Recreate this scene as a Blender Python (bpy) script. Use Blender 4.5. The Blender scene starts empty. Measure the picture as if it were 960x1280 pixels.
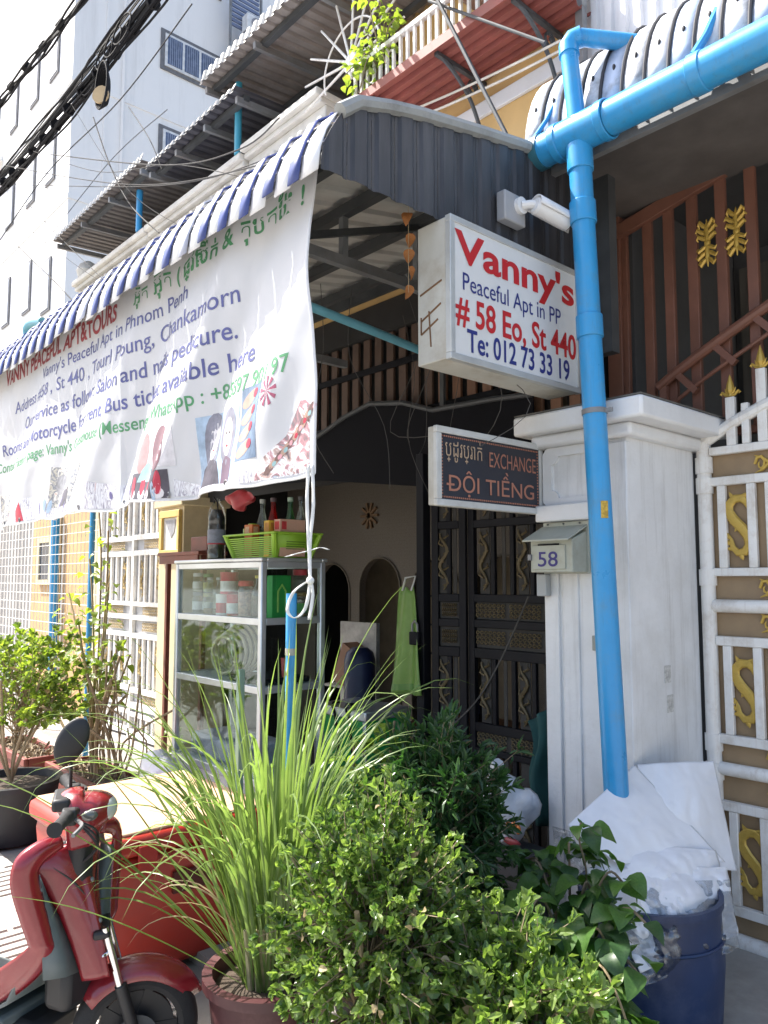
import bpy, bmesh, math, random
from mathutils import Vector, Matrix, noise
R = math.radians
rnd = random.Random(58)
scene = bpy.context.scene
C = scene.collection

# ------------------------------------------------------------------ camera
cam_d = bpy.data.cameras.new('camera'); cam = bpy.data.objects.new('camera', cam_d); C.objects.link(cam)
cam.location = (0, 0, 1.55)
cam_d.sensor_fit = 'VERTICAL'; cam_d.sensor_height = 36.0; cam_d.lens = 36.0 * 967 / 1280
cam.rotation_euler = (R(95), 0, R(48.1))
cam_d.clip_start = 0.05; cam_d.clip_end = 2000
scene.camera = cam
scene.render.resolution_x = 768; scene.render.resolution_y = 1024

# ------------------------------------------------------------------ sky, sun, exposure
SUN_EL = 54.0
SUN_DIR = Vector((-0.90, -0.44, 0)).normalized()          # horizontal direction towards the sun
world = bpy.data.worlds.new('World'); scene.world = world; world.use_nodes = True
wn = world.node_tree.nodes; wl = world.node_tree.links
sky = wn.new('ShaderNodeTexSky'); sky.sky_type = 'NISHITA'; sky.sun_disc = False
sky.sun_elevation = R(SUN_EL); sky.sun_rotation = math.atan2(SUN_DIR.x, SUN_DIR.y)
sky.air_density = 1.0; sky.dust_density = 3.5; sky.ozone_density = 1.0
bg = wn['Background']; bg.inputs['Strength'].default_value = 0.15
wl.new(sky.outputs['Color'], bg.inputs['Color'])
sun_d = bpy.data.lights.new('sun', 'SUN'); sun_d.energy = 5.0; sun_d.angle = R(0.55); sun_d.color = (1.0, 0.955, 0.88)
sun = bpy.data.objects.new('sun', sun_d); C.objects.link(sun)
to_sun = Vector((SUN_DIR.x * math.cos(R(SUN_EL)), SUN_DIR.y * math.cos(R(SUN_EL)), math.sin(R(SUN_EL))))
sun.rotation_euler = to_sun.to_track_quat('Z', 'Y').to_euler(); sun.location = to_sun * 60
scene.view_settings.view_transform = 'Standard'; scene.view_settings.look = 'None'
scene.view_settings.gamma = 1.0; scene.view_settings.use_curve_mapping = False
scene.view_settings.exposure = 1.3
scene.render.engine = 'CYCLES'
scene.cycles.max_bounces = 8; scene.cycles.diffuse_bounces = 4; scene.cycles.glossy_bounces = 3
scene.cycles.transmission_bounces = 6; scene.cycles.transparent_max_bounces = 12

# ------------------------------------------------------------------ materials
MATS = {}
def mat(name, col, rough=0.6, metal=0.0, var=0.25, scale=6.0, bump=0.0, bscale=40.0, dirt=None, dirt_amt=0.0, dscale=2.5,
        spec=0.5, stretch=None, coat=0.0, streak=0.0, streak_scale=9.0, streak_col=(0.16, 0.14, 0.11)):
    """Principled surface with noise-driven tone variation, optional dirt patches and fine relief."""
    if name in MATS: return MATS[name]
    m = bpy.data.materials.new(name); m.use_nodes = True; MATS[name] = m
    nt = m.node_tree; n = nt.nodes; l = nt.links; b = n['Principled BSDF']
    tc = n.new('ShaderNodeTexCoord'); src = tc.outputs['Object']
    if stretch:
        mp = n.new('ShaderNodeMapping'); mp.inputs['Scale'].default_value = stretch
        l.new(src, mp.inputs['Vector']); src = mp.outputs['Vector']
    tx = n.new('ShaderNodeTexNoise'); tx.inputs['Scale'].default_value = scale; tx.inputs['Detail'].default_value = 6
    tx.inputs['Roughness'].default_value = 0.62
    l.new(src, tx.inputs['Vector'])
    rp = n.new('ShaderNodeValToRGB'); l.new(tx.outputs['Fac'], rp.inputs['Fac'])
    rp.color_ramp.elements[0].position = 0.3; rp.color_ramp.elements[1].position = 0.7
    c0 = [max(0, c * (1 - var)) for c in col]; c1 = [min(1, c * (1 + var * 0.55)) for c in col]
    rp.color_ramp.elements[0].color = (*c0, 1); rp.color_ramp.elements[1].color = (*c1, 1)
    out = rp.outputs['Color']
    if dirt:
        t2 = n.new('ShaderNodeTexNoise'); t2.inputs['Scale'].default_value = dscale; t2.inputs['Detail'].default_value = 8
        t2.inputs['Roughness'].default_value = 0.7
        l.new(src, t2.inputs['Vector'])
        r2 = n.new('ShaderNodeValToRGB'); l.new(t2.outputs['Fac'], r2.inputs['Fac'])
        r2.color_ramp.elements[0].position = 0.48; r2.color_ramp.elements[0].color = (0, 0, 0, 1)
        r2.color_ramp.elements[1].position = 0.72; r2.color_ramp.elements[1].color = (dirt_amt,) * 3 + (1,)
        mx = n.new('ShaderNodeMix'); mx.data_type = 'RGBA'
        l.new(r2.outputs['Color'], mx.inputs['Factor']); l.new(out, mx.inputs['A']); mx.inputs['B'].default_value = (*dirt, 1)
        out = mx.outputs['Result']
    if streak:
        sp_ = n.new('ShaderNodeMapping'); sp_.inputs['Scale'].default_value = (1, 1, 0.06); l.new(tc.outputs['Object'], sp_.inputs['Vector'])
        t4 = n.new('ShaderNodeTexNoise'); t4.inputs['Scale'].default_value = streak_scale; t4.inputs['Detail'].default_value = 7; t4.inputs['Roughness'].default_value = .75
        l.new(sp_.outputs[0], t4.inputs['Vector'])
        r4 = n.new('ShaderNodeValToRGB'); l.new(t4.outputs['Fac'], r4.inputs['Fac'])
        r4.color_ramp.elements[0].position = 0.52; r4.color_ramp.elements[0].color = (0, 0, 0, 1)
        r4.color_ramp.elements[1].position = 0.80; r4.color_ramp.elements[1].color = (streak,) * 3 + (1,)
        mx4 = n.new('ShaderNodeMix'); mx4.data_type = 'RGBA'
        l.new(r4.outputs['Color'], mx4.inputs['Factor']); l.new(out, mx4.inputs['A']); mx4.inputs['B'].default_value = (*streak_col, 1)
        out = mx4.outputs['Result']
    l.new(out, b.inputs['Base Color'])
    b.inputs['Metallic'].default_value = metal; b.inputs['Specular IOR Level'].default_value = spec
    if coat: b.inputs['Coat Weight'].default_value = coat; b.inputs['Coat Roughness'].default_value = 0.12
    mr = n.new('ShaderNodeMapRange'); mr.inputs['To Min'].default_value = max(0.02, rough - 0.1); mr.inputs['To Max'].default_value = min(1, rough + 0.12)
    l.new(tx.outputs['Fac'], mr.inputs['Value']); l.new(mr.outputs['Result'], b.inputs['Roughness'])
    if bump:
        t3 = n.new('ShaderNodeTexNoise'); t3.inputs['Scale'].default_value = bscale; t3.inputs['Detail'].default_value = 5
        l.new(src, t3.inputs['Vector'])
        bp = n.new('ShaderNodeBump'); bp.inputs['Strength'].default_value = bump; bp.inputs['Distance'].default_value = 0.01
        l.new(t3.outputs['Fac'], bp.inputs['Height']); l.new(bp.outputs['Normal'], b.inputs['Normal'])
    return m

def leaf_mat(name, c0, c1, trans=0.45, tcol=None, rough=0.35):
    if name in MATS: return MATS[name]
    m = bpy.data.materials.new(name); m.use_nodes = True; MATS[name] = m
    nt = m.node_tree; n = nt.nodes; l = nt.links; b = n['Principled BSDF']; o = n['Material Output']
    tc = n.new('ShaderNodeTexCoord')
    tx = n.new('ShaderNodeTexNoise'); tx.inputs['Scale'].default_value = 14; tx.inputs['Detail'].default_value = 3
    l.new(tc.outputs['Object'], tx.inputs['Vector'])
    oi = n.new('ShaderNodeObjectInfo')
    ge = n.new('ShaderNodeNewGeometry')
    ad = n.new('ShaderNodeMath'); ad.operation = 'ADD'; l.new(tx.outputs['Fac'], ad.inputs[0])
    m2 = n.new('ShaderNodeMath'); m2.operation = 'MULTIPLY_ADD'; m2.inputs[1].default_value = 0.7; m2.inputs[2].default_value = -0.35
    l.new(ge.outputs['Random Per Island'], m2.inputs[0]); l.new(m2.outputs[0], ad.inputs[1])
    rp = n.new('ShaderNodeValToRGB'); l.new(ad.outputs[0], rp.inputs['Fac'])
    rp.color_ramp.elements[0].position = 0.2; rp.color_ramp.elements[1].position = 0.85
    rp.color_ramp.elements[0].color = (*c0, 1); rp.color_ramp.elements[1].color = (*c1, 1)
    l.new(rp.outputs['Color'], b.inputs['Base Color']); b.inputs['Roughness'].default_value = rough
    tr = n.new('ShaderNodeBsdfTranslucent')
    mx = n.new('ShaderNodeMix'); mx.data_type = 'RGBA'; mx.blend_type = 'MULTIPLY'; mx.inputs['Factor'].default_value = 1
    t = tcol or (2.2, 2.4, 0.9)
    l.new(rp.outputs['Color'], mx.inputs['A']); mx.inputs['B'].default_value = (*t, 1)
    l.new(mx.outputs['Result'], tr.inputs['Color'])
    ms = n.new('ShaderNodeMixShader'); ms.inputs[0].default_value = trans
    l.new(b.outputs[0], ms.inputs[1]); l.new(tr.outputs[0], ms.inputs[2]); l.new(ms.outputs[0], o.inputs['Surface'])
    return m

def glass_mat(name, tint=(0.9, 0.95, 0.95), alpha=0.25, rough=0.04):
    """thin pane: mostly see-through with a glossy reflection"""
    if name in MATS: return MATS[name]
    m = bpy.data.materials.new(name); m.use_nodes = True; MATS[name] = m
    nt = m.node_tree; n = nt.nodes; l = nt.links; o = n['Material Output']
    n.remove(n['Principled BSDF'])
    tr = n.new('ShaderNodeBsdfTransparent'); tr.inputs['Color'].default_value = (*tint, 1)
    gl = n.new('ShaderNodeBsdfGlossy'); gl.inputs['Color'].default_value = (*tint, 1); gl.inputs['Roughness'].default_value = rough
    fr = n.new('ShaderNodeFresnel'); fr.inputs['IOR'].default_value = 1.45
    ad = n.new('ShaderNodeMath'); ad.operation = 'MULTIPLY_ADD'; ad.inputs[1].default_value = 0.16; ad.inputs[2].default_value = alpha * 0.4; ad.use_clamp = True
    l.new(fr.outputs[0], ad.inputs[0])
    ms = n.new('ShaderNodeMixShader'); l.new(ad.outputs[0], ms.inputs[0]); l.new(tr.outputs[0], ms.inputs[1]); l.new(gl.outputs[0], ms.inputs[2])
    l.new(ms.outputs[0], o.inputs['Surface'])
    return m

# ------------------------------------------------------------------ mesh builder
class MB:
    def __init__(s): s.v = []; s.f = []
    def add(s, vs, fs):
        k = len(s.v); s.v += [Vector(p) for p in vs]; s.f += [tuple(i + k for i in f) for f in fs]; return s
    def bx(s, x0, x1, y0, y1, z0, z1):
        return s.add([(x0, y0, z0), (x1, y0, z0), (x1, y1, z0), (x0, y1, z0), (x0, y0, z1), (x1, y0, z1), (x1, y1, z1), (x0, y1, z1)],
                     [(3, 2, 1, 0), (4, 5, 6, 7), (0, 1, 5, 4), (1, 2, 6, 5), (2, 3, 7, 6), (3, 0, 4, 7)])
    def bar(s, a, b, w, h, up=(0, 0, 1)):
        """box from a to b with section w x h"""
        a = Vector(a); b = Vector(b); d = (b - a).normalized(); u = Vector(up)
        if abs(d.dot(u)) > 0.98: u = Vector((0, 1, 0))
        sd = d.cross(u).normalized(); u = sd.cross(d)
        vs = []
        for p in (a, b):
            for i, j in ((-1, -1), (1, -1), (1, 1), (-1, 1)): vs.append(p + sd * (i * w / 2) + u * (j * h / 2))
        return s.add(vs, [(0, 1, 2, 3), (7, 6, 5, 4), (0, 4, 5, 1), (1, 5, 6, 2), (2, 6, 7, 3), (3, 7, 4, 0)])
    def tube(s, pts, r, n=8, cap=True):
        pts = [Vector(p) for p in pts]; m = len(pts)
        rs = r if isinstance(r, (list, tuple)) else [r] * m
        vs = []; fs = []; prev = None
        for i, p in enumerate(pts):
            d = (pts[min(i + 1, m - 1)] - pts[max(i - 1, 0)])
            d = d.normalized() if d.length > 1e-9 else Vector((0, 0, 1))
            if prev is None:
                u = Vector((0, 0, 1)) if abs(d.z) < 0.9 else Vector((1, 0, 0))
                sd = d.cross(u).normalized()
            else:
                sd = prev - d * prev.dot(d)
                sd = sd.normalized() if sd.length > 1e-6 else d.orthogonal().normalized()
            prev = sd; u = sd.cross(d)
            for k in range(n):
                a = 2 * math.pi * k / n; vs.append(p + (sd * math.cos(a) + u * math.sin(a)) * rs[i])
        for i in range(m - 1):
            for k in range(n):
                k2 = (k + 1) % n; fs.append((i * n + k, (i + 1) * n + k, (i + 1) * n + k2, i * n + k2))
        if cap: fs.append(tuple(range(n))); fs.append(tuple(range((m - 1) * n, m * n))[::-1])
        return s.add(vs, fs)
    def lathe(s, prof, c=(0, 0, 0), n=20, cap=True):
        vs = []; fs = []; m = len(prof)
        for r, z in prof:
            for k in range(n):
                a = 2 * math.pi * k / n; vs.append((c[0] + r * math.cos(a), c[1] + r * math.sin(a), c[2] + z))
        for i in range(m - 1):
            for k in range(n):
                k2 = (k + 1) % n; fs.append((i * n + k, i * n + k2, (i + 1) * n + k2, (i + 1) * n + k))
        if cap: fs.append(tuple(range(n))[::-1]); fs.append(tuple(range((m - 1) * n, m * n)))
        return s.add(vs, fs)
    def prism(s, poly, ax, a, b):
        """polygon in the two other axes, extruded along ax from a to b"""
        def P(p, t):
            return {'x': (t, p[0], p[1]), 'y': (p[0], t, p[1]), 'z': (p[0], p[1], t)}[ax]
        n = len(poly); vs = [P(p, a) for p in poly] + [P(p, b) for p in poly]
        fs = [tuple(range(n))[::-1], tuple(range(n, 2 * n))] + [(i, (i + 1) % n, n + (i + 1) % n, n + i) for i in range(n)]
        return s.add(vs, fs)
    def grid(s, fn, nu, nv):
        vs = [fn(i / nu, j / nv) for j in range(nv + 1) for i in range(nu + 1)]
        fs = [(j * (nu + 1) + i, j * (nu + 1) + i + 1, (j + 1) * (nu + 1) + i + 1, (j + 1) * (nu + 1) + i) for j in range(nv) for i in range(nu)]
        return s.add(vs, fs)
    def blob(s, c, rx, ry, rz, nu=12, nv=8):
        vs = [(c[0], c[1], c[2] - rz)]
        for j in range(1, nv):
            t = math.pi * j / nv - math.pi / 2
            for k in range(nu):
                a = 2 * math.pi * k / nu; vs.append((c[0] + rx * math.cos(t) * math.cos(a), c[1] + ry * math.cos(t) * math.sin(a), c[2] + rz * math.sin(t)))
        vs.append((c[0], c[1], c[2] + rz)); fs = []
        for k in range(nu): fs.append((0, 1 + (k + 1) % nu, 1 + k))
        for j in range(nv - 2):
            for k in range(nu):
                a = 1 + j * nu + k; b = 1 + j * nu + (k + 1) % nu; fs.append((a, b, b + nu, a + nu))
        L = len(vs) - 1
        for k in range(nu): fs.append((L, 1 + (nv - 2) * nu + k, 1 + (nv - 2) * nu + (k + 1) % nu))
        return s.add(vs, fs)
    def xf(s, M):
        s.v = [M @ p for p in s.v]; return s
    def mesh(s, name, off=Vector(), smooth=35):
        me = bpy.data.meshes.new(name)
        me.from_pydata([tuple(p - off) for p in s.v], [], s.f); me.validate(); me.update()
        bm = bmesh.new(); bm.from_mesh(me); bmesh.ops.recalc_face_normals(bm, faces=bm.faces); bm.to_mesh(me); bm.free()
        if smooth:
            me.shade_smooth(); me.set_sharp_from_angle(angle=R(smooth))
        return me

def put(me, name, m, parent=None, loc=(0, 0, 0), rot=(0, 0, 0), scale=(1, 1, 1)):
    o = bpy.data.objects.new(name, me); C.objects.link(o)
    if m is not None and not me.materials: me.materials.append(m)
    o.parent = parent; o.location = loc; o.rotation_euler = rot; o.scale = scale
    return o
def wpos(o):
    p = Vector()
    while o is not None: p = p + o.location; o = o.parent
    return p
def part(name, mb, m, parent, bevel=0, smooth=35, label=None, local=False, solid=0, kind=None):
    off = Vector() if local else wpos(parent)
    o = put(mb.mesh(name, off, smooth), name, m, parent)
    if solid:
        md = o.modifiers.new('thickness', 'SOLIDIFY'); md.thickness = solid; md.offset = 0
    if bevel:
        md = o.modifiers.new('bevel', 'BEVEL'); md.width = bevel; md.segments = 2; md.limit_method = 'ANGLE'; md.angle_limit = R(40)
    if label: o['label'] = label
    if kind: o['kind'] = kind
    return o
def thing(name, label, cat, loc=(0, 0, 0), rz=0.0, group=None):
    o = bpy.data.objects.new(name, None); C.objects.link(o); o.empty_display_size = 0.1
    o.location = loc; o.rotation_euler = (0, 0, rz); o['label'] = label; o['category'] = cat
    if group: o['group'] = group
    return o
def solo(name, mb, m, label, cat, group=None, bevel=0, smooth=35, solid=0):
    xs = [p.x for p in mb.v]; ys = [p.y for p in mb.v]; zs = [p.z for p in mb.v]
    off = Vector(((min(xs) + max(xs)) / 2, (min(ys) + max(ys)) / 2, min(zs)))
    o = put(mb.mesh(name, off, smooth), name, m, None, off)
    if solid:
        md = o.modifiers.new('thickness', 'SOLIDIFY'); md.thickness = solid; md.offset = 0
    if bevel:
        md = o.modifiers.new('bevel', 'BEVEL'); md.width = bevel; md.segments = 2; md.limit_method = 'ANGLE'; md.angle_limit = R(40)
    o['label'] = label; o['category'] = cat
    if group: o['group'] = group
    return o
def struct(name, mb, m, smooth=35, parent=None):
    o = put(mb.mesh(name, Vector(), smooth), name, m, parent)
    if parent is None: o['kind'] = 'structure'
    return o
def clone(root, loc, rz=None, label=None):
    r = root.copy(); C.objects.link(r); r.location = loc
    if rz is not None: r.rotation_euler = (0, 0, rz)
    if label: r['label'] = label
    for ch in list(root.children):
        c = ch.copy(); C.objects.link(c); c.parent = r
        for g in list(ch.children):
            d = g.copy(); C.objects.link(d); d.parent = c
    return r

def text_mb(body, size=1.0, bold=0.0, width=None, height=None, cuts=0.0, sans=True, zcuts=0.0):
    """lettering as flat faces in the x/y plane, left-bottom at the origin; optionally scaled to a width / height, sliced so it can bend"""
    cu = bpy.data.curves.new('lettering', 'FONT'); cu.body = body; cu.size = size; cu.resolution_u = 4
    cu.offset = bold * .75
    ob = bpy.data.objects.new('lettering', cu); C.objects.link(ob)
    dg = bpy.context.evaluated_depsgraph_get(); dg.update()
    me = bpy.data.meshes.new_from_object(ob.evaluated_get(dg))
    bpy.data.objects.remove(ob); bpy.data.curves.remove(cu)
    bm = bmesh.new(); bm.from_mesh(me); bpy.data.meshes.remove(me)
    xs = [v.co.x for v in bm.verts] or [0]; ys = [v.co.y for v in bm.verts] or [0]
    x0, x1, y0, y1 = min(xs), max(xs), min(ys), max(ys)
    sx = (width / (x1 - x0)) if width else 1; sy = (height / (y1 - y0)) if height else (sx if width else 1)
    for v in bm.verts: v.co = Vector(((v.co.x - x0) * sx, (v.co.y - y0) * sy, 0))
    for step, ax in ((cuts, 0), (zcuts, 1)):
        if not step: continue
        W_ = (x1 - x0) * sx if ax == 0 else (y1 - y0) * sy; k = 1
        while k * step < W_:
            co = [0, 0, 0]; no = [0, 0, 0]; co[ax] = k * step; no[ax] = 1
            bmesh.ops.bisect_plane(bm, geom=bm.verts[:] + bm.edges[:] + bm.faces[:], plane_co=co, plane_no=no); k += 1
    mb = MB(); bm.verts.index_update()
    vs = [v.co.copy() for v in bm.verts]; fs = [tuple(v.index for v in f.verts) for f in bm.faces]; bm.free()
    mb.add(vs, fs)
    return mb
def flat_mesh(mb, name, off):
    me = bpy.data.meshes.new(name); me.from_pydata([tuple(p - off) for p in mb.v], [], mb.f); me.update(); return me
def islands(mb, key):
    """split lettering into characters: connected pieces whose spans (by key) overlap belong together"""
    par = list(range(len(mb.v)))
    def find(a):
        while par[a] != a: par[a] = par[par[a]]; a = par[a]
        return a
    for f in mb.f:
        for a in f[1:]: par[find(a)] = find(f[0])
    grp = {}
    for f in mb.f: grp.setdefault(find(f[0]), []).append(f)
    items = []
    for fs in grp.values():
        ks = [key(mb.v[i]) for f in fs for i in f]; items.append([min(ks), max(ks), fs])
    items.sort(key=lambda t_: t_[0]); out = []
    for a, b, fs in items:
        if out and a < out[-1][1] - 0.25 * min(b - a, out[-1][1] - out[-1][0]): out[-1][1] = max(b, out[-1][1]); out[-1][2] = out[-1][2] + fs
        else: out.append([a, b, list(fs)])
    res = []
    for a, b, fs in out:
        idx = sorted({i for f in fs for i in f}); mp = {i: k for k, i in enumerate(idx)}
        M = MB(); M.v = [mb.v[i] for i in idx]; M.f = [tuple(mp[i] for i in f) for f in fs]; res.append(M)
    return res
def lettering(name, mb, m, parent, key=None):
    if key is None: return put(flat_mesh(mb, name, wpos(parent)), name, m, parent)
    for M in islands(mb, key): put(flat_mesh(M, 'letter', wpos(parent)), 'letter', m, parent)

# palette -------------------------------------------------------------
WHITE = mat('white_paint', (0.74, 0.75, 0.76), 0.45, var=0.10, dirt=(0.40, 0.38, 0.34), dirt_amt=0.45, dscale=3.0, bump=0.08)
WHITE_WALL = mat('white_wall_paint', (0.72, 0.73, 0.74), 0.6, var=0.08, scale=4, dirt=(0.42, 0.40, 0.35), dirt_amt=0.35, dscale=2.2, bump=0.2, bscale=60, streak=.42, streak_scale=16)
GATE_WHITE = mat('white_gate_paint', (0.78, 0.77, 0.74), 0.38, var=0.06, dirt=(0.42, 0.33, 0.24), dirt_amt=0.5, dscale=11, streak=.5, streak_scale=30, streak_col=(.30, .19, .10))
BLUE_PVC = mat('blue_pvc', (0.035, 0.30, 0.62), 0.30, var=0.10, scale=9, dirt=(0.10, 0.22, 0.32), dirt_amt=0.55, dscale=9, streak=.5, streak_scale=40, streak_col=(.06, .13, .19))
TEAL_PVC = mat('teal_pvc', (0.05, 0.30, 0.42), 0.4, var=0.15)
BLACK_IRON = mat('black_iron', (0.009, 0.0095, 0.013), 0.55, metal=0.0, var=0.3, bump=0.1, spec=0.2)
BROWN_IRON = mat('brown_iron', (0.19, 0.082, 0.055), 0.5, var=0.18, dirt=(0.10, 0.05, 0.035), dirt_amt=0.5)
GOLD = mat('gold_paint', (0.62, 0.42, 0.09), 0.35, metal=0.35, var=0.3, scale=30, dirt=(0.20, 0.12, 0.03), dirt_amt=0.6, dscale=30)
DULL_GOLD = mat('dull_gold_paint', (0.13, 0.10, 0.05), 0.5, metal=0.2, var=0.4, scale=30)
PANEL_BROWN = mat('brown_sheet', (0.32, 0.225, 0.13), 0.55, var=0.14, dirt=(0.14, 0.10, 0.07), dirt_amt=0.5)
GREY_STEEL = mat('grey_steel', (0.24, 0.25, 0.26), 0.5, metal=0.3, var=0.25, dirt=(0.16, 0.10, 0.06), dirt_amt=0.5)
DARK_STEEL = mat('dark_steel', (0.07, 0.075, 0.08), 0.55, metal=0.2, var=0.3)
ALU = mat('aluminium', (0.62, 0.65, 0.68), 0.32, metal=0.75, var=0.12)
CABLE = mat('black_cable', (0.014, 0.014, 0.016), 0.7, var=0.3, spec=0.15)
CABLE_GREY = mat('grey_cable', (0.09, 0.087, 0.083), 0.85, var=0.2, spec=0.1)
CONCRETE = mat('concrete', (0.34, 0.32, 0.29), 0.85, var=0.25, scale=5, dirt=(0.16, 0.15, 0.13), dirt_amt=0.7, dscale=1.6, bump=0.35, bscale=45)
# ================================================================== ground
g = MB(); g.grid(lambda u, v: (-120 + 180 * u, -60 + 120 * v, 0.0), 6, 6)
struct('ground', g, mat('street_concrete', (0.30, 0.285, 0.26), 0.9, var=0.22, scale=1.2, dirt=(0.15, 0.14, 0.12), dirt_amt=0.6, dscale=0.7, bump=0.4, bscale=30))
pv = MB(); pv.bx(-30, 6, 1.62, 3.35, -0.3, 0.055)
pave = struct('pavement', pv, CONCRETE)
# grooved paving slabs on the street side, sunlit at the left
SLAB = mat('paving_slab', (0.45, 0.43, 0.40), 0.85, var=0.18, scale=3, dirt=(0.22, 0.20, 0.18), dirt_amt=0.6, dscale=3, bump=0.3, bscale=60)
sm = MB(); sm.bx(-.195, .195, -.195, .195, 0.0, 0.020)
for k in range(6): sm.bx(-.188, .188, -.178 + k * .064, -.178 + k * .064 + .040, 0.020, 0.028)
slab_me = sm.mesh('paving_slab'); slab_me.materials.append(SLAB)
gnd = bpy.data.objects['ground']
for i in range(15):
    for j in range(7):
        x = -7.1 + .4 * i; y = -1.2 + .4 * j
        put(slab_me, 'paving_slab', None, gnd, (x, y, 0.004 + rnd.uniform(0, .004)), (rnd.uniform(-.006, .006), rnd.uniform(-.006, .006), R(90) if (i + j) % 2 else 0))
dp = MB(); dp.grid(lambda u, v: (-6.2 + 1.9 * u, 1.62 + .18 * v * (1 + .3 * math.sin(9 * u)), .060), 12, 2)
struct('sand_strip', dp, mat('sandy_dirt', (0.36, 0.29, 0.18), 0.95, var=0.3, scale=20, bump=0.5), parent=gnd)

# ================================================================== white gate pillar
px0, px1, py0, py1 = -2.02, -1.617, 2.75, 3.30
t = thing('gate_pillar', 'white painted masonry gate pillar with moulded cap between the black gate and the white gate', 'pillar', (-1.82, 3.02, 0))
part('shaft', MB().bx(px0, px1, py0, py1, 0, 2.12), WHITE_WALL, t, bevel=.008)
c = MB(); c.bx(px0 - .09, px1 + .125, py0 - .10, py1 + .10, 2.17, 2.255)
part('cap', c, WHITE, t, bevel=.012)
c = MB(); c.prism([(px0 - .085, py0 - .095), (px1 + .12, py0 - .095), (px1 + .12, py1 + .095), (px0 - .085, py1 + .095)], 'z', 2.2555, 2.262)
c.add([(px0 - .07, py0 - .08, 2.262), (px1 + .10, py0 - .08, 2.262), (px1 + .10, py1 + .08, 2.262), (px0 - .07, py1 + .08, 2.262), (-1.80, 3.02, 2.315)],
      [(0, 1, 4), (1, 2, 4), (2, 3, 4), (3, 0, 4)])
part('cap_top', c, mat('weathered_cement', (0.12, 0.115, 0.105), 0.9, var=0.35, scale=12, bump=0.5), t)
part('cornice', MB().bx(px0 - .035, px1 + .045, py0 - .05, py1 + .05, 2.115, 2.17), WHITE, t, bevel=.014)
part('corner_strip', MB().bx(px1 - .085, px1 + .003, py0 - .018, py0 + .02, 0, 2.10), WHITE_WALL, t, bevel=.005)
part('ledge', MB().bx(px0 - .012, px1 - .075, py0 - .055, py0 + .02, 1.795, 1.865), WHITE, t, bevel=.006)
# upper panel with scooped corners: a raised surround
def scoop(x0, x1, z0, z1, r, n=5):
    pts = []
    for cx, cz, a0 in ((x0, z0, 90), (x1, z0, 180), (x1, z1, 270), (x0, z1, 0)):
        for k in range(n + 1):
            a = R(a0 - 90 * k / n) if False else R(a0) - R(90) * k / n
            pts.append((cx + r * math.cos(a), cz + r * math.sin(a)))
    return pts
inner = scoop(px0 + .045, px1 - .125, 1.895, 2.075, .035)
fr = MB(); n = len(inner)
outer = []
for (x, z) in inner:
    ox = min(max(px0 + .002, (x - (px0 + px1 - .08) / 2) * 1.6 + (px0 + px1 - .08) / 2), px1 - .086)
    oz = min(max(1.866, (z - 1.985) * 1.8 + 1.985), 2.114)
    outer.append((ox, oz))
vs = [(x, py0 - .014, z) for x, z in inner] + [(x, py0 - .014, z) for x, z in outer] + [(x, py0 + .004, z) for x, z in inner]
fs = [(i, (i + 1) % n, n + (i + 1) % n, n + i) for i in range(n)] + [(i, (i + 1) % n, 2 * n + (i + 1) % n, 2 * n + i) for i in range(n)]
fr.add(vs, fs); part('panel_surround', fr, WHITE, t, smooth=0)
part('side_strip', MB().bx(px0 - .002, px0 + .07, py0 - .012, py0 + .02, 0, 1.793), WHITE_WALL, t, bevel=.004)
part('inner_strip', MB().bx(px0 + .085, px0 + .165, py0 - .008, py0 + .02, 0, 1.793), WHITE_WALL, t, bevel=.004)  # slightly raised strip in the wall paint
part('pipe_box', MB().bx(-1.79, -1.735, py0 - .016, py0 + .02, 1.265, 1.325), mat('old_grey_plate', (.30, .31, .28), .7, var=.3), t, bevel=.003)
part('plaster_patch', MB().bx(-1.86, -1.735, py0 - .0045, py0 + .01, 1.60, 1.685), WHITE, t)
part('wall_plate', MB().bx(-1.86, -1.735, py0 - .0045, py0 + .01, 1.69, 1.775), WHITE, t)

# QR stickers are left out; the two small flyers on the side face stay as blank scuffed paper
fl = MB().bx(px1, px1 + .002, 2.985, 3.035, 1.13, 1.20); solo('torn_flyer', fl, mat('scuffed_paper', (.55, .55, .53), .9, var=.45, scale=60), 'small torn paper flyer on the right side of the gate pillar, upper one', 'flyer')
fl = MB().bx(px1, px1 + .002, 3.00, 3.05, 1.01, 1.08); solo('torn_flyer', fl, MATS['scuffed_paper'], 'small torn paper flyer on the right side of the gate pillar, lower one', 'flyer')

# ================================================================== mailbox 58
MBX = mat('grey_green_metal', (0.40, 0.42, 0.36), 0.5, var=0.10, dirt=(0.26, 0.22, 0.15), dirt_amt=0.5, dscale=9)
t = thing('mailbox', 'grey green metal mailbox marked 58 on the white gate pillar', 'mailbox', (-1.90, 2.735, 1.58))
part('back_plate', MB().bx(-2.015, -1.79, 2.728, 2.737, 1.575, 1.792), MBX, t, bevel=.002)
part('box', MB().prism([(2.728, 1.58), (2.628, 1.58), (2.628, 1.715), (2.728, 1.75)], 'x', -2.008, -1.80), MBX, t, bevel=.004)
lid = MB().prism([(2.729, 1.768), (2.590, 1.706), (2.590, 1.714), (2.729, 1.776)], 'x', -2.022, -1.795)
part('lid', lid, MBX, t, bevel=.002)
part('door', MB().bx(-1.998, -1.832, 2.622, 2.629, 1.592, 1.692), MBX, t, bevel=.003)
part('slot', MB().bx(-1.965, -1.86, 2.6205, 2.623, 1.690, 1.697), BLACK_IRON, t)
part('latch', MB().bx(-2.012, -1.996, 2.612, 2.630, 1.63, 1.655), GREY_STEEL, t, bevel=.002)
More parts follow.
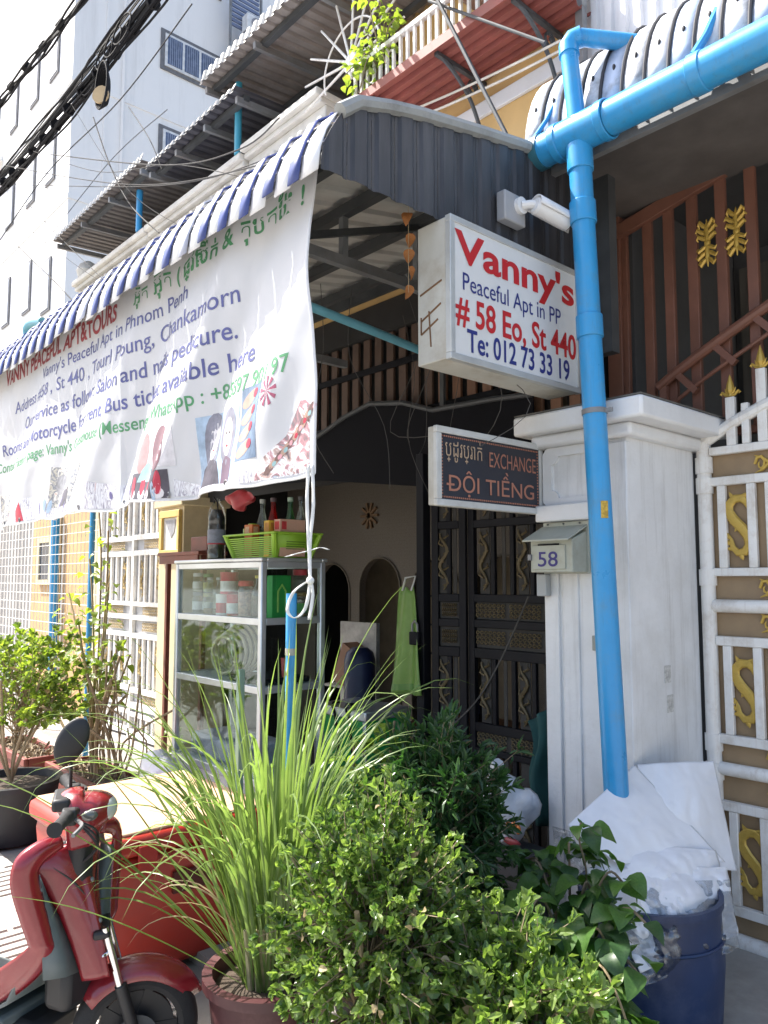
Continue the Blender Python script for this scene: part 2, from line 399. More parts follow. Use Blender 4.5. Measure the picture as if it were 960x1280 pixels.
for k in range(3): part('screw', MB().tube([(-1.99 + k * .08, 2.729, 1.784), (-1.99 + k * .08, 2.724, 1.784)], .004, 8), DARK_STEEL, t)
PURPLE = mat('purple_marker', (0.045, 0.035, 0.17), 0.6, var=0.1)
tx = text_mb('58', bold=.012, width=.098, height=.062).xf(Matrix.Translation((-1.965, 2.6205, 1.603)) @ Matrix.Rotation(R(90), 4, 'X'))
lettering('house_number', tx, PURPLE, t)
t2 = MB().bx(-2.035, -1.985, 2.70, 2.734, 1.48, 1.573); solo('junction_box', t2, mat('grey_plastic', (.36, .38, .39), .5, var=.1), 'small grey electrical box right below the mailbox', 'box', bevel=.004)

# ================================================================== white gate with gold dragons
t = thing('white_gate', 'white metal gate with gold dragon ornaments and brown backing sheet', 'gate', (-0.7, 3.33, 0))
GX1 = 0.35; gy = 3.31
def gb(name, x0, x1, z0, z1, d=.03, m=GATE_WHITE): return part(name, MB().bx(x0, x1, gy - d / 2, gy + d / 2, z0, z1), m, t, bevel=.004)
part('hinge_post', MB().tube([(-1.575, gy, .03), (-1.575, gy, 2.15)], .031, 14), GATE_WHITE, t)
for z in (.74, .86, 1.56, 1.96, 2.05):
    part('hinge_collar', MB().tube([(-1.575, gy, z - .035), (-1.575, gy, z + .035)], .037, 14), GATE_WHITE, t)
part('backing_sheet', MB().bx(-1.56, GX1, gy + .020, gy + .026, .05, 2.10), PANEL_BROWN, t)
for z0, z1 in ((2.09, 2.125), (1.955, 1.993), (1.565, 1.60), (1.27, 1.31), (.86, .90), (.585, .625), (.17, .21)):
    gb('rail', -1.546, GX1, z0, z1)
for z in (1.438, .755, .062):
    part('round_rail', MB().tube([(-1.55, gy, z), (GX1, gy, z)], .028 if z > .1 else .036, 12), GATE_WHITE, t)
secs = ((1.60, 1.955), (.90, 1.27), (.21, .585))
off = (0, .0, .0)
xs = [-1.50, -1.375, -1.30, -1.13, -1.06, -.90, -.83, -.70, -.63, -.47, -.40, -.24, -.17, 0.0, .07, .23]
for (z0, z1) in secs:
    for x in xs: gb('bar', x - .018, x + .018, z0, z1, .026)
# arched top and spears
arc = [(-1.575 + s * 1.9, gy, 2.15 + .42 * (s * 1.9) ** .85 * (1 - .28 * s * 1.9)) for s in [k / 14 for k in range(15)]]
part('top_arch', MB().tube(arc, .026, 10), GATE_WHITE, t)
def spear(x, z):
    s = part('spear_bar', MB().bx(x - .02, x + .02, gy - .013, gy + .013, 2.125, z), GATE_WHITE, t, bevel=.003)
    h = MB(); h.lathe([(.004, 0), (.012, .004), (.010, .014), (.020, .030), (.015, .055), (.006, .085), (.001, .10)], (x, gy, z), 8)
    for sgn in (-1, 1):
        h.tube([(x, gy, z + .004), (x + sgn * .02, gy, z + .012), (x + sgn * .036, gy, z + .026), (x + sgn * .042, gy, z + .018), (x + sgn * .036, gy, z + .012)], [.007, .007, .006, .005, .002], 6)
        h.tube([(x, gy, z + .010), (x + sgn * .016, gy, z + .024), (x + sgn * .024, gy, z + .042)], [.007, .006, .001], 6)
    part('spearhead', h, GOLD, s)
for x, z in ((-1.447, 2.335), (-1.315, 2.435), (-1.18, 2.50), (-1.04, 2.54), (-.9, 2.56), (-.76, 2.55), (-.62, 2.53)): spear(x, z)
for x in (-1.385,): gb('short_bar', x - .016, x + .016, 2.125, 2.30, .026)
# dragon
def dragon_mesh(h=.25):
    m = MB()
    P = [(.40, .80), (.38, .90), (.30, .97), (.18, .97), (.08, .88), (.07, .75), (.16, .60), (.29, .46), (.38, .32), (.40, .18), (.32, .06), (.20, .05), (.12, .14), (.10, .26), (.05, .38)]
    rr = [.03, .065, .07, .075, .08, .085, .09, .09, .085, .08, .075, .065, .05, .035, .008]
    m.tube([((x - .22) * h, 0, z * h) for x, z in P], [r * h for r in rr], 8)
    for x, z, dx, dz in ((.30, .99, .10, .05), (.16, .98, -.05, .07), (.05, .86, -.08, .04), (.40, .88, .10, .02), (.40, .82, .09, -.05), (.45, .25, .06, -.04), (.42, .10, .06, -.05), (.26, .0, .02, -.05),
                         (.08, .2, -.08, .06), (.14, .12, -.1, .0), (.07, .3, -.07, .10), (.24, .5, -.06, -.06), (.14, .64, -.07, -.03), (.34, .40, .06, .04)):
        m.tube([((x - .22) * h, 0, z * h), ((x + dx * .8 - .22) * h, -.01 * h, (z + dz * .8) * h), ((x + dx * 1.35 - .22) * h, 0, (z + dz * 1.6) * h)], [.045 * h, .035 * h, .004 * h], 5)
    for p in m.v: p.y *= .45
    return m.mesh('dragon_ornament')
dr = dragon_mesh(); dr.materials.append(GOLD)
for (z0, z1) in secs:
    for x in (-1.437, -.98, -.765, -.32, -.085):
        put(dr, 'dragon_ornament', None, t, (x + .7, -.02 , z0 + .05 + (z1 - z0 - .35) * .4))
def curl_mesh(w=.10, h=.05):
    m = MB()
    for sx in (-1, 1):
        m.tube([(sx * (.5 - .12 * k) * w * math.cos(k * .9) if False else sx * w * (.30 + .2 * math.cos(k * .9) * (1 - k * .09)), 0, h * .5 * math.sin(k * .9) * (1 - k * .09)) for k in range(9)], [.007, .008, .008, .007, .007, .006, .005, .004, .002], 5)
        m.tube([(0, 0, 0), (sx * .25 * w, 0, .35 * h), (sx * .5 * w, 0, .5 * h)], [.008, .007, .002], 5)
        m.tube([(0, 0, 0), (sx * .25 * w, 0, -.35 * h), (sx * .5 * w, 0, -.5 * h)], [.008, .007, .002], 5)
    m.blob((0, 0, 0), .012, .006, .014, 8, 5)
    for p in m.v: p.y *= .6
    return m.mesh('scroll_ornament')
cr = curl_mesh(.12, .075); cr.materials.append(GOLD)
for z in (2.035, 1.515, 1.37, .82, .68):
    for x in (-1.30, -1.10, -.9, -.7, -.5, -.3): put(cr, 'scroll_ornament', None, t, (x + .7, -.012, z))

# ================================================================== neighbour house behind the gate
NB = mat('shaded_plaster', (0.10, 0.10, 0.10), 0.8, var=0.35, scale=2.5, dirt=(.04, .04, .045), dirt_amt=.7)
t = thing('neighbour_house', 'dark recessed house front behind the brown grille and white gate', 'house', (-0.2, 4.7, 0))
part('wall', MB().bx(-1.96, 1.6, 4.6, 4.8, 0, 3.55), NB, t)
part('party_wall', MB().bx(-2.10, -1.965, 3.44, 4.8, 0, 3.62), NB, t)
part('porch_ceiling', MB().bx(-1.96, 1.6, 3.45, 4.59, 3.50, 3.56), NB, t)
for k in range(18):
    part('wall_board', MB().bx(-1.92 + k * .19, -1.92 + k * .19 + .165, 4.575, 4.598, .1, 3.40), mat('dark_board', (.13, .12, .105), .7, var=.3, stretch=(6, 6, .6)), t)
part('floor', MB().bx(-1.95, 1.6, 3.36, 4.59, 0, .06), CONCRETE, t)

# brown window grille
t = thing('brown_grille', 'brown painted iron grille with gold ornaments above the white gate', 'grille', (-.9, 3.4, 2.2))
by = 3.39
for x in (-1.985, -1.852, -1.744, -1.627, -1.492, -1.359, -1.22, -1.08, -.94, -.80, -.66):
    zt = 3.285 + .21 * (x + 1.99)
    part('bar', MB().bx(x - .024, x + .024, by - .014, by + .014, 2.20, zt), BROWN_IRON, t, bevel=.004)
part('top_rail', MB().bar((-2.05, by - .02, 3.27), (-.55, by - .02, 3.585), .035, .07), BROWN_IRON, t, bevel=.004)
part('upper_rail', MB().bar((-2.02, by, 3.42), (-.55, by, 3.74), .03, .055), BROWN_IRON, t, bevel=.004)
part('side_post', MB().bx(-2.07, -1.99, by - .03, by + .03, 2.2, 3.47), BROWN_IRON, t, bevel=.004)
part('bottom_rail', MB().bx(-2.05, -.55, by - .018, by + .018, 2.18, 2.215), BROWN_IRON, t, bevel=.004)
for x in (-1.50, -1.05, -.7): part('king_post', MB().bx(x - .022, x + .022, by - .012, by + .012, 3.35 + .21 * (x + 1.99), 3.42 + .22 * (x + 2.02)), BROWN_IRON, t)
for a, b in (((-2.0, 3.33), (-1.5, 3.45)), ((-1.5, 3.40), (-1.1, 3.60)), ((-1.05, 3.50), (-.7, 3.66))):
    part('brace', MB().bar((a[0], by + .02, a[1]), (b[0], by + .02, b[1]), .02, .034), BROWN_IRON, t)
def palm_mesh():
    m = MB()
    for sz in (1, -1):
        m.tube([(0, 0, 0), (0, -.004, sz * .06), (0, 0, sz * .112)], [.010, .012, .002], 6)
        for z0, sx_, L, cu in ((.012, 1, .042, .2), (.040, 1, .046, .7), (.070, 1, .034, 1.0)):
            for sg in (-1, 1):
                m.tube([(0, 0, sz * z0), (sg * L * .45, -.004, sz * (z0 + .012)), (sg * L * .9, -.006, sz * (z0 + .022 + .012 * cu)), (sg * L * 1.12, -.003, sz * (z0 + .012 + .010 * cu)), (sg * L * 1.0, 0, sz * (z0 + .004))], [.008, .011, .010, .007, .002], 6)
    m.blob((0, 0, 0), .016, .012, .022, 8, 6)
    return m.mesh('palmette_ornament')
pm = palm_mesh(); pm.materials.append(GOLD)
for x, z in ((-1.557, 3.085), (-1.424, 3.095)):
    put(pm, 'palmette_ornament', None, t, (x + .9, -.015, z - 2.2), scale=(1, 1, 1))
# curved hand rail arch of the inner gate
t = thing('curved_handrail', 'brown curved iron handrail with short rungs behind the spears of the white gate', 'handrail', (-1.2, 3.36, 2.2))
arc = []
for k in range(15):
    s = k / 14; arc.append(Vector((-1.80 + s * 1.25, 3.352, 2.45 + .62 * s ** .92 - .06 * s * s)))
part('upper_tube', MB().tube(arc, .024, 10), BROWN_IRON, t)
lo = [p + Vector((.075, 0, -.085)) for p in arc]
part('lower_tube', MB().tube(lo[:-1], .010, 8), BROWN_IRON, t)
for k in range(1, 13, 2): part('rung', MB().bar(arc[k], lo[k] + Vector((.02, 0, -.02)), .026, .03), BROWN_IRON, t)
part('support', MB().bx(-1.79, -1.755, 3.34, 3.365, 2.2, 2.46), BROWN_IRON, t)

# ================================================================== neighbour's curved striped awning
t = thing('curved_awning', 'weathered white and blue ribbed metal awning with dark seams above the blue gutter pipe', 'awning', (-.8, 2.9, 3.4))
AW_B = mat('faded_blue_sheet', (0.36, 0.44, 0.58), 0.55, var=0.3, scale=5, dirt=(0.10, 0.10, 0.10), dirt_amt=0.85, dscale=7)
AW_W = mat('faded_white_sheet', (0.60, 0.63, 0.68), 0.55, var=0.2, scale=5, dirt=(0.09, 0.09, 0.09), dirt_amt=0.85, dscale=7)
SEAM = mat('dark_seam', (0.035, 0.035, 0.04), 0.7)
prof = []
for k in range(9):
    a = R(8 + 80 * k / 8); prof.append((2.62 + .30 - .30 * math.cos(a), 3.375 + .48 * math.sin(a)))
prof.append((3.35, 3.93))
def strip(x0, x1, dz, pr, yoff=0.0):
    m = MB(); n = len(pr)
    vs = [(x, y + yoff, z + dz) for x in (x0, x1) for (y, z) in pr]
    m.add(vs, [(i, i + 1, n + i + 1, n + i) for i in range(n - 1)]); return m
x = -2.0; k = 0
while x < 1.3:
    w = .088 + rnd.uniform(-.006, .006)
    part('roof_strip', strip(x, x + w, rnd.uniform(-.004, .004), prof), AW_B if k % 3 == 1 else AW_W, t, solid=.003, smooth=60)
    pts = [(x + w + .004, y - .003, z + .004) for y, z in prof]
    part('seam', MB().tube(pts, .007, 6), SEAM, t)
    if x < -.4:
        s_ = MB()
        for q in (2,): 
            y, z = prof[q]; s_.blob((x + w * .5, y - .002, z + .002), .007, .008, .014, 6, 5)
        part('bolt_hole', s_, SEAM, t)
    x += w + .010; k += 1
part('fascia', MB().bx(-2.0, 1.3, 2.66, 2.69, 3.28, 3.39), GREY_STEEL, t)
part('soffit', MB().bx(-2.0, 1.3, 2.69, 3.40, 3.36, 3.375), mat('grey_soffit', (.11, .10, .095), .7, var=.25), t)

# white corrugated sheet wall above
t = thing('corrugated_screen', 'tall white corrugated metal sheet screen above the curved awning', 'screen', (-1.2, 3.12, 3.9))
def corrugate(x0, x1, y, z0, z1, pitch=.075, d=.022):
    m = MB(); pts = []; x = x0
    while x < x1:
        pts += [(x, y), (x + pitch * .42, y), (x + pitch * .5, y - d), (x + pitch * .92, y - d)]; x += pitch
    n = len(pts); m.add([(a, b, z0) for a, b in pts] + [(a, b, z1) for a, b in pts], [(i, i + 1, n + i + 1, n + i) for i in range(n - 1)]); return m
part('sheet', corrugate(-1.99, 1.0, 3.12, 3.90, 5.4), mat('white_sheet', (.68, .69, .72), .5, var=.1, dirt=(.45, .44, .43), dirt_amt=.4), t, solid=.002, smooth=0)

# ================================================================== blue drain pipes
t = thing('blue_drainpipe', 'bright blue plastic gutter pipe with downpipe running down past the white pillar', 'drainpipe', (-1.6, 2.58, 0.1))
gyy, gz = 2.575, 3.345
part('gutter_pipe', MB().tube([(-1.86, gyy, gz), (1.2, gyy, gz)], .068, 24), BLUE_PVC, t)
part('end_cap', MB().tube([(-1.955, gyy, gz), (-1.86, gyy, gz)], .0735, 24), mat('dark_teal_cap', (.03, .13, .18), .45, var=.2), t)
part('tee_sleeve', MB().tube([(-1.79, gyy, gz), (-1.55, gyy, gz)], .0745, 24), BLUE_PVC, t, bevel=.003)
part('collar', MB().tube([(-1.80, gyy, gz), (-1.765, gyy, gz)], .079, 24), BLUE_PVC, t, bevel=.003)
part('collar', MB().tube([(-1.585, gyy, gz), (-1.55, gyy, gz)], .079, 24), BLUE_PVC, t, bevel=.003)
part('collar', MB().tube([(-1.215, gyy, gz), (-1.165, gyy, gz)], .073, 24), BLUE_PVC, t, bevel=.003)
dpx = lambda z: -1.597 - (z - .833) * .0375
def dpt(z): return (dpx(z), gyy - .004, z)
part('downpipe', MB().tube([dpt(z) for z in (.10, .9, 1.8, 2.6, 3.30)], .045, 24), BLUE_PVC, t)
for z0, z1 in ((3.18, 3.29), (2.96, 3.05), (2.49, 2.58)):
    part('coupling', MB().tube([dpt(z0), dpt(z1)], .052, 24), BLUE_PVC, t, bevel=.003)
part('pipe_clamp', MB().tube([dpt(2.185), dpt(2.205)], .0485, 24), GREY_STEEL, t)
part('clamp_bolt', MB().bar((dpx(2.195) + .045, gyy + .0, 2.195), (dpx(2.195) + .075, gyy + .0, 2.195), .012, .016), GREY_STEEL, t)
part('riser', MB().tube([(-1.70, gyy, 3.40), (-1.735, gyy + .005, 3.735)], .036, 20), BLUE_PVC, t)
part('elbow', MB().tube([(-1.732, gyy + .005, 3.70), (-1.737, gyy + .01, 3.745), (-1.722, gyy + .02, 3.772), (-1.69, gyy + .035, 3.777)], .042, 20), BLUE_PVC, t)
part('inlet_pipe', MB().tube([(-1.70, gyy + .03, 3.777), (-1.50, gyy + .20, 3.72)], .034, 20), BLUE_PVC, t)
for x, r_ in ((-1.90, .010), (-1.20, .017)):
    part('strap', MB().tube([(x, gyy - .02, gz + .06), (x + .02, 2.615, 3.50), (x + .05, 2.72, 3.70)], r_, 8), BLUE_PVC, t)
STK = mat('yellow_sticker', (.55, .36, .05), .6, var=.5, scale=70)
def cyl_patch(z0, z1, a0, a1, r):
    m = MB(); m.grid(lambda u, v: (dpx(z0) + r * math.cos(R(a0 + (a1 - a0) * u)), gyy - .004 + r * math.sin(R(a0 + (a1 - a0) * u)), z0 + (z1 - z0) * v), 6, 1); return m
part('sticker', cyl_patch(1.78, 1.845, -55, -20, .0462), STK, t)
# ================================================================== striped awning of the shop
t = thing('striped_awning', 'blue and white striped metal awning with dark corrugated end panel over the shop front', 'awning', (-4.2, 2.3, 2.8))
AWH = mat('awning_white', (0.75, 0.76, 0.78), 0.45, var=0.08, dirt=(0.5, 0.48, 0.45), dirt_amt=0.35)
AWB = mat('awning_blue', (0.035, 0.062, 0.25), 0.45, var=0.22, dirt=(.2, .22, .3), dirt_amt=.4)
UND = mat('awning_underside', (0.52, 0.52, 0.50), 0.6, var=0.12, dirt=(.3, .28, .25), dirt_amt=.5)
aprof = [(1.425, 2.865), (1.435, 2.94), (1.46, 3.01), (1.505, 3.085), (1.58, 3.145), (1.72, 3.19), (1.86, 3.225), (2.21, 3.295), (2.49, 3.345), (3.06, 3.45)]
x = -1.905; k = 0
AX0 = -6.15
while x > AX0:
    blue = k % 2 == 1
    w = .062 if blue else .094
    dz = .012 if blue else 0.0
    droop = rnd.uniform(-.018, .012)
    pr = [(y - (dz * .8 if i < 4 else 0), z + (dz if i >= 3 else 0) + (droop if i == 0 else 0)) for i, (y, z) in enumerate(aprof)]
    m_ = AWB if blue else AWH
    if blue and k in (11, 25): m_ = mat('awning_faded_blue', (.42, .45, .56), .5, var=.2)
    part('blue_strip' if blue else 'white_strip', strip(x - w, x, 0, pr), m_, t, solid=.004, smooth=60)
    if blue:
        for q in (4, 6):
            y, z = pr[q]; part('bolt', MB().blob((x - w / 2, y, z + .006), .012, .012, .009, 8, 5), AWB, t)
    x -= w - .001; k += 1
AXL = x
# ribbed underside lining
und = MB()
upr = [(1.47, 2.93), (1.53, 3.04), (1.60, 3.105), (1.86, 3.185), (2.49, 3.305), (3.05, 3.41)]
xx = -1.92; pts = []
while xx > AXL:
    pts += [(xx, 0), (xx - .085, 0), (xx - .10, -.016), (xx - .135, -.016)]; xx -= .15
n = len(upr)
und.add([(a, y, z + d) for a, d in pts for (y, z) in upr], [(i * n + j, i * n + j + 1, (i + 1) * n + j + 1, (i + 1) * n + j) for i in range(len(pts) - 1) for j in range(n - 1)])
part('lining', und, UND, t, smooth=0, solid=.002)
# frame
for y, z in ((1.66, 3.07), (2.05, 3.165), (2.5, 3.255), (2.95, 3.335)):
    part('purlin', MB().bx(-6.15, -1.93, y - .02, y + .02, z - .035, z + .015), DARK_STEEL, t)
for xx in (-2.55, -3.8, -5.1, -6.1):
    part('rafter', MB().bar((xx, 1.60, 2.93), (xx, 3.08, 2.93), .035, .045), GREY_STEEL, t)
    for y, z in ((1.66, 3.05), (2.05, 3.14), (2.5, 3.23)): part('strut', MB().bx(xx - .015, xx + .015, y - .015, y + .015, 2.92, z), GREY_STEEL, t)
    part('brace', MB().bar((xx + .02, 1.7, 2.93), (xx + .02, 2.5, 3.22), .022, .03), DARK_STEEL, t)
part('front_angle', MB().bx(-6.15, -1.92, 1.462, 1.48, 2.92, 2.95), GREY_STEEL, t)
part('rear_angle', MB().bx(-6.15, -1.92, 3.07, 3.095, 3.30, 3.42), DARK_STEEL, t)
# end panel: dark corrugated upright sheets with a ragged lower edge
ENDM = mat('dark_corrugated', (0.046, 0.047, 0.054), 0.5, metal=0.2, var=0.45, scale=3.5, stretch=(3, 3, .35), dirt=(.11, .11, .12), dirt_amt=.5, dscale=5)
def ztop(y):
    for (a, za), (b, zb) in zip(aprof, aprof[1:]):
        if a <= y <= b: return za + (zb - za) * (y - a) / (b - a)
    return aprof[-1][1] if y > 2 else aprof[0][1]
def zbot(y):
    if y < 2.03: return 2.862
    return 2.86 - min(.38, (y - 2.03) * .45)
y = 1.432; k = 0
while y < 2.98:
    w = .105
    e = MB(); seq = []
    for q in range(9):
        yy = min(y + w * q / 8, 2.99); dx = .008 if 2 <= q <= 6 else 0
        seq.append((yy, dx))
    nn = len(seq); jag = rnd.uniform(-.004, .004)
    e.add([(-1.898 + dx, a, zbot(a) + jag) for a, dx in seq] + [(-1.898 + dx, a, ztop(a) - .012) for a, dx in seq], [(i, i + 1, nn + i + 1, nn + i) for i in range(nn - 1)])
    part('end_sheet', e, ENDM, t, solid=.0015, smooth=0)
    y += w + .002; k += 1
rim = [(-1.893, y, z + .004) for y, z in aprof[3:]]
m = MB()
for i, (a, b) in enumerate(zip(rim, rim[1:])): m.bar(a, b, .05, .035 + .008 * (i % 2))
part('end_flashing', MB().tube([(p[0], p[1], p[2] - .006) for p in rim], .026, 8), mat('pale_flashing', (.33, .34, .33), .6, var=.3, dirt=(.08, .08, .08), dirt_amt=.7, dscale=6), t)
part('end_flange', MB().bx(-1.90, -1.80, 2.96, 3.02, 2.55, 3.36), DARK_STEEL, t)
# pale blue pipe under the awning
solo('water_pipe', MB().tube([(-2.6, 1.60, 2.737), (-2.6, 2.30, 2.678), (-2.6, 3.10, 2.60)], .020, 14), mat('pale_blue_pvc', (.13, .36, .46), .45, var=.15), 'pale blue horizontal pipe under the awning beside the light box sign', 'pipe')

# ================================================================== light box sign
t = thing('light_box_sign', "white projecting light box sign reading Vanny's above the pillar", 'sign', (-1.92, 2.365, 2.33))
SX = -1.84; sy0, sy1, sz0, sz1 = 1.968, 2.765, 2.335, 2.862
CASE = mat('sign_case', (.50, .50, .46), .55, var=.12, dirt=(.28, .22, .15), dirt_amt=.6, dscale=5)
part('case', MB().bx(-2.005, SX - .006, sy0, sy1, sz0, sz1), CASE, t, bevel=.004)
part('face', MB().bx(SX - .012, SX, sy0 + .02, sy1 - .02, sz0 + .02, sz1 - .02), mat('sign_face', (.70, .72, .73), .35, var=.07, scale=3, dirt=(.5, .48, .44), dirt_amt=.35, dscale=3), t)
FRM = mat('sign_frame', (.55, .57, .57), .4, metal=.4, var=.15)
part('frame_edge', MB().bx(SX - .02, SX + .006, sy0 - .003, sy1 + .003, sz0 - .003, sz0 + .021), FRM, t, bevel=.002)
part('frame_edge', MB().bx(SX - .02, SX + .006, sy0 - .003, sy1 + .003, sz1 - .021, sz1 + .003), FRM, t, bevel=.002)
part('frame_edge', MB().bx(SX - .02, SX + .006, sy0 - .003, sy0 + .021, sz0 + .0215, sz1 - .0215), FRM, t, bevel=.002)
part('frame_edge', MB().bx(SX - .02, SX + .006, sy1 - .021, sy1 + .003, sz0 + .0215, sz1 - .0215), FRM, t, bevel=.002)
RED = mat('red_print', (.50, .02, .025), .45, var=.08); NAVY = mat('navy_print', (.025, .035, .20), .45, var=.08); GREENP = mat('green_print', (.03, .22, .08), .45, var=.08)
def on_x(mb, x, y, z): return mb.xf(Matrix.Translation((x, y, z)) @ Matrix.Rotation(R(90), 4, 'Z') @ Matrix.Rotation(R(90), 4, 'X'))
for body, w, h, y, z, m_, b in (("Vanny's", .74, .163, 1.992, 2.662, RED, .034), ('Peaceful Apt in PP', .60, .088, 2.035, 2.578, NAVY, .0), ('# 58 Eo, St 440', .745, .125, 1.995, 2.452, RED, .026), ('Te: 012 73 33 19', .635, .088, 2.055, 2.372, NAVY, .022)):
    lettering('lettering', on_x(text_mb(body, bold=b, width=w, height=h), SX + .002, y, z), m_, t, key=lambda p: p.y)
for y in (2.06, 2.55): part('hanger', MB().bx(-1.945, -1.915, y - .015, y + .015, sz1, 3.25), DARK_STEEL, t)
RUST = mat('rust_streak', (.17, .09, .045), .9, var=.4)
rs = MB()
for a, b in (((-1.99, 2.60), (-1.88, 2.63)), ((-1.985, 2.50), (-1.885, 2.545)), ((-1.985, 2.45), (-1.90, 2.49)), ((-1.985, 2.45), (-1.985, 2.515)), ((-1.945, 2.53), (-1.935, 2.395))):
    part('rust_mark', MB().bar((a[0], sy0 - .001, a[1]), (b[0], sy0 - .001, b[1]), .004, .006), RUST, t)

# ================================================================== exchange sign
t = thing('exchange_sign', 'small dark EXCHANGE sign in a white frame fixed to the pillar edge', 'sign', (-2.06, 2.43, 1.83))
ex = -2.03; y0, y1, z0, z1 = 2.085, 2.745, 1.832, 2.135
part('case', MB().bx(-2.072, ex - .004, y0, y1, z0, z1), CASE, t, bevel=.004)
part('face', MB().bx(ex - .010, ex, y0 + .02, y1 - .02, z0 + .02, z1 - .02), mat('dark_sign_face', (.020, .021, .032), .45, var=.2), t)
WF = mat('white_sign_frame', (.58, .59, .58), .5, var=.15, dirt=(.3, .27, .22), dirt_amt=.5)
part('frame_edge', MB().bx(ex - .012, ex + .008, y0 - .002, y1 + .002, z0 - .002, z0 + .024), WF, t, bevel=.003)
part('frame_edge', MB().bx(ex - .012, ex + .008, y0 - .002, y1 + .002, z1 - .024, z1 + .002), WF, t, bevel=.003)
part('frame_edge', MB().bx(ex - .012, ex + .008, y0 - .002, y0 + .026, z0 + .0245, z1 - .0245), WF, t, bevel=.003)
part('frame_edge', MB().bx(ex - .012, ex + .008, y1 - .022, y1 + .002, z0 + .0245, z1 - .0245), WF, t, bevel=.003)
CORAL = mat('coral_print', (.40, .17, .11), .5, var=.2)
lettering('lettering', on_x(text_mb('EXCHANGE', bold=0.0, width=.305, height=.062), ex + .002, 2.395, 2.005), CORAL, t, key=lambda p: p.y)
lettering('lettering', on_x(text_mb('DỘI TIỀNG', bold=0.004, width=.53, height=.118), ex + .002, 2.155, 1.872), CORAL, t, key=lambda p: p.y)
lettering('lettering', on_x(text_mb('ប្ដូរប្រាក់', bold=0.0, width=.215, height=.10, sans=False), ex + .002, 2.135, 2.003), mat('cream_print', (.42, .30, .20), .5, var=.2), t, key=lambda p: p.y)
part('letter_stroke', MB().bx(ex, ex + .0025, 2.143, 2.185, 1.912, 1.920), CORAL, t)
dots = MB()
for k in range(52):
    yy = y0 + .036 + k * (y1 - y0 - .072) / 51
    for zz in (z0 + .034, z1 - .034): dots.bx(ex, ex + .002, yy - .003, yy + .003, zz - .003, zz + .003)
for k in range(20):
    zz = z0 + .034 + k * (z1 - z0 - .068) / 19
    for yy in (y0 + .034, y1 - .032): dots.bx(ex, ex + .002, yy - .003, yy + .003, zz - .003, zz + .003)
part('dotted_border', dots, CORAL, t, smooth=0, kind='stuff')
part('bracket', MB().bx(-2.075, -2.045, 2.745, 2.83, 1.93, 1.98), GREY_STEEL, t)

# ================================================================== security camera
t = thing('security_camera', 'white bullet security camera on a grey box above the light box sign', 'camera', (-1.885, 2.40, 2.95))
part('mount_box', MB().bx(-1.89, -1.845, 2.29, 2.42, 2.955, 3.075), mat('camera_box', (.33, .34, .36), .5, var=.1), t, bevel=.006)
CAMW = mat('camera_white', (.72, .73, .74), .3, var=.05)
part('mount_plate', MB().tube([(-1.845, 2.38, 3.03), (-1.828, 2.38, 3.03)], .034, 16), CAMW, t)
part('joint', MB().tube([(-1.83, 2.38, 3.03), (-1.80, 2.40, 3.03), (-1.79, 2.425, 3.028)], .017, 10), CAMW, t)
D = Vector((.22, .90, -.20)).normalized(); A = Vector((-1.79, 2.405, 3.025)); B = A + D * .17
part('body', MB().tube([A, A + D * .01, A + D * .14, B], [.028, .036, .036, .035], 18), CAMW, t)
S_ = D.cross(Vector((0, 0, 1))).normalized(); U_ = S_.cross(D)
hood = MB()
hood.grid(lambda u, v: A + D * (.0 + .215 * v) + (S_ * math.cos(R(-12 + 204 * u)) + U_ * math.sin(R(-12 + 204 * u))) * .042, 14, 4)
part('sun_hood', hood, CAMW, t, solid=.004)
part('lens', MB().tube([B, B + D * .006], .031, 18), mat('black_lens', (.008, .008, .01), .12), t)

# ================================================================== hanging banner
BX0, BX1, BZ0, BZ1 = -5.95, -2.055, 1.902, 3.00
def bsurf(x, z, o=0.0):
    u = (x - BX0) / (BX1 - BX0); v = (BZ1 - z) / (BZ1 - BZ0)
    d = x * 1.0 + (BZ1 - z) * .55          # diagonal folds running down to the left
    f = 0.0
    for c_, w, a in ((-2.10, .11, .034), (-2.55, .095, -.040), (-2.80, .075, .034), (-3.30, .12, -.050), (-3.62, .09, .036), (-4.15, .15, -.050), (-4.7, .14, .045), (-5.3, .16, -.045)):
        e_ = (d - c_ - .25) / w; f += a * (1 if x > -3.6 else .6) * math.exp(-e_ * e_) * (.15 + .85 * min(1, v * 1.6))
    f += .016 * math.sin(d * 7.0 + 1.3) * v + .010 * noise.noise(Vector((x * 2.2, z * 2.6, 3)))
    f += .005 * noise.noise(Vector((x * 8, z * 8, 1)))
    f += .05 * v * v * math.sin(u * 3.14)
    f += .016 * math.sin(x * 24 + 3 * z) * max(0, v - .72) * 2.2
    sag = -.018 * math.sin(math.pi * ((u * 6) % 1)) * v * v
    top = 0.020 * max(0, 1 - v * 7) * math.sin(x * 19)
    return Vector((x + .012 * math.sin(z * 6 + 1) * max(0, u - .9) * 10, 1.53 - f - o, z + sag * (v > .0) + top))
t = thing('printed_banner', "large white vinyl banner printed Vanny's Peaceful Apt hanging from the striped awning", 'banner', (-4.0, 1.53, 1.9))
VINYL = mat('white_vinyl', (.78, .79, .82), .5, var=.03, scale=2)
_v = VINYL.node_tree; _tl = _v.nodes.new('ShaderNodeBsdfTranslucent'); _tl.inputs['Color'].default_value = (.8, .8, .8, 1)
_ms = _v.nodes.new('ShaderNodeMixShader'); _ms.inputs[0].default_value = .35
_v.links.new(_v.nodes['Principled BSDF'].outputs[0], _ms.inputs[1]); _v.links.new(_tl.outputs[0], _ms.inputs[2]); _v.links.new(_ms.outputs[0], _v.nodes['Material Output'].inputs['Surface'])
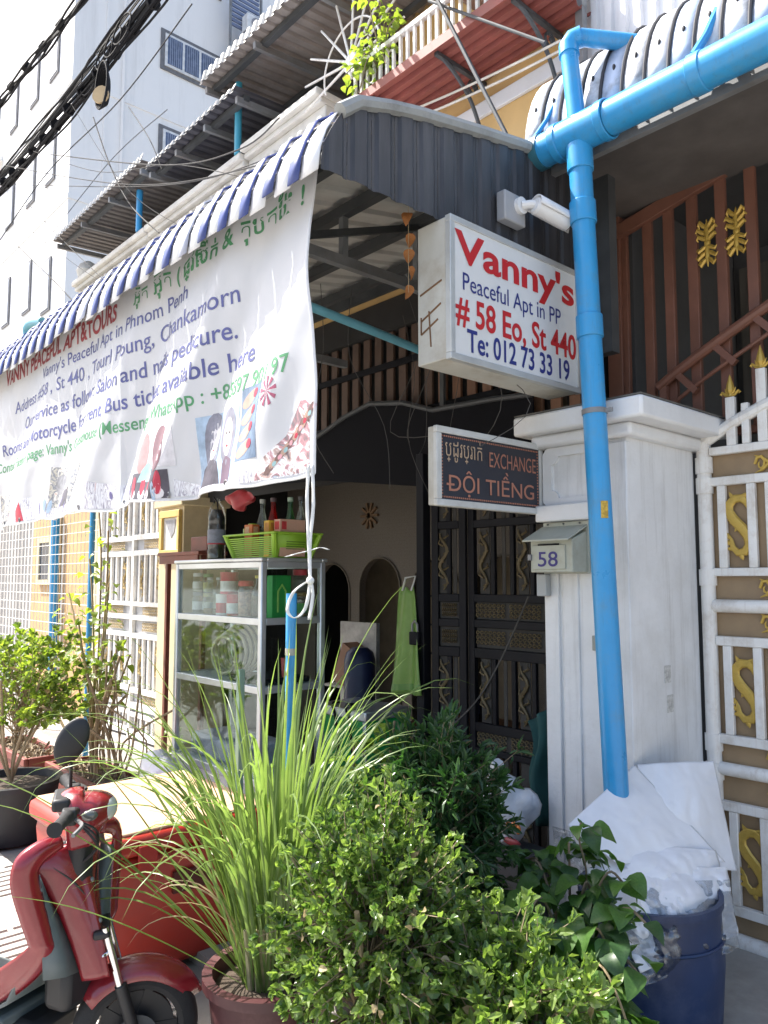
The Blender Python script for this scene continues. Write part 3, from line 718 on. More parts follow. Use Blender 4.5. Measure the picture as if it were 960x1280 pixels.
b_ = MB(); b_.grid(lambda u, v: bsurf(BX0 + (BX1 - BX0) * u, BZ1 + (BZ0 - BZ1) * v), 420, 110)
part('vinyl_sheet', b_, VINYL, t, smooth=180)
hem = MB(); hem.tube([bsurf(BX0 + (BX1 - BX0) * k / 150, BZ0, .0) for k in range(151)], .0045, 6); part('bottom_hem', hem, VINYL, t)
hem = MB(); hem.tube([bsurf(BX1, BZ0 + (BZ1 - BZ0) * k / 30) for k in range(31)], .006, 6); part('side_hem', hem, VINYL, t)
def print_on(mb, x, z, m_, name='lettering', o=.0016, shear=0.0):
    M = MB(); M.f = mb.f; M.v = [bsurf(x + p.x + shear * p.y, z + p.y, o + p.z) for p in mb.v]
    return lettering(name, M, m_, t, key=(lambda p: p.x) if name == 'lettering' else None)
NAVY_S = NAVY; NAVY = mat('faded_navy_print', (.075, .085, .25), .55, var=.3, scale=5); GREENP = mat('faded_green_print', (.07, .27, .12), .55, var=.3, scale=5)
RED2 = mat('dark_red_print', (.32, .05, .06), .55, var=.3, scale=5)
lines = (("VANNY PEACEFUL APT&TOURS", -5.53, 1.82, 2.845, .105, RED2, .035),
         ("អ៊ុត អ៊ុត ( ធ្វើសក់ & តុបតែង !", -3.50, 1.38, 2.835, .125, GREENP, .02),
         ("Vanny's Peaceful Apt in Phnom Penh", -4.78, 1.82, 2.730, .092, NAVY, .006),
         ("Address #58 , St 440 , Tourl Poung, Chankamorn", -5.34, 2.78, 2.608, .100, NAVY, .006),
         ("Our service as follow: Salon and nails pedicure.", -5.12, 2.52, 2.476, .100, NAVY, .012),
         ("Rooms and Motorcycle for rent, Bus ticket available here", -5.53, 3.10, 2.350, .100, NAVY, .012),
         ("Contact Facebook page: Vanny's Guesthouse (Messenger)WhatsApp : +85597 901 97", -5.62, 3.46, 2.250, .085, GREENP, .012))
for body, x, w, z, h, m_, bo in lines:
    print_on(text_mb(body, bold=bo, width=w, height=h, cuts=.018, zcuts=.02, sans=(m_ is not GREENP or w > 2)), x, z, m_)
# photographs printed along the lower edge: portraits, hands and nails, kept as plain colour areas
def shape(pts, cuts=.02):
    bm = bmesh.new(); vv = [bm.verts.new((a, b, 0)) for a, b in pts]; bm.faces.new(vv)
    x0 = min(a for a, b in pts); x1 = max(a for a, b in pts); z0 = min(b for a, b in pts); z1 = max(b for a, b in pts)
    k = 1
    while x0 + k * cuts < x1:
        bmesh.ops.bisect_plane(bm, geom=bm.verts[:] + bm.edges[:] + bm.faces[:], plane_co=(x0 + k * cuts, 0, 0), plane_no=(1, 0, 0)); k += 1
    k = 1
    while z0 + k * .04 < z1:
        bmesh.ops.bisect_plane(bm, geom=bm.verts[:] + bm.edges[:] + bm.faces[:], plane_co=(0, z0 + k * .04, 0), plane_no=(0, 1, 0)); k += 1
    M = MB(); bm.verts.index_update(); M.add([v.co.copy() for v in bm.verts], [tuple(v.index for v in f.verts) for f in bm.faces]); bm.free(); return M
def oval(cx, cz, a, b, n=18, rot=0):
    return [(cx + a * math.cos(2 * math.pi * k / n) * math.cos(rot) - b * math.sin(2 * math.pi * k / n) * math.sin(rot), cz + a * math.cos(2 * math.pi * k / n) * math.sin(rot) + b * math.sin(2 * math.pi * k / n) * math.cos(rot)) for k in range(n)]
def rect(x0, x1, z0, z1): return [(x0, z0), (x1, z0), (x1, z1), (x0, z1)]
pc = lambda n_, c_, v_=.25, s_=18: mat('print_' + n_, c_, .5, var=v_, scale=s_)
SKIN = pc('skin', (.42, .27, .21)); HAIRD = pc('dark_hair', (.06, .035, .035)); HAIRB = pc('brown_hair', (.16, .09, .08)); PALE = pc('pale', (.62, .60, .62), .2)
BLUEP = pc('soft_blue', (.34, .45, .58), .3); GREYP = pc('grey', (.30, .30, .33), .4); CRIM = pc('crimson', (.42, .02, .05), .2); DARKP = pc('dark', (.07, .06, .08), .5); TEALP = pc('teal', (.25, .42, .44), .3); PINKP = pc('pink', (.62, .30, .34), .3); OLIVE = pc('olive', (.30, .29, .22), .5, 30)
def pr(pts, m_, o=.003): print_on(shape([(a, 1.912 + (b - 1.912) * 1.2) for a, b in pts]), 0, 0, m_, 'printed_photo', .0012 + (o - .0025) * .45)
# two women
pr(rect(-2.86, -2.52, 1.925, 2.168), BLUEP, .0025)
for cx, hc in ((-2.755, BLUEP), (-2.605, PALE)):
    pr(oval(cx, 2.075, .070, .098), pc('ash_hair', (.20, .20, .25), .4), .004); pr(oval(cx + .004, 2.075, .042, .064), PALE if cx < -2.7 else pc('light_skin', (.58, .50, .47), .1), .005)
    for sx in (-.017, .017): pr(oval(cx + .004 + sx, 2.087, .008, .004, 8), DARKP, .006)
    pr(oval(cx + .004, 2.045, .012, .004, 8), CRIM, .006)
pr([(-2.84, 1.925), (-2.67, 1.925), (-2.70, 2.0), (-2.76, 2.02), (-2.83, 1.99)], DARKP, .0045); pr([(-2.66, 1.925), (-2.53, 1.925), (-2.55, 2.0), (-2.61, 2.015), (-2.65, 1.99)], pc('plum', (.13, .08, .12)), .0045)
# hand with red nails, right
pr(rect(-2.505, -2.335, 1.985, 2.215), pc('steel_blue', (.13, .19, .28), .4), .0025)
for i in range(4):
    pr(oval(-2.435, 2.175 - i * .052, .066, .022, 14, .25), SKIN, .004); pr(oval(-2.385, 2.187 - i * .052, .020, .014, 10, .25), CRIM, .005)
for i in range(9):
    a = i * 2 * math.pi / 9; pr([(-2.275, 2.17), (-2.275 + .05 * math.cos(a), 2.17 + .045 * math.sin(a)), (-2.275 + .05 * math.cos(a + .3), 2.17 + .045 * math.sin(a + .3))], pc('berry', (.30, .06, .12)), .004)
def photo_mat(name, cols, scale, stretch=(1, 1, 1)):
    m = bpy.data.materials.new(name); m.use_nodes = True; n = m.node_tree.nodes; l = m.node_tree.links
    tc = n.new('ShaderNodeTexCoord'); mp = n.new('ShaderNodeMapping'); mp.inputs['Scale'].default_value = stretch; mp.inputs['Rotation'].default_value = (0, .5, 0)
    tx = n.new('ShaderNodeTexNoise'); tx.inputs['Scale'].default_value = scale; tx.inputs['Detail'].default_value = 4; tx.inputs['Distortion'].default_value = 1.6
    rp = n.new('ShaderNodeValToRGB'); rp.color_ramp.interpolation = 'EASE'
    while len(rp.color_ramp.elements) < len(cols): rp.color_ramp.elements.new(.5)
    for i, c_ in enumerate(cols): rp.color_ramp.elements[i].position = .28 + .44 * i / (len(cols) - 1); rp.color_ramp.elements[i].color = (*c_, 1)
    l.new(tc.outputs['Object'], mp.inputs['Vector']); l.new(mp.outputs[0], tx.inputs['Vector']); l.new(tx.outputs['Fac'], rp.inputs['Fac']); l.new(rp.outputs['Color'], n['Principled BSDF'].inputs['Base Color']); n['Principled BSDF'].inputs['Roughness'].default_value = .5
    return m
Wv = (.76, .77, .80)
COLL = photo_mat('print_collage', [(.14, .10, .11), (.45, .32, .29), Wv, (.42, .22, .24), (.20, .15, .16), (.34, .42, .50)], 14)
STREAK = photo_mat('print_streaks', [Wv, Wv, (.50, .49, .52), Wv, (.30, .28, .34), Wv, (.55, .40, .40)], 9, (4, 4, 1.0))
STREET = photo_mat('print_street', [(.20, .17, .14), (.44, .42, .36), (.14, .15, .18), (.60, .58, .54), (.35, .12, .10)], 12, (1, 1, 1.6))
# strip of half faded pictures along the whole lower edge
pr([(-5.75, 1.915), (-3.45, 1.915), (-3.45, 1.985), (-3.9, 2.03), (-4.7, 2.02), (-5.75, 2.06)], STREAK, .0015)
pr([(-3.0, 1.915), (-2.10, 1.915), (-2.10, 1.945), (-2.5, 1.95), (-2.85, 1.94), (-3.0, 1.975)], STREAK, .0015)
# nails collage at the right corner
pr([(-2.36, 1.918), (-2.085, 1.918), (-2.078, 2.10), (-2.12, 2.13), (-2.20, 2.03), (-2.30, 1.98)], COLL, .0018)
for i in range(9):
    cx = -2.27 + .024 * i; cz = 1.945 + .017 * i
    pr(oval(cx, cz, .030, .011, 12, .5 + .06 * i), SKIN if i % 2 else HAIRB, .0030 + .0002 * i); pr(oval(cx + .022, cz + .012, .010, .007, 10, .5), rnd.choice([DARKP, PINKP, TEALP, CRIM]), .0036 + .0002 * i)
# two heads and red nails, middle
pr(rect(-3.42, -2.98, 2.02, 2.16), PALE, .0025); pr(oval(-3.285, 2.085, .058, .078), pc('rose_brown', (.34, .19, .19)), .004); pr(oval(-3.115, 2.09, .075, .085), pc('wine_brown', (.15, .07, .085)), .004)
pr([(-3.30, 1.975), (-3.16, 1.975), (-3.17, 2.03), (-3.22, 2.05), (-3.27, 2.02)], TEALP, .0045)
pr(rect(-3.40, -3.02, 1.912, 2.01), DARKP, .0028)
for i in range(4):
    pr(oval(-3.33 + i * .085, 1.955 + .012 * (i % 2), .020, .042, 12, -.1), CRIM, .0045); pr(oval(-3.33 + i * .085, 1.93, .030, .02, 12), PALE, .0038)
# left collage
pr([(-4.60, 1.96), (-4.10, 1.94), (-4.02, 2.12), (-4.55, 2.15)], STREET, .0025); pr(rect(-4.33, -4.15, 1.955, 2.03), DARKP, .004); pr(oval(-4.42, 2.06, .09, .05), pc('street', (.22, .22, .24), .5, 40), .0042)
pr([(-4.98, 1.915), (-4.86, 1.915), (-4.92, 2.01), (-4.99, 1.97)], CRIM, .004); pr([(-5.6, 1.925), (-5.1, 1.92), (-5.15, 2.06), (-5.6, 2.09)], STREET, .0025)
for i in range(14):
    cx = rnd.uniform(-5.5, -2.9); cz = rnd.uniform(1.915, 1.985)
    pr(oval(cx, cz, rnd.uniform(.006, .018), rnd.uniform(.012, .045), 8, rnd.uniform(-.7, .3)), rnd.choice([GREYP, PINKP, BLUEP, SKIN, DARKP, pc('violet', (.16, .14, .33))]), .0034 + .0001 * i)
for k in range(9):
    p = bsurf(BX0 + .10 + (BX1 - BX0 - .13) * k / 8, BZ0 + .022, .002); part('eyelet', MB().tube([p + Vector((.011 * math.cos(a), 0, .011 * math.sin(a))) for a in [q * math.pi / 6 for q in range(13)]], .0035, 6), GREY_STEEL, t)
# ropes tied at the banner corner
t = thing('tie_ribbon', 'white fabric ribbon knotted and hanging from the lower banner corner', 'ribbon', (-2.06, 1.53, 1.45))
RIB = mat('white_ribbon', (.72, .72, .70), .8, var=.08)
def ribbon(pts, w=.012):
    m = MB(); pts = [Vector(p) for p in pts]; fv = []
    for i, p in enumerate(pts):
        tw = .5 * math.sin(i * 1.1); s_ = Vector((math.cos(tw + .75), math.sin(tw + .75), 0)) * w / 2; fv += [p - s_, p + s_]
    m.add(fv, [(2 * i, 2 * i + 1, 2 * i + 3, 2 * i + 2) for i in range(len(pts) - 1)]); return m
def cat(pts, n=6):
    pts = [Vector(p) for p in pts]; out = []
    for i in range(len(pts) - 1):
        p0 = pts[max(0, i - 1)]; p1 = pts[i]; p2 = pts[i + 1]; p3 = pts[min(len(pts) - 1, i + 2)]
        for k in range(n):
            s_ = k / n; out.append(.5 * ((2 * p1) + (p2 - p0) * s_ + (2 * p0 - 5 * p1 + 4 * p2 - p3) * s_ * s_ + (3 * p1 - p0 - 3 * p2 + p3) * s_ ** 3))
    out.append(pts[-1]); return out
q = Vector((-2.062, 1.515, 0))
def rp(*l): return cat([(q.x + a, q.y + a * .9, z) for a, z in l])
part('strand', ribbon(rp((0, 1.93), (-.004, 1.82), (.0, 1.70), (.004, 1.60), (.006, 1.545))), RIB, t, solid=.001)
part('strand', ribbon(rp((.008, 1.93), (.012, 1.80), (.004, 1.66), (.006, 1.545))), RIB, t, solid=.001)
part('bow_loop', ribbon(rp((.006, 1.55), (-.035, 1.51), (-.05, 1.45), (-.03, 1.425), (-.005, 1.46), (.006, 1.545))), RIB, t, solid=.001)
part('tail', ribbon(rp((.006, 1.55), (.012, 1.50), (.004, 1.42))), RIB, t, solid=.001)
part('tail', ribbon(rp((-.055, 1.625), (-.03, 1.635), (.002, 1.645), (.03, 1.655), (.05, 1.648))), RIB, t, solid=.001)
part('knot', MB().blob((q.x + .006, q.y + .005, 1.547), .014, .014, .014, 10, 6), RIB, t)
# ================================================================== the shop house
CREAM = mat('cream_wall', (.62, .52, .33), .7, var=.12, scale=3, dirt=(.34, .28, .18), dirt_amt=.5, bump=.15, bscale=60)
YELL = mat('yellow_wall', (.62, .41, .17), .7, var=.12, scale=2, dirt=(.38, .26, .12), dirt_amt=.5, bump=.12, bscale=50)
DARKI = mat('dark_interior', (.03, .029, .029), .8, var=.3)  # near black: the shade of the unlit shop is put into this colour
FLOORM = mat('tiled_floor', (.16, .14, .125), .5, var=.25)
WOODB = mat('brown_wood', (.16, .075, .035), .55, var=.35, scale=8, stretch=(1, 1, 8))
hs = thing('shop_house', 'row house with an open ground floor shop behind the striped awning', 'house', (-4.1, 3.6, 0))
part('side_pier', MB().bx(-6.28, -5.84, 3.02, 3.42, .05, 3.30), CREAM, hs, bevel=.006)
part('pier_capital', MB().bx(-6.31, -5.80, 2.98, 3.44, 2.16, 2.24), CREAM, hs, bevel=.01)
part('upper_wall', MB().bx(-6.28, -2.0, 3.10, 3.30, 3.30, 4.62), YELL, hs)
part('wall_band', MB().bx(-4.4, -2.02, 3.075, 3.098, 4.065, 4.15), WHITE, hs, bevel=.004)
part('lower_band', MB().bx(-4.4, -2.02, 3.085, 3.098, 3.72, 3.78), CREAM, hs, bevel=.004)
part('upper_storey', MB().bx(-3.70, -2.0, 3.36, 3.50, 4.62, 6.2), YELL, hs)
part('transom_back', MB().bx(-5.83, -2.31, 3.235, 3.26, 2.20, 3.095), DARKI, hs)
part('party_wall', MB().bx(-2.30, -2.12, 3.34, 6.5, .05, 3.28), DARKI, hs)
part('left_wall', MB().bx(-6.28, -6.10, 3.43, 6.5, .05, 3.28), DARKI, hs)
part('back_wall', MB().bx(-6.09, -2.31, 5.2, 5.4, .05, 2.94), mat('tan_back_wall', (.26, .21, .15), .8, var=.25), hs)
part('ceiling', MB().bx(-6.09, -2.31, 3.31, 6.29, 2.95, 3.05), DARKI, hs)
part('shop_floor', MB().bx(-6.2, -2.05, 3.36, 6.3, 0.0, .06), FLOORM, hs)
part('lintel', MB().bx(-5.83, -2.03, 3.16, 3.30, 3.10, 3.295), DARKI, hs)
# patterned partition with two arches
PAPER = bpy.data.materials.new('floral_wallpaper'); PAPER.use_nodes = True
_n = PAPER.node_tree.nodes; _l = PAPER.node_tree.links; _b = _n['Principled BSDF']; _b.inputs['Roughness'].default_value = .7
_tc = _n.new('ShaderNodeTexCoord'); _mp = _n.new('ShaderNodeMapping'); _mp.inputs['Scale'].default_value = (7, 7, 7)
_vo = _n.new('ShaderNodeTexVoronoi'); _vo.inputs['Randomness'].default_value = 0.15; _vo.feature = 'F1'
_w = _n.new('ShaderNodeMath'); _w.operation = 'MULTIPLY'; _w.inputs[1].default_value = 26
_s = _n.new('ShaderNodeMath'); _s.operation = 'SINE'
_r = _n.new('ShaderNodeValToRGB'); _r.color_ramp.elements[0].color = (.11, .092, .075, 1); _r.color_ramp.elements[1].color = (.21, .185, .155, 1); _r.color_ramp.elements[0].position = .35  # pattern tones darkened, so the dim room's shade is in the paper colour
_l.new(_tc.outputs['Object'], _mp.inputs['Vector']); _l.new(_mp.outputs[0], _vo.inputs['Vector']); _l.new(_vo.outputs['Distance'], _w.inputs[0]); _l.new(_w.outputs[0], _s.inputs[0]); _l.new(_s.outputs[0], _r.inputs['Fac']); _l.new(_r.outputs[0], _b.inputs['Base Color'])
def arch_wall(x0, x1, z0, z1, arches, y0, y1):
    """wall with arched openings (cx, half width, springing height)"""
    m = MB(); edges = sorted(arches); prev = x0
    for cx, hw, zs in edges:
        m.bx(prev, cx - hw, y0, y1, z0, z1); n = 12
        top = [(cx - hw * math.cos(math.pi * k / n), zs + hw * math.sin(math.pi * k / n)) for k in range(n + 1)]
        m.prism(top + [(cx + hw, z1), (cx - hw, z1)], 'y', y0, y1); prev = cx + hw
    m.bx(prev, x1, y0, y1, z0, z1); return m
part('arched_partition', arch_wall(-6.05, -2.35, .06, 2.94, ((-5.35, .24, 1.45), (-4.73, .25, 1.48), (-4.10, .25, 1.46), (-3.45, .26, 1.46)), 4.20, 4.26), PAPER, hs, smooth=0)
for cx, hw, zs in ((-4.73, .25, 1.48), (-4.10, .25, 1.46), (-5.35, .24, 1.45), (-3.45, .26, 1.46)):
    pts = [(cx - hw, 4.19, .06)] + [(cx - hw * math.cos(math.pi * k / 12), 4.19, zs + hw * math.sin(math.pi * k / 12)) for k in range(13)] + [(cx + hw, 4.19, .06)]
    part('arch_trim', MB().tube(pts, .007, 6), mat('beige_trim', (.16, .135, .105), .6), hs)
BRD = mat('rear_panel_tan', (.20, .16, .11), .6, var=.3)
part('rear_panel', MB().bx(-4.95, -4.5, 4.9, 4.93, .06, 1.70), BRD, hs)
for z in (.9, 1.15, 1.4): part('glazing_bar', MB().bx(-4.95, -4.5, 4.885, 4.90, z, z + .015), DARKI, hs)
ros = MB()
for k in range(10):
    a = k * math.pi / 5
    ros.bar((-4.85, 4.196, 2.08), (-4.85 + .11 * math.cos(a), 4.196, 2.08 + .11 * math.sin(a)), .035, .02)
ros.tube([(-4.85, 4.20, 2.08), (-4.85, 4.188, 2.08)], .045, 14)
part('rosette', ros, mat('rust_brown_relief', (.20, .12, .065), .7, var=.3), hs)
# black arched fabric panel above the doorway
val = [(-5.6, 2.28), (-5.6, 2.35), (-4.9, 2.40), (-4.5, 2.42), (-4.12, 2.515), (-3.85, 2.60), (-3.6, 2.645), (-3.3, 2.60), (-3.05, 2.515), (-2.6, 2.50), (-2.35, 2.48), (-2.35, 2.06), (-3.0, 2.065), (-4.1, 2.21)]
dv = thing('door_valance', 'black arched sheet panel above the shop doorway', 'panel', (-4, 3.12, 2.06))
part('sheet', MB().prism(val, 'y', 3.115, 3.125), mat('black_sheet', (.008, .008, .011), .8, spec=.15), dv, smooth=0)
part('top_tube', MB().tube([(x_, 3.11, z_) for x_, z_ in val[1:11]], .016, 8), DARK_STEEL, dv)
part('hanger', MB().bx(-4.5, -4.47, 3.11, 3.13, 2.42, 3.11), DARK_STEEL, dv); part('hanger', MB().bx(-3.0, -2.97, 3.115, 3.135, 2.5, 3.11), DARK_STEEL, dv)
# transom slats
tr = thing('transom_grille', 'row of brown vertical slats high under the awning behind the light box sign', 'grille', (-3.9, 3.2, 2.2))
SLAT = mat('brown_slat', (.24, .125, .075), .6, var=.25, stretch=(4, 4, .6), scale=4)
x = -2.12; k = 0
while x > -5.8:
    lo_ = 2.24 if x > -2.9 else (2.52 if x > -4.6 else 2.45)
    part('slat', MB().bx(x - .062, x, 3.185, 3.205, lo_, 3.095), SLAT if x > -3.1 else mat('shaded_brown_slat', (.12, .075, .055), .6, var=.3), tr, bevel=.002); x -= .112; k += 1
part('cross_rail', MB().bx(-5.83, -2.06, 3.17, 3.184, 2.86, 2.90), BLACK_IRON, tr); part('cross_rail', MB().bx(-5.83, -2.06, 3.17, 3.184, 2.53, 2.57), BLACK_IRON, tr)
part('cross_rail', MB().bx(-2.95, -2.06, 3.17, 3.184, 2.24, 2.29), BLACK_IRON, tr)

# ================================================================== black folding gate
BEIGE = mat('dull_panel', (.055, .053, .05), .7, var=.2, spec=.2)
scr = MB()
for i in range(7):
    for j in range(3):
        cx = (i - 3) * .028; cz = (j - 1) * .024
        scr.tube([(cx + .013 * math.cos(a) * (1 - a / 9), 0, cz + .013 * math.sin(a) * (1 - a / 9)) for a in [q * .8 for q in range(9)]], .0035, 4)
scroll_me = scr.mesh('scroll_panel'); scroll_me.materials.append(DULL_GOLD)
vsc = MB()
vsc.tube([(.022 * math.sin(q * .75), 0, -.15 + q * .02) for q in range(16)], [.004 + .006 * math.sin(q * .2) for q in range(16)], 6)
for q in range(7): vsc.tube([(.0, 0, -.13 + q * .042), (.03 * (-1) ** q, 0, -.115 + q * .042), (.022 * (-1) ** q, 0, -.095 + q * .042)], [.006, .006, .002], 5)
vert_me = vsc.mesh('vine_ornament'); vert_me.materials.append(DULL_GOLD)
def black_leaf(name, label, w, loc, rz):
    g_ = thing(name, label, 'gate', loc, rz, None)
    def B(nm, x0, x1, z0, z1, d=.03, m_=BLACK_IRON, y=0.0): return part(nm, MB().bx(x0, x1, y - d / 2, y + d / 2, z0, z1), m_, g_, local=True, bevel=.003)
    B('stile', 0, .04, .06, 2.22); B('stile', w - .04, w, .06, 2.22)
    for z0, z1 in ((2.18, 2.22), (1.82, 1.86), (1.435, 1.475), (1.305, 1.345), (1.15, 1.20), (.78, .825), (.67, .70), (.09, .15)): B('rail', .0405, w - .0405, z0, z1)
    nb = max(2, round((w - .08) / .125))
    for (z0, z1) in ((1.86, 2.18), (1.475, 1.82), (.825, 1.15), (.15, .67)):
        for i in range(nb):
            cx = .04 + (w - .08) * (i + .5) / nb
            if i % 2 == 0:
                B('panel_strip', cx - .033, cx + .033, z0, z1, .006, BEIGE, .006)
                o = put(vert_me, 'vine_ornament', None, g_, (cx, -.008, (z0 + z1) / 2), scale=(1, 1, min(1, (z1 - z0) / .34)))
            else: B('slim_strip', cx - .012, cx + .012, z0, z1, .006, BEIGE, .006)
            if i: 
                bx_ = .04 + (w - .08) * i / nb; B('bar', bx_ - .013, bx_ + .013, z0, z1, .022)
    for z0, z1 in ((1.345, 1.435), (1.20, 1.305), (.70, .78)):
        B('band_panel', .0405, w - .0405, z0, z1, .006, BEIGE, .006)
        for i in range(max(1, int(w / .22))):
            put(scroll_me, 'scroll_panel', None, g_, (.14 + i * .22, -.006, (z0 + z1) / 2)) if w > .3 else put(scroll_me, 'scroll_panel', None, g_, (w / 2, -.006, (z0 + z1) / 2), scale=(.45, 1, 1))
    return g_
black_leaf('folding_gate_leaf', 'wide black iron gate leaf with dull gold vine panels beside the white pillar', .70, (-2.735, 3.06, 0), 0)
black_leaf('folding_gate_leaf', 'narrow black iron gate leaf folded at the left of the wide one', .20, (-2.93, 2.98, 0), R(18))
part('hook', MB().tube([(-2.94, 2.955, 1.30), (-2.945, 2.935, 1.285), (-2.95, 2.94, 1.265)], .006, 6), GREY_STEEL, bpy.data.objects['folding_gate_leaf.001']) if False else None
solo('gate_post', MB().bx(-3.03, -2.975, 2.955, 3.01, .05, 2.24), BLACK_IRON, 'black iron post at the open end of the folding gate', 'post', bevel=.003)
t = thing('padlock', 'black padlock hanging on the black gate post beside the green bag', 'padlock', (-3.02, 2.93, 1.2))
part('body', MB().bx(-3.06, -2.99, 2.925, 2.95, 1.20, 1.27), BLACK_IRON, t, bevel=.006)
part('shackle', MB().tube([(-3.045, 2.937, 1.27), (-3.045, 2.937, 1.31), (-3.025, 2.937, 1.33), (-3.005, 2.937, 1.31), (-3.005, 2.937, 1.27)], .006, 8), GREY_STEEL, t)
# green bag hanging on the post
LIME = leaf_mat('lime_plastic', (.20, .36, .08), (.30, .48, .14), .35, (1.5, 1.5, 1.2), .3)
bgm = MB()
def bagf(u, v):
    z = 1.50 - v * .58; w = .055 + .075 * v ** .8
    return (-3.10 - w + 2 * w * u + .012 * v, 2.945 + .02 * math.sin(u * 9 + v * 3) * (.3 + v) - .01 * v, z + .012 * math.sin(u * 14) * (1 - v) + .02 * u * v)
bgm.grid(bagf, 14, 16)
t = thing('green_bag', 'lime green plastic bag hanging on the black gate post', 'bag', (-3.1, 2.94, .92))
part('bag_sheet', bgm, LIME, t, solid=.004, smooth=180)
part('strap', MB().tube([(-3.13, 2.945, 1.49), (-3.10, 2.94, 1.56), (-3.03, 2.95, 1.57), (-3.06, 2.945, 1.49)], .006, 6), mat('clear_film', (.5, .52, .5), .3), t)
part('hem_band', MB().grid(lambda u, v: tuple(Vector(bagf(u, .90 + .06 * v)) + Vector((0, -.004, 0))), 12, 2), mat('bag_print', (.12, .26, .06), .4), t, smooth=180)
# thin wire, teal cloth, plastic bag on a crate
solo('loose_wire', MB().tube(cat([(-2.30, 2.99, 1.47), (-2.42, 2.95, 1.20), (-2.56, 2.93, .98), (-2.72, 2.92, .83), (-2.86, 2.93, .74), (-2.95, 2.95, .70)]), .0045, 6), CABLE_GREY, 'thin grey wire slung across the black gate', 'wire')
cl = MB(); cl.grid(lambda u, v: (-2.27 + .17 * u + .02 * math.sin(v * 8), 2.93 + .03 * math.sin(u * 10 + v * 2), 1.0 - .55 * v - .10 * (1 - u) * (1 - v)), 12, 10)
solo('teal_cloth', cl, mat('teal_fabric', (.012, .07, .07), .8, var=.25), 'dark teal cloth hanging low on the black gate next to the pillar', 'cloth', smooth=180, solid=.004)
t = thing('storage_crate', 'dark low crate under the white plastic bag behind the bushes', 'crate', (-2.25, 2.72, .055))
CRT = mat('crate_dark', (.05, .05, .055), .6)
part('box', MB().bx(-2.36, -2.03, 2.56, 2.74, .056, .43), CRT, t, bevel=.008); part('rim', MB().bx(-2.37, -2.02, 2.55, 2.745, .40, .432), CRT, t, bevel=.004)
pb = MB(); pb.blob((-2.18, 2.635, .575), .145, .10, .15, 22, 14)
for p in pb.v:
    d_ = (abs(noise.noise(p * 8)) * 2 - .5) * .05 + noise.noise(p * 22) * .02; p += (p - Vector((-2.18, 2.635, .575))).normalized() * d_
    p.z = max(p.z, .434)
t = thing('plastic_bag', 'crumpled white plastic bag with orange print next to the pillar base', 'bag', (-2.18, 2.635, .434))
WPL = mat('white_plastic_film', (.60, .62, .65), .3, var=.15, scale=12, bump=.25, bscale=35)
part('bag_body', pb, WPL, t, smooth=60)
part('bag_knot', MB().tube(cat([(-2.20, 2.63, .70), (-2.21, 2.62, .74), (-2.18, 2.61, .77)], 3), [.03, .025, .02, .02, .025, .03, .028], 8), WPL, t)
for k in range(3):
    a = R(40 + 40 * k); part('printed_patch', MB().blob((-2.075 + .030 * math.cos(a), 2.565 + .012 * math.cos(a), .515 + .035 * math.sin(a)), .014, .008, .020, 8, 6), mat('print_orange', (.62, .18, .03), .4), t)
part('printed_patch', MB().blob((-2.075, 2.56, .487), .045, .010, .016, 10, 6), mat('print_maroon', (.22, .02, .03), .4), t)

# ================================================================== glass display cabinet
cb = thing('display_cabinet', 'aluminium and glass display cabinet filled with jars in front of the shop', 'cabinet', (-3.87, 2.40, .055))
cx0, cx1, cy0, cy1 = -4.345, -3.395, 2.20, 2.615
pw = .034
for x_ in (cx0, cx1 - pw):
    for y_ in (cy0, cy1 - pw): part('post', MB().bx(x_, x_ + pw, y_, y_ + pw, .056, 1.645), ALU, cb, bevel=.006)
def rails(z, h):
    for y_ in (cy0 + .003, cy1 - pw + .003): part('shelf_rail', MB().bx(cx0 + pw, cx1 - pw, y_, y_ + pw - .006, z, z + h), ALU, cb, bevel=.003)
    for x_ in (cx0 + .003, cx1 - pw + .003): part('shelf_rail', MB().bx(x_, x_ + pw - .006, cy0 + pw, cy1 - pw, z, z + h), ALU, cb, bevel=.003)
for z in (1.315, .965, .50): rails(z, .036)
GLASS = glass_mat('cabinet_glass', (.88, .93, .93), .05)
part('top_glass', MB().bx(cx0 + .028, cx1 - .028, cy0 + .028, cy1 - .028, 1.655, 1.663), GLASS, cb, smooth=0)  # glass used instead of a solid top, to let light down onto the goods
for a_ in ((cx0 - .008, cx1 + .008, cy0 - .008, cy0 + .03), (cx0 - .008, cx1 + .008, cy1 - .03, cy1 + .008), (cx0 - .008, cx0 + .03, cy0 + .03, cy1 - .03), (cx1 - .03, cx1 + .008, cy0 + .03, cy1 - .03)): part('top_edge', MB().bx(*a_, 1.645, 1.665), ALU, cb, bevel=.006)
rails(1.612, .032)
SHELF = mat('shelf_board', (.45, .46, .46), .5, var=.1)
for z in (1.335, .985, .52): part('shelf', MB().bx(cx0 + pw, cx1 - pw, cy0 + pw, cy1 - pw, z, z + .012), SHELF, cb)
for z0, z1 in ((1.352, 1.611), (1.002, 1.314), (.537, .964)):
    part('front_pane', MB().bx(cx0 + pw, cx1 - pw, cy0 + .015, cy0 + .019, z0, z1), GLASS, cb, smooth=0)
    part('side_pane', MB().bx(cx1 - .019, cx1 - .015, cy0 + pw, cy1 - pw, z0, z1), GLASS, cb, smooth=0)
    part('side_pane', MB().bx(cx0 + .015, cx0 + .019, cy0 + pw, cy1 - pw, z0, z1), GLASS, cb, smooth=0)
part('lower_panel', MB().bx(cx0 + pw, cx1 - pw, cy0 + .012, cy0 + .02, .09, .50), mat('dull_white_panel', (.42, .43, .42), .5, var=.15), cb)
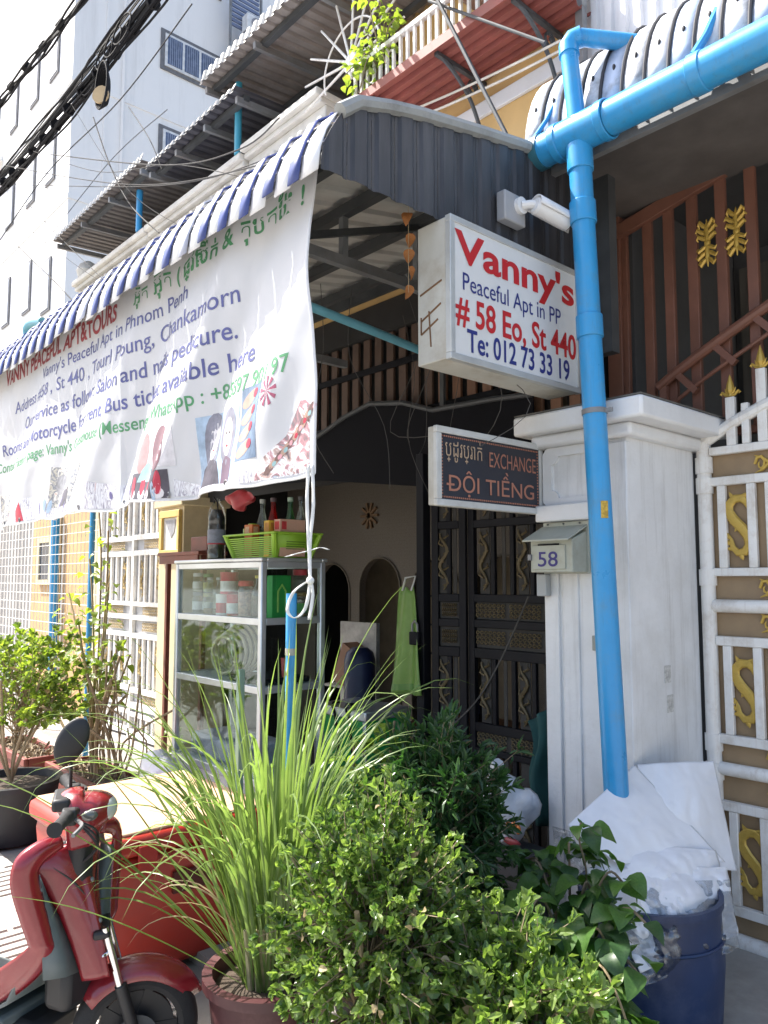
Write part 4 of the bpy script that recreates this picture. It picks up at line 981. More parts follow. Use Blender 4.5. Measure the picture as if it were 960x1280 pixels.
part('lower_panel', MB().bx(cx1 - .02, cx1 - .012, cy0 + pw, cy1 - pw, .09, .50), MATS['dull_white_panel'], cb)

CLEAR = glass_mat('jar_glass', (.92, .94, .92), .16)
def jar(x_, y_, z_, r, h, lidc, fillc, label, lab=None, lidh=.02, fill=.8, name='jar'):
    t = thing(name, label, 'jar', (x_, y_, z_), 0, 'jars in the display cabinet')
    part('glass_body', MB().lathe([(r * .9, 0), (r, .006), (r, h * .86), (r * .82, h * .95), (r * .82, h)], (0, 0, 0), 18), CLEAR, t, local=True)
    part('contents', MB().lathe([(r * .86, .004), (r * .93, .01), (r * .93, h * fill * .86)], (0, 0, 0), 16), mat('fill_%.2f_%.2f_%.2f' % fillc, fillc, .7, var=.5, scale=60), t, local=True)
    part('lid', MB().lathe([(r * .9, h + .001), (r * .93, h + .003), (r * .93, h + lidh), (r * .86, h + lidh + .003)], (0, 0, 0), 18), mat('lid_%.2f_%.2f_%.2f' % lidc, lidc, .4), t, local=True)
    if lab: part('paper_label', MB().lathe([(r * 1.012, h * .22), (r * 1.012, h * .68)], (0, 0, 0), 20, cap=False), mat('lab_%.2f_%.2f_%.2f' % lab, lab, .6, var=.12, scale=40), t, local=True)
    return t
Wl = (.70, .70, .68)
zt = 1.348
jar(-4.26, 2.31, zt, .034, .105, (.25, .25, .25), (.35, .33, .28), 'white labelled jar at the left end of the cabinet shelf, lower of two', Wl)
jar(-4.26, 2.31, zt + .130, .034, .09, (.6, .6, .6), (.4, .38, .3), 'white labelled jar at the left end of the cabinet shelf, upper of two', Wl)
jar(-4.185, 2.335, zt, .032, .10, (.45, .35, .05), (.42, .33, .08), 'yellowish jar second from the left on the cabinet shelf, lower one', Wl)
jar(-4.185, 2.335, zt + .125, .032, .09, (.10, .25, .08), (.30, .33, .12), 'green lidded jar second from the left on the cabinet shelf, upper one', (.45, .42, .20))
def bottle(x_, y_, z_, r, h, gm, fillc, capc, label, cat_='bottle', group='bottles', lab=None, neck=.36, fill=.4):
    t = thing('bottle', label, cat_, (x_, y_, z_), 0, group)
    part('bottle_body', MB().lathe([(r * .88, 0), (r, .008), (r, h * .52), (r * .93, h * .60), (r * neck, h * .80), (r * neck, h * .95)], (0, 0, 0), 18), gm, t, local=True)
    if fillc: part('contents', MB().lathe([(r * .8, .004), (r * .92, .012), (r * .92, h * fill)], (0, 0, 0), 16), mat('fill_%.2f_%.2f_%.2f' % fillc, fillc, .7, var=.5, scale=60), t, local=True)
    part('cap', MB().lathe([(r * neck * 1.25, h * .93), (r * neck * 1.25, h)], (0, 0, 0), 14), mat('cap_%.2f_%.2f_%.2f' % capc, capc, .5), t, local=True)
    if lab: part('paper_label', MB().lathe([(r * 1.015, h * .18), (r * 1.015, h * .46)], (0, 0, 0), 18, cap=False), mat('lab_%.2f_%.2f_%.2f' % lab, lab, .6, var=.4, scale=30), t, local=True)
    return t
bottle(-4.10, 2.30, zt, .040, .215, CLEAR, (.30, .19, .06), (.5, .5, .5), 'clear plastic bottle with brown dregs inside the cabinet, left of the pair', fill=.16)
bottle(-4.01, 2.31, zt, .040, .215, CLEAR, (.32, .28, .20), (.5, .5, .5), 'clear plastic bottle inside the cabinet, right of the pair', fill=.12)
def tin(x_, y_, z_, r, h, c1, c2, label):
    t = thing('tin', label, 'tin', (x_, y_, z_), 0, 'tins in the display cabinet')
    part('tin_body', MB().lathe([(r, 0), (r, h)], (0, 0, 0), 20), mat('tinc_%.2f_%.2f' % (c1[0], c1[1]), c1, .4, var=.1), t, local=True, bevel=.002)
    part('tin_label', MB().lathe([(r * 1.012, h * .12), (r * 1.012, h * .60)], (0, 0, 0), 20, cap=False), mat('tinl_%.2f_%.2f' % (c2[0], c2[1]), c2, .5, var=.3, scale=30), t, local=True)
    part('tin_lid', MB().lathe([(r * 1.03, h * .86), (r * 1.03, h * 1.02)], (0, 0, 0), 20), mat('tinc_%.2f_%.2f' % (c1[0], c1[1]), c1, .4), t, local=True)
tin(-3.925, 2.29, zt, .043, .118, Wl, (.50, .03, .05), 'white tin with a red label inside the cabinet, lower left of the tin stack')
tin(-3.825, 2.30, zt, .043, .118, (.50, .03, .05), Wl, 'red tin with a white label inside the cabinet, lower right of the tin stack')
tin(-3.875, 2.295, zt + .122, .050, .120, (.48, .03, .06), Wl, 'red lidded white tin on top of the tin stack in the cabinet')
jar(-3.705, 2.30, zt, .045, .165, (.55, .04, .05), (.42, .22, .16), 'tall red lidded jar of pinkish food in the cabinet', None, .028, .95)
bottle(-3.60, 2.31, zt, .036, .225, CLEAR, (.09, .04, .02), (.60, .48, .05), 'dark sauce bottle with a yellow cap in the cabinet', fill=.5)
t = thing('green_carton', 'bright green carton leaning behind the cabinet side glass', 'carton', (-3.47, 2.36, zt))
part('carton', MB().bx(-3.50, -3.445, 2.30, 2.42, zt, zt + .225), mat('green_card', (.03, .33, .06), .5, var=.15), t, bevel=.003)
part('printed_band', MB().tube([(-3.443, 2.335, zt + .03), (-3.443, 2.335, zt + .14), (-3.443, 2.36, zt + .175), (-3.443, 2.385, zt + .14), (-3.443, 2.385, zt + .03)], .006, 6), mat('lime_print', (.35, .60, .12), .5), t)
jar(-3.475, 2.50, zt, .045, .11, (.25, .16, .05), (.22, .14, .06), 'squat jar with a green label behind the side glass, lower one', (.10, .32, .08))
jar(-3.475, 2.50, zt + .14, .043, .085, (.55, .04, .05), (.20, .18, .16), 'red lidded jar behind the side glass, upper one', None, .03)
# rolled hose and tray on the middle shelf
t = thing('hose_coil', 'cream coiled hose on the middle shelf of the cabinet', 'hose', (-4.0, 2.4, 1.0))
HOSE = mat('cream_hose', (.55, .47, .33), .6, var=.15)
for k in range(6):
    r_ = .105 + .008 * k; part('coil', MB().tube([(-4.0 + r_ * 1.25 * math.cos(a), 2.34 + k * .028, .998 + .012 + r_ + r_ * math.sin(a)) for a in [q * 2 * math.pi / 28 for q in range(29)]], .010, 6), HOSE, t)
solo('dark_tray', MB().bx(-3.80, -3.46, 2.26, 2.56, .998, 1.03), BLACK_IRON, 'flat black tray on the middle cabinet shelf', 'tray', bevel=.006)
solo('red_cup', MB().lathe([(.025, 0), (.032, .10), (.030, .10), (.023, .01)], (-3.48, 2.42, 1.032), 16), mat('red_plastic', (.45, .06, .06), .4), 'small red cup standing on the black tray in the cabinet', 'cup')
solo('folded_cloth', MB().bx(-4.25, -3.6, 2.27, 2.55, .533, .66), mat('grey_cloth', (.33, .33, .36), .8, var=.3, bump=.4), 'grey folded cloth on the bottom shelf of the cabinet', 'cloth', bevel=.02)
sk = MB(); sk.blob((-4.12, 2.04, .30), .19, .12, .30, 24, 16)
for p in sk.v:
    p += (p - Vector((-4.12, 2.04, .30))).normalized() * (noise.noise(p * 7) * .07 + noise.noise(p * 19) * .03); p.z = max(p.z, .057)
solo('white_sack', sk, WPL, 'bulging white sack on the pavement at the foot of the cabinet', 'sack', smooth=60)
# things on top of the cabinet
ztp = 1.6655
t = thing('water_bottle', 'big clear plastic water bottle standing on the cabinet top', 'bottle', (-4.09, 2.33, ztp))
part('bottle_body', MB().lathe([(.044, 0), (.052, .01), (.052, .06), (.048, .07), (.052, .08), (.052, .20), (.049, .21), (.052, .22), (.052, .27), (.040, .315), (.018, .345), (.016, .365)], (0, 0, 0), 20), CLEAR, t, local=True)
part('contents', MB().lathe([(.042, .004), (.049, .012), (.046, .07), (.049, .08), (.049, .25), (.03, .30)], (0, 0, 0), 18), mat('dark_liquid', (.035, .035, .04), .3, var=.6, scale=25), t, local=True)
part('paper_label', MB().lathe([(.0535, .10), (.0535, .18)], (0, 0, 0), 20, cap=False), mat('blue_grey_label', (.20, .23, .30), .5, var=.4, scale=25), t, local=True)
part('red_band', MB().lathe([(.054, .092), (.054, .099)], (0, 0, 0), 20, cap=False), CRIM, t, local=True)
part('handle', MB().tube([(0, -.02, .34), (.03, -.04, .37), (.055, -.03, .34), (.05, -.02, .28)], .005, 6), BLACK_IRON, t, local=True)
# basket
LGR = mat('lime_basket', (.28, .50, .04), .4, var=.12)
bk = thing('green_basket', 'lime green slatted plastic basket on top of the cabinet', 'basket', (-3.65, 2.43, ztp))
bw0, bd0, bw1, bd1, bh = .20, .115, .245, .15, .125
def bxyz(sx, sy, f): return Vector((sx * (bw0 + (bw1 - bw0) * f), sy * (bd0 + (bd1 - bd0) * f), .006 + bh * f))
part('basket_floor', MB().bx(-bw0, bw0, -bd0, bd0, .001, .007), LGR, bk, local=True)
for sx, sy in ((-1, -1), (1, -1), (1, 1), (-1, 1)): part('corner', MB().tube([bxyz(sx, sy, 0), bxyz(sx, sy, 1)], .016, 8), LGR, bk, local=True)
for f in [.05 + .088 * k for k in range(10)]:
    for a, b in (((-1, -1), (1, -1)), ((1, 1), (-1, 1)), ((1, -1), (1, 1)), ((-1, 1), (-1, -1))):
        if a[0] == 1 and b[0] == 1: continue
        part('slat', MB().bar(bxyz(*a, f), bxyz(*b, f), .005, .0065), LGR, bk, local=True)
e1, e2, e3, e4 = bxyz(1, -1, 0), bxyz(1, 1, 0), bxyz(1, 1, 1), bxyz(1, -1, 1)
part('end_wall', MB().add([e1, e2, e3, e4], [(0, 1, 2, 3)]), LGR, bk, local=True, solid=.004)
for k in range(5): part('end_slot', MB().bar(bxyz(1, -.45, .25 + .1 * k) + Vector((.003, 0, 0)), bxyz(1, .45, .25 + .1 * k) + Vector((.003, 0, 0)), .003, .005), mat('dark_lime', (.10, .20, .02), .5), bk, local=True)
for k, (sx, sy) in enumerate(((0, -1), (0, 1), (1, 0), (-1, 0))):
    if sx == 0: part('rim', MB().bx(-bw1 - .018, bw1 + .018, sy * bd1 - .012, sy * bd1 + .012, bh + .002, bh + .013), LGR, bk, local=True, bevel=.003)
    else: part('rim', MB().bx(sx * bw1 - .012, sx * bw1 + .012, -bd1 + .013, bd1 - .013, bh + .002, bh + .013), LGR, bk, local=True, bevel=.003)
GB = glass_mat('bottle_pale', (.75, .80, .76), .22); GR_ = glass_mat('bottle_red', (.75, .18, .16), .25); GG = glass_mat('bottle_green', (.40, .62, .42), .22)
zb = ztp + .008
for dx, dy, gm, capc, desc, fc in ((-.10, .0, GB, (.35, .37, .33), 'pale glass bottle in the green basket, left of the red one', (.35, .36, .32)), (.01, .0, GR_, (.08, .05, .05), 'red glass bottle in the green basket', (.40, .10, .09)), (.09, .06, GG, (.30, .40, .30), 'green glass bottle in the green basket', (.16, .30, .17)), (.17, .075, GB, (.05, .05, .05), 'clear glass bottle in the green basket, nearest its right end', (.2, .21, .22))):
    bottle(-3.65 + dx, 2.43 + dy, zb, .031, .335, gm, fc, capc, desc, group='bottles in the green basket', neck=.42, fill=.5)
t = thing('lidded_tub', 'green lidded food tub behind the left end of the basket', 'tub', (-3.955, 2.50, ztp))
part('tub', MB().lathe([(.045, 0), (.055, .15), (.055, .155)], (0, 0, 0), 18), mat('tub_plastic', (.30, .36, .18), .4, var=.3, scale=20), t, local=True)
part('lid', MB().lathe([(.06, .156), (.06, .185), (.03, .19), (.03, .215), (.028, .217)], (0, 0, 0), 18), LGR, t, local=True)
def packet(x0_, x1_, y0_, y1_, h0, h1, c_, label, nm, c2=None):
    t = thing(nm, label, 'packet', ((x0_ + x1_) / 2, (y0_ + y1_) / 2, zb), 0, 'packets in the green basket')
    part('carton', MB().bx(x0_, x1_, y0_, y1_, zb, zb + h1), mat('card_%.2f_%.2f_%.2f' % c_, c_, .5, var=.15), t, bevel=.002)
    if c2:
        part('printed_patch', MB().bx(x1_, x1_ + .0015, y0_ + .01, y0_ + .04, zb + h1 - .055, zb + h1 - .012), mat('card2_%.2f_%.2f_%.2f' % c2, c2, .5, var=.4, scale=40), t)
        part('printed_patch', MB().bx(x0_ + .01, x0_ + .05, y0_ - .0015, y0_, zb + h1 - .055, zb + h1 - .012), MATS['card2_%.2f_%.2f_%.2f' % c2], t)
packet(-3.78, -3.70, 2.33, 2.38, 0, .185, (.58, .16, .04), 'orange snack packet standing in the green basket', 'snack_packet', (.6, .4, .25))
packet(-3.55, -3.50, 2.31, 2.37, 0, .195, (.62, .42, .04), 'small yellow carton standing in the green basket', 'yellow_carton', (.45, .2, .02))
packet(-3.49, -3.43, 2.335, 2.50, 0, .200, (.60, .36, .26), 'pale pink printed carton at the right end of the green basket', 'pink_carton', (.55, .05, .05))
# red bag and brown ledge, framed notice
rb = MB(); rb.blob((-4.20, 2.57, 2.05), .13, .05, .055, 28, 16)
for p in rb.v: p += Vector((noise.noise(p * 14), noise.noise(p * 14 + Vector((5, 0, 0))), noise.noise(p * 12))) * .045
t = thing('red_bag', 'crumpled red plastic bag hanging above the water bottle', 'bag', (-4.2, 2.57, 1.95))
part('bag_body', rb, mat('red_film', (.50, .04, .05), .35, var=.3), t, smooth=60); part('string', MB().tube([(-4.2, 2.57, 2.09), (-4.2, 2.55, 3.20)], .003, 5), CABLE, t)
t = thing('spirit_shelf', 'reddish brown carved wooden shelf left of the cabinet top', 'shelf', (-4.95, 2.6, 1.65))
RW = mat('red_brown_wood', (.20, .06, .04), .5, var=.3)
part('board', MB().bx(-5.22, -4.62, 2.50, 2.72, 1.715, 1.74), RW, t, bevel=.003); part('apron_board', MB().bx(-5.20, -4.64, 2.505, 2.52, 1.66, 1.714), RW, t)
part('back_box', MB().bx(-4.84, -4.62, 2.56, 2.70, 1.741, 1.84), RW, t, bevel=.004); part('support_leg', MB().bx(-4.68, -4.65, 2.55, 2.58, .056, 1.714), RW, t); part('support_leg', MB().bx(-5.19, -5.16, 2.55, 2.58, .056, 1.714), RW, t)
t = thing('framed_notice', 'yellow framed paper notice on the cream pier under the banner', 'notice', (-6.05, 3.0, 1.75))
YF = mat('yellow_frame', (.62, .43, .14), .5, var=.15)
part('paper', MB().bx(-6.17, -5.90, 3.008, 3.012, 1.80, 2.07), mat('notice_paper', (.66, .65, .62), .8, var=.2, scale=12), t)
for x0_, x1_, z0_, z1_ in ((-6.22, -5.86, 2.071, 2.13), (-6.22, -5.86, 1.74, 1.799), (-6.22, -6.171, 1.80, 2.07), (-5.899, -5.86, 1.80, 2.07)): part('frame_edge', MB().bx(x0_, x1_, 2.985, 3.018, z0_, z1_), YF, t, bevel=.004)
part('torn_card', MB().prism([(-6.14, 2.05), (-5.95, 2.05), (-5.97, 1.95), (-6.03, 1.90)], 'y', 3.003, 3.0075), GREYP, t)
# inside the doorway
t = thing('product_stand', 'cardboard display stand with a brown box just inside the doorway', 'stand', (-4.08, 3.45, .06))
part('board', MB().bx(-4.28, -3.90, 3.43, 3.46, .5, 1.26), mat('printed_card', (.42, .40, .38), .7, var=.35, scale=14), t); part('base', MB().bx(-4.28, -3.90, 3.42, 3.62, .06, .49), mat('pale_card', (.40, .38, .35), .7), t)
part('shelf', MB().bx(-4.28, -3.90, 3.28, 3.429, .83, .845), MATS['pale_card'], t)
solo('brown_box', MB().bar((-4.13, 3.36, .848), (-4.02, 3.36, 1.10), .13, .15, (1, 0, 0)), mat('brown_card', (.27, .13, .075), .6, var=.2), 'tilted brown carton on the display stand in the doorway', 'box', bevel=.003)
solo('blue_cylinder', MB().lathe([(.095, 0), (.10, .01), (.10, .98), (.085, 1.03), (.05, 1.06), (.0, 1.065)], (-3.82, 3.22, .06), 20), mat('dark_blue_plastic', (.012, .02, .07), .4), 'tall dark blue cylinder standing in the doorway', 'cylinder')
t = thing('green_case', 'green case with an aluminium rim and black cords in front of the doorway', 'case', (-3.48, 2.95, .055))
GC = mat('green_case_paint', (.015, .30, .07), .45, var=.12)
part('case_body', MB().bx(-3.70, -3.27, 2.80, 3.10, .10, .775), GC, t, bevel=.006)
part('rim', MB().bx(-3.715, -3.255, 2.785, 3.115, .776, .83), ALU, t, bevel=.008)
for x_ in (-3.715, -3.28): part('edge_strip', MB().bx(x_, x_ + .025, 2.785, 2.799, .10, .775), ALU, t, bevel=.003)
for x_ in (-3.65, -3.33): part('foot', MB().bx(x_ - .02, x_ + .02, 2.85, 3.05, .056, .10), BLACK_IRON, t)
for dx in (0, .12): part('cord', MB().tube(cat([(-3.62 + dx, 2.90, .835), (-3.56 + dx, 2.80, .84), (-3.50 + dx, 2.775, .76), (-3.47 + dx, 2.77, .62), (-3.46 + dx, 2.775, .50)]), .008, 6), CABLE, t)
bottle(-3.02, 3.45, .66, .03, .22, glass_mat('bottle_dark', (.12, .10, .14), .5), None, (.03, .03, .05), 'slim dark bottle on the brown table in the doorway', group='bottles')
t = thing('low_table', 'dark brown table inside the doorway behind the green case', 'table', (-3.25, 3.65, .06))
part('top', MB().bx(-3.6, -2.8, 3.38, 3.95, .63, .66), WOODB, t)
for x_ in (-3.57, -2.86):
    for y_ in (3.41, 3.88): part('leg', MB().bx(x_, x_ + .04, y_, y_ + .04, .06, .63), WOODB, t)
# ================================================================== upper storey: balcony parapets, canopies, posts
def corr_sheet(x0, x1, yz, pitch=.09, d=.018):
    m = MB(); pts = []; x_ = x0
    while x_ < x1:
        pts += [(x_, 0), (x_ + pitch * .5, 0), (x_ + pitch * .62, d), (x_ + pitch * .88, d)]; x_ += pitch
    n = len(yz); m.add([(a, y, z + dd) for a, dd in pts for (y, z) in yz], [(i * n + j, i * n + j + 1, (i + 1) * n + j + 1, (i + 1) * n + j) for i in range(len(pts) - 1) for j in range(n - 1)]); return m
TIN = mat('dull_tin_roof', (.30, .27, .25), .6, metal=.1, var=.25, dirt=(.16, .11, .08), dirt_amt=.5, dscale=2)
LIP = mat('pale_roof_lip', (.62, .61, .58), .5, var=.12)
par = thing('balcony_parapet', 'white moulded balcony parapet running above the striped awning', 'parapet', (-5.2, 2.9, 4.3))
STONE = mat('pale_moulding', (.62, .60, .55), .7, var=.12, dirt=(.32, .29, .25), dirt_amt=.6, dscale=4)
part('slab', MB().bx(-8.0, -3.72, 2.84, 4.3, 4.18, 4.33), STONE, par)
def run(x0, x1, dz):
    for nm, y0, z0, z1 in (('base_moulding', 2.80, 4.335, 4.41), ('parapet_wall', 2.84, 4.47, 4.56), ('cornice', 2.80, 4.56, 4.60), ('coping', 2.765, 4.60, 4.65)):
        part(nm, MB().bx(x0, x1, y0, 2.98, z0 + (dz if z0 > 4.42 else 0), z1 + (dz if z0 > 4.42 else 0)), STONE, par, bevel=.008)
    x_ = x0 + .05
    while x_ < x1:
        part('dentil', MB().blob((x_, 2.82, 4.44), .034, .030, .034, 8, 6), STONE, par); x_ += .105
run(-4.63, -3.72, 0); run(-6.2, -4.635, -.045); run(-7.9, -6.205, -.05)
part('end_finial', MB().lathe([(.05, 0), (.10, .02), (.12, .09), (.09, .16), (.03, .20), (0, .21)], (-7.75, 2.88, 4.60), 14), STONE, par)
up = thing('upper_rooms', 'shadowed upper floor behind the balcony with the metal canopies', 'house', (-5.9, 4.3, 4.33))
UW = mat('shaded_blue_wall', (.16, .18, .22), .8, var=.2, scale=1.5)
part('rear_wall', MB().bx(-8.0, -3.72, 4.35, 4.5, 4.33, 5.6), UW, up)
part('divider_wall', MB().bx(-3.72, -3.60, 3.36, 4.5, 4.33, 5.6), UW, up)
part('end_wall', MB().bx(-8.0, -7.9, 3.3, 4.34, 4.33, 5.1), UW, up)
def canopy(label, x0, x1, z, ylip, yback, zb_, lipz, tm=None):
    t = thing('balcony_canopy', label, 'canopy', ((x0 + x1) / 2, ylip, z))
    part('sheet', corr_sheet(x0, x1, [(ylip, z), (yback, zb_)]), tm or TIN, t, solid=.002, smooth=0)
    lp = MB(); pts = []; x_ = x0
    while x_ < x1:
        pts += [(x_, 0), (x_ + .035, 0), (x_ + .045, .016), (x_ + .075, .016)]; x_ += .085
    n = len(pts); lp.add([(a, ylip - b, z - .01) for a, b in pts] + [(a, ylip - b + .02, z + lipz) for a, b in pts], [(i, i + 1, n + i + 1, n + i) for i in range(n - 1)])
    part('lip', lp, LIP, t, solid=.002, smooth=0)
    for f in (.06, .38, .72):
        y = ylip + (yback - ylip) * f; zz = z + (zb_ - z) * f; part('purlin', MB().bx(x0, x1, y - .02, y + .02, zz - .05, zz - .012), DARK_STEEL, t)
    k = 0
    for f in (.02, .34, .66, .98):
        xx = x0 + (x1 - x0) * f; part('rafter', MB().bar((xx, ylip + .03, z - .055), (xx, yback, zb_ - .055), .03, .045), GREY_STEEL, t)
    return t
canopy('large tan metal canopy with a pale ribbed lip, highest of the balcony canopies', -4.93, -2.9, 5.19, 2.60, 4.34, 5.34, .075)
canopy('dark metal canopy with a pale lip, between the two other balcony canopies', -5.92, -4.50, 4.96, 2.64, 4.34, 5.06, .035, mat('navy_tin_roof', (.075, .075, .09), .6, var=.25))
canopy('metal canopy with striped lip at the left end of the balconies', -8.0, -5.95, 5.02, 2.60, 4.34, 5.10, .05, mat('grey_tin_roof', (.16, .145, .14), .6, var=.25))
solo('canopy_post', MB().tube([(-6.33, 2.78, 4.60), (-6.33, 2.78, 4.975)], .028, 14), BLUE_PVC, 'bright blue round post carrying the left balcony canopy', 'post')
solo('canopy_post', MB().tube([(-4.68, 2.78, 4.604), (-4.68, 2.78, 5.15)], .026, 14), TEAL_PVC, 'dull teal round post carrying the highest balcony canopy', 'post')
# planter shelf with white railing on brackets
t = thing('planter_shelf', 'white railed planter shelf with a red brown ribbed underside on the yellow wall', 'shelf', (-2.6, 2.9, 4.26))
REDT = mat('red_brown_tin', (.25, .065, .05), .55, var=.25, dirt=(.12, .04, .03), dirt_amt=.5)
m = MB(); rows = []; y = 2.70
while y < 3.08: rows += [(y, 4.262), (y + .03, 4.262), (y + .04, 4.285), (y + .06, 4.285)]; y += .07
m.add([(x_, y, z) for x_ in (-3.30, -1.95) for y, z in rows], [(i, i + 1, len(rows) + i + 1, len(rows) + i) for i in range(len(rows) - 1)])
part('ribbed_tray', m, REDT, t, solid=.003, smooth=0)
part('edge', MB().bx(-3.32, -1.94, 2.685, 2.698, 4.25, 4.305), REDT, t)
part('bottom_bar', MB().bx(-3.30, -1.95, 2.71, 2.73, 4.308, 4.328), GATE_WHITE, t); part('top_bar', MB().bx(-3.30, -1.95, 2.705, 2.735, 4.495, 4.52), GATE_WHITE, t)
x = -3.28
while x < -1.95: part('baluster', MB().bx(x - .008, x + .008, 2.712, 2.728, 4.328, 4.495), GATE_WHITE, t); x += .055
for x in (-3.12, -2.62, -2.12):
    part('bracket', MB().tube(cat([(x, 2.75, 4.25), (x, 2.86, 4.20), (x, 2.98, 4.10), (x, 3.08, 3.92)], 4), .012, 6), DARK_STEEL, t); part('bracket_arm', MB().bx(x - .012, x + .012, 2.71, 3.095, 4.238, 4.258), DARK_STEEL, t)
    part('bracket_scroll', MB().tube([(x, 2.99 + .045 * math.cos(a) * (1 - a / 12), 4.18 + .045 * math.sin(a) * (1 - a / 12)) for a in [q * .7 for q in range(12)]], .008, 5), DARK_STEEL, t)
t = thing('corner_canopy', 'beige roof corner with a white bracket rod at the top above the curved awning', 'canopy', (-2.0, 2.9, 4.35))
part('sheet', MB().bx(-2.52, -2.02, 2.60, 3.35, 4.52, 4.55), mat('beige_sheet', (.45, .38, .31), .6, var=.2), t); part('edge_beam', MB().bx(-2.52, -2.02, 2.60, 2.64, 4.45, 4.519), GREY_STEEL, t); part('end_beam', MB().bx(-2.05, -2.02, 2.641, 3.35, 4.45, 4.519), GREY_STEEL, t)
part('upright', MB().bx(-1.99, -1.95, 3.02, 3.06, 3.72, 4.519), GREY_STEEL, t)
solo('stay_pipe', MB().tube([(-2.56, 2.64, 4.50), (-2.13, 2.66, 3.57)], .010, 10), DARK_STEEL, 'thin grey diagonal stay pipe in front of the planter shelf', 'pipe')
solo('stay_rod', MB().tube([(-2.62, 2.66, 4.51), (-1.93, 2.69, 3.92)], .008, 8), DARK_STEEL, 'thin grey rod crossing below the beige roof corner', 'rod')
# radiating spike guard
t = thing('spike_guard', 'fan of white metal spikes between the two balconies', 'spike guard', (-3.42, 2.80, 4.60))
c0 = Vector((-3.42, 2.80, 4.66))
for k in range(11):
    a = R(-12 + k * 21); d = Vector((-math.cos(a), 0, math.sin(a)))
    part('spike', MB().tube([c0 + d * .06, c0 + d * .47], [.009, .007], 6), GATE_WHITE, t)
part('hoop', MB().tube([c0 + Vector((-math.cos(R(a)), 0, math.sin(R(a)))) * .26 for a in range(-20, 215, 8)], .006, 5), GATE_WHITE, t)
part('stem', MB().tube([c0 + Vector((0, 0, -.10)), c0, c0 + Vector((0, 0, .05))], .014, 8), GATE_WHITE, t); part('hub', MB().blob(c0, .065, .012, .065, 14, 8), GATE_WHITE, t)

# ================================================================== neighbour at the left: white folding gate, orange wall, shutter
nh = thing('left_house', 'orange walled house with a white folding gate left of the shop', 'house', (-8.3, 3.5, 0))
ORNG = mat('orange_wall', (.52, .33, .16), .7, var=.15, scale=2, dirt=(.36, .22, .1), dirt_amt=.5)
part('wall', MB().bx(-10.35, -8.05, 3.26, 3.42, .05, 3.9), ORNG, nh); part('lintel', MB().bx(-8.049, -6.29, 3.27, 3.42, 2.52, 3.9), ORNG, nh); part('pier', MB().bx(-8.30, -8.03, 3.20, 3.258, .05, 2.6), CREAM, nh, bevel=.004)
part('dark_recess', MB().bx(-8.0, -6.29, 4.0, 4.1, .05, 2.6), mat('greyish_recess', (.20, .19, .18), .8), nh)
part('window', MB().bx(-9.98, -9.62, 3.235, 3.262, 1.55, 2.0), mat('window_dark', (.06, .07, .10), .2), nh)
for x0_, x1_, z0_, z1_ in ((-10.05, -9.55, 2.0, 2.06), (-10.05, -9.55, 1.49, 1.55), (-10.05, -9.98, 1.55, 2.0), (-9.62, -9.55, 1.55, 2.0)): part('window_frame', MB().bx(x0_, x1_, 3.215, 3.262, z0_, z1_), CREAM, nh)
part('white_conduit', MB().tube([(-9.2, 3.24, .4), (-9.2, 3.24, 2.2)], .012, 6), WHITE, nh)
solo('wall_drainpipe', MB().tube([(-9.30, 3.20, .3), (-9.38, 3.20, 2.4)], .05, 14), BLUE_PVC, 'blue drainpipe on the orange wall at the left', 'drainpipe')
BG2 = mat('brown_grille_panel', (.20, .15, .10), .6, var=.2)
GOLD2 = mat('old_gold', (.40, .29, .12), .5, metal=.2, var=.4, scale=30)
sc2 = scroll_me.copy(); sc2.materials.clear(); sc2.materials.append(GOLD2)
ve2 = vert_me.copy(); ve2.materials.clear(); ve2.materials.append(GOLD2)
def white_leaf(label, w, loc, rz):
    g_ = thing('folding_gate_leaf', label, 'gate', loc, rz)
    def B(nm, x0, x1, z0, z1, d=.035, m_=GATE_WHITE, y=0.0): return part(nm, MB().bx(x0, x1, y - d / 2, y + d / 2, z0, z1), m_, g_, local=True)
    B('stile', 0, .05, .06, 2.5); B('stile', w - .05, w, .06, 2.5)
    for z0, z1 in ((2.44, 2.5), (1.93, 1.98), (1.78, 1.83), (1.30, 1.34), (1.17, 1.215), (1.0, 1.045), (.49, .54), (.34, .40), (.27, .31), (.08, .15)): B('rail', .0505, w - .0505, z0, z1)
    B('back_panel', .0505, w - .0505, .10, 2.45, .004, BG2 if False else mat('white_backing', (.45, .45, .46), .6), .022)
    nb = 6
    for (z0, z1) in ((1.98, 2.44), (1.34, 1.78), (.54, 1.0), (.15, .27)):
        for i in range(1, nb):
            bx_ = .05 + (w - .10) * i / nb; B('bar', bx_ - .014, bx_ + .014, z0, z1, .026)
        for i in (1, 4):
            if z1 - z0 > .3: put(ve2, 'vine_ornament', None, g_, (.05 + (w - .1) * (i + .5) / nb, -.006, (z0 + z1) / 2), scale=(1.2, 1, 1.15))
    for z0, z1 in ((1.83, 1.93), (1.215, 1.30), (1.045, 1.17), (.40, .49)): put(sc2, 'scroll_panel', None, g_, (w * .5, -.004, (z0 + z1) / 2), scale=(1.6, 1, 1.2))
    return g_
white_leaf('white folding gate leaf with gold scrolls, next to the cream pier', .80, (-7.20, 3.20, 0), 0)
white_leaf('white folding gate leaf with gold scrolls, the middle one behind the climbing plant', .80, (-8.01, 3.20, 0), R(3))
t = thing('roller_shutter', 'pale grey ribbed shutter at the far left edge', 'shutter', (-12.5, 3.4, 0))
part('ribbed_sheet', corrugate(-15, -10.4, 3.35, .35, 2.9, .14, .03), mat('shutter_grey', (.48, .46, .44), .6, var=.12), t, solid=.003, smooth=0)
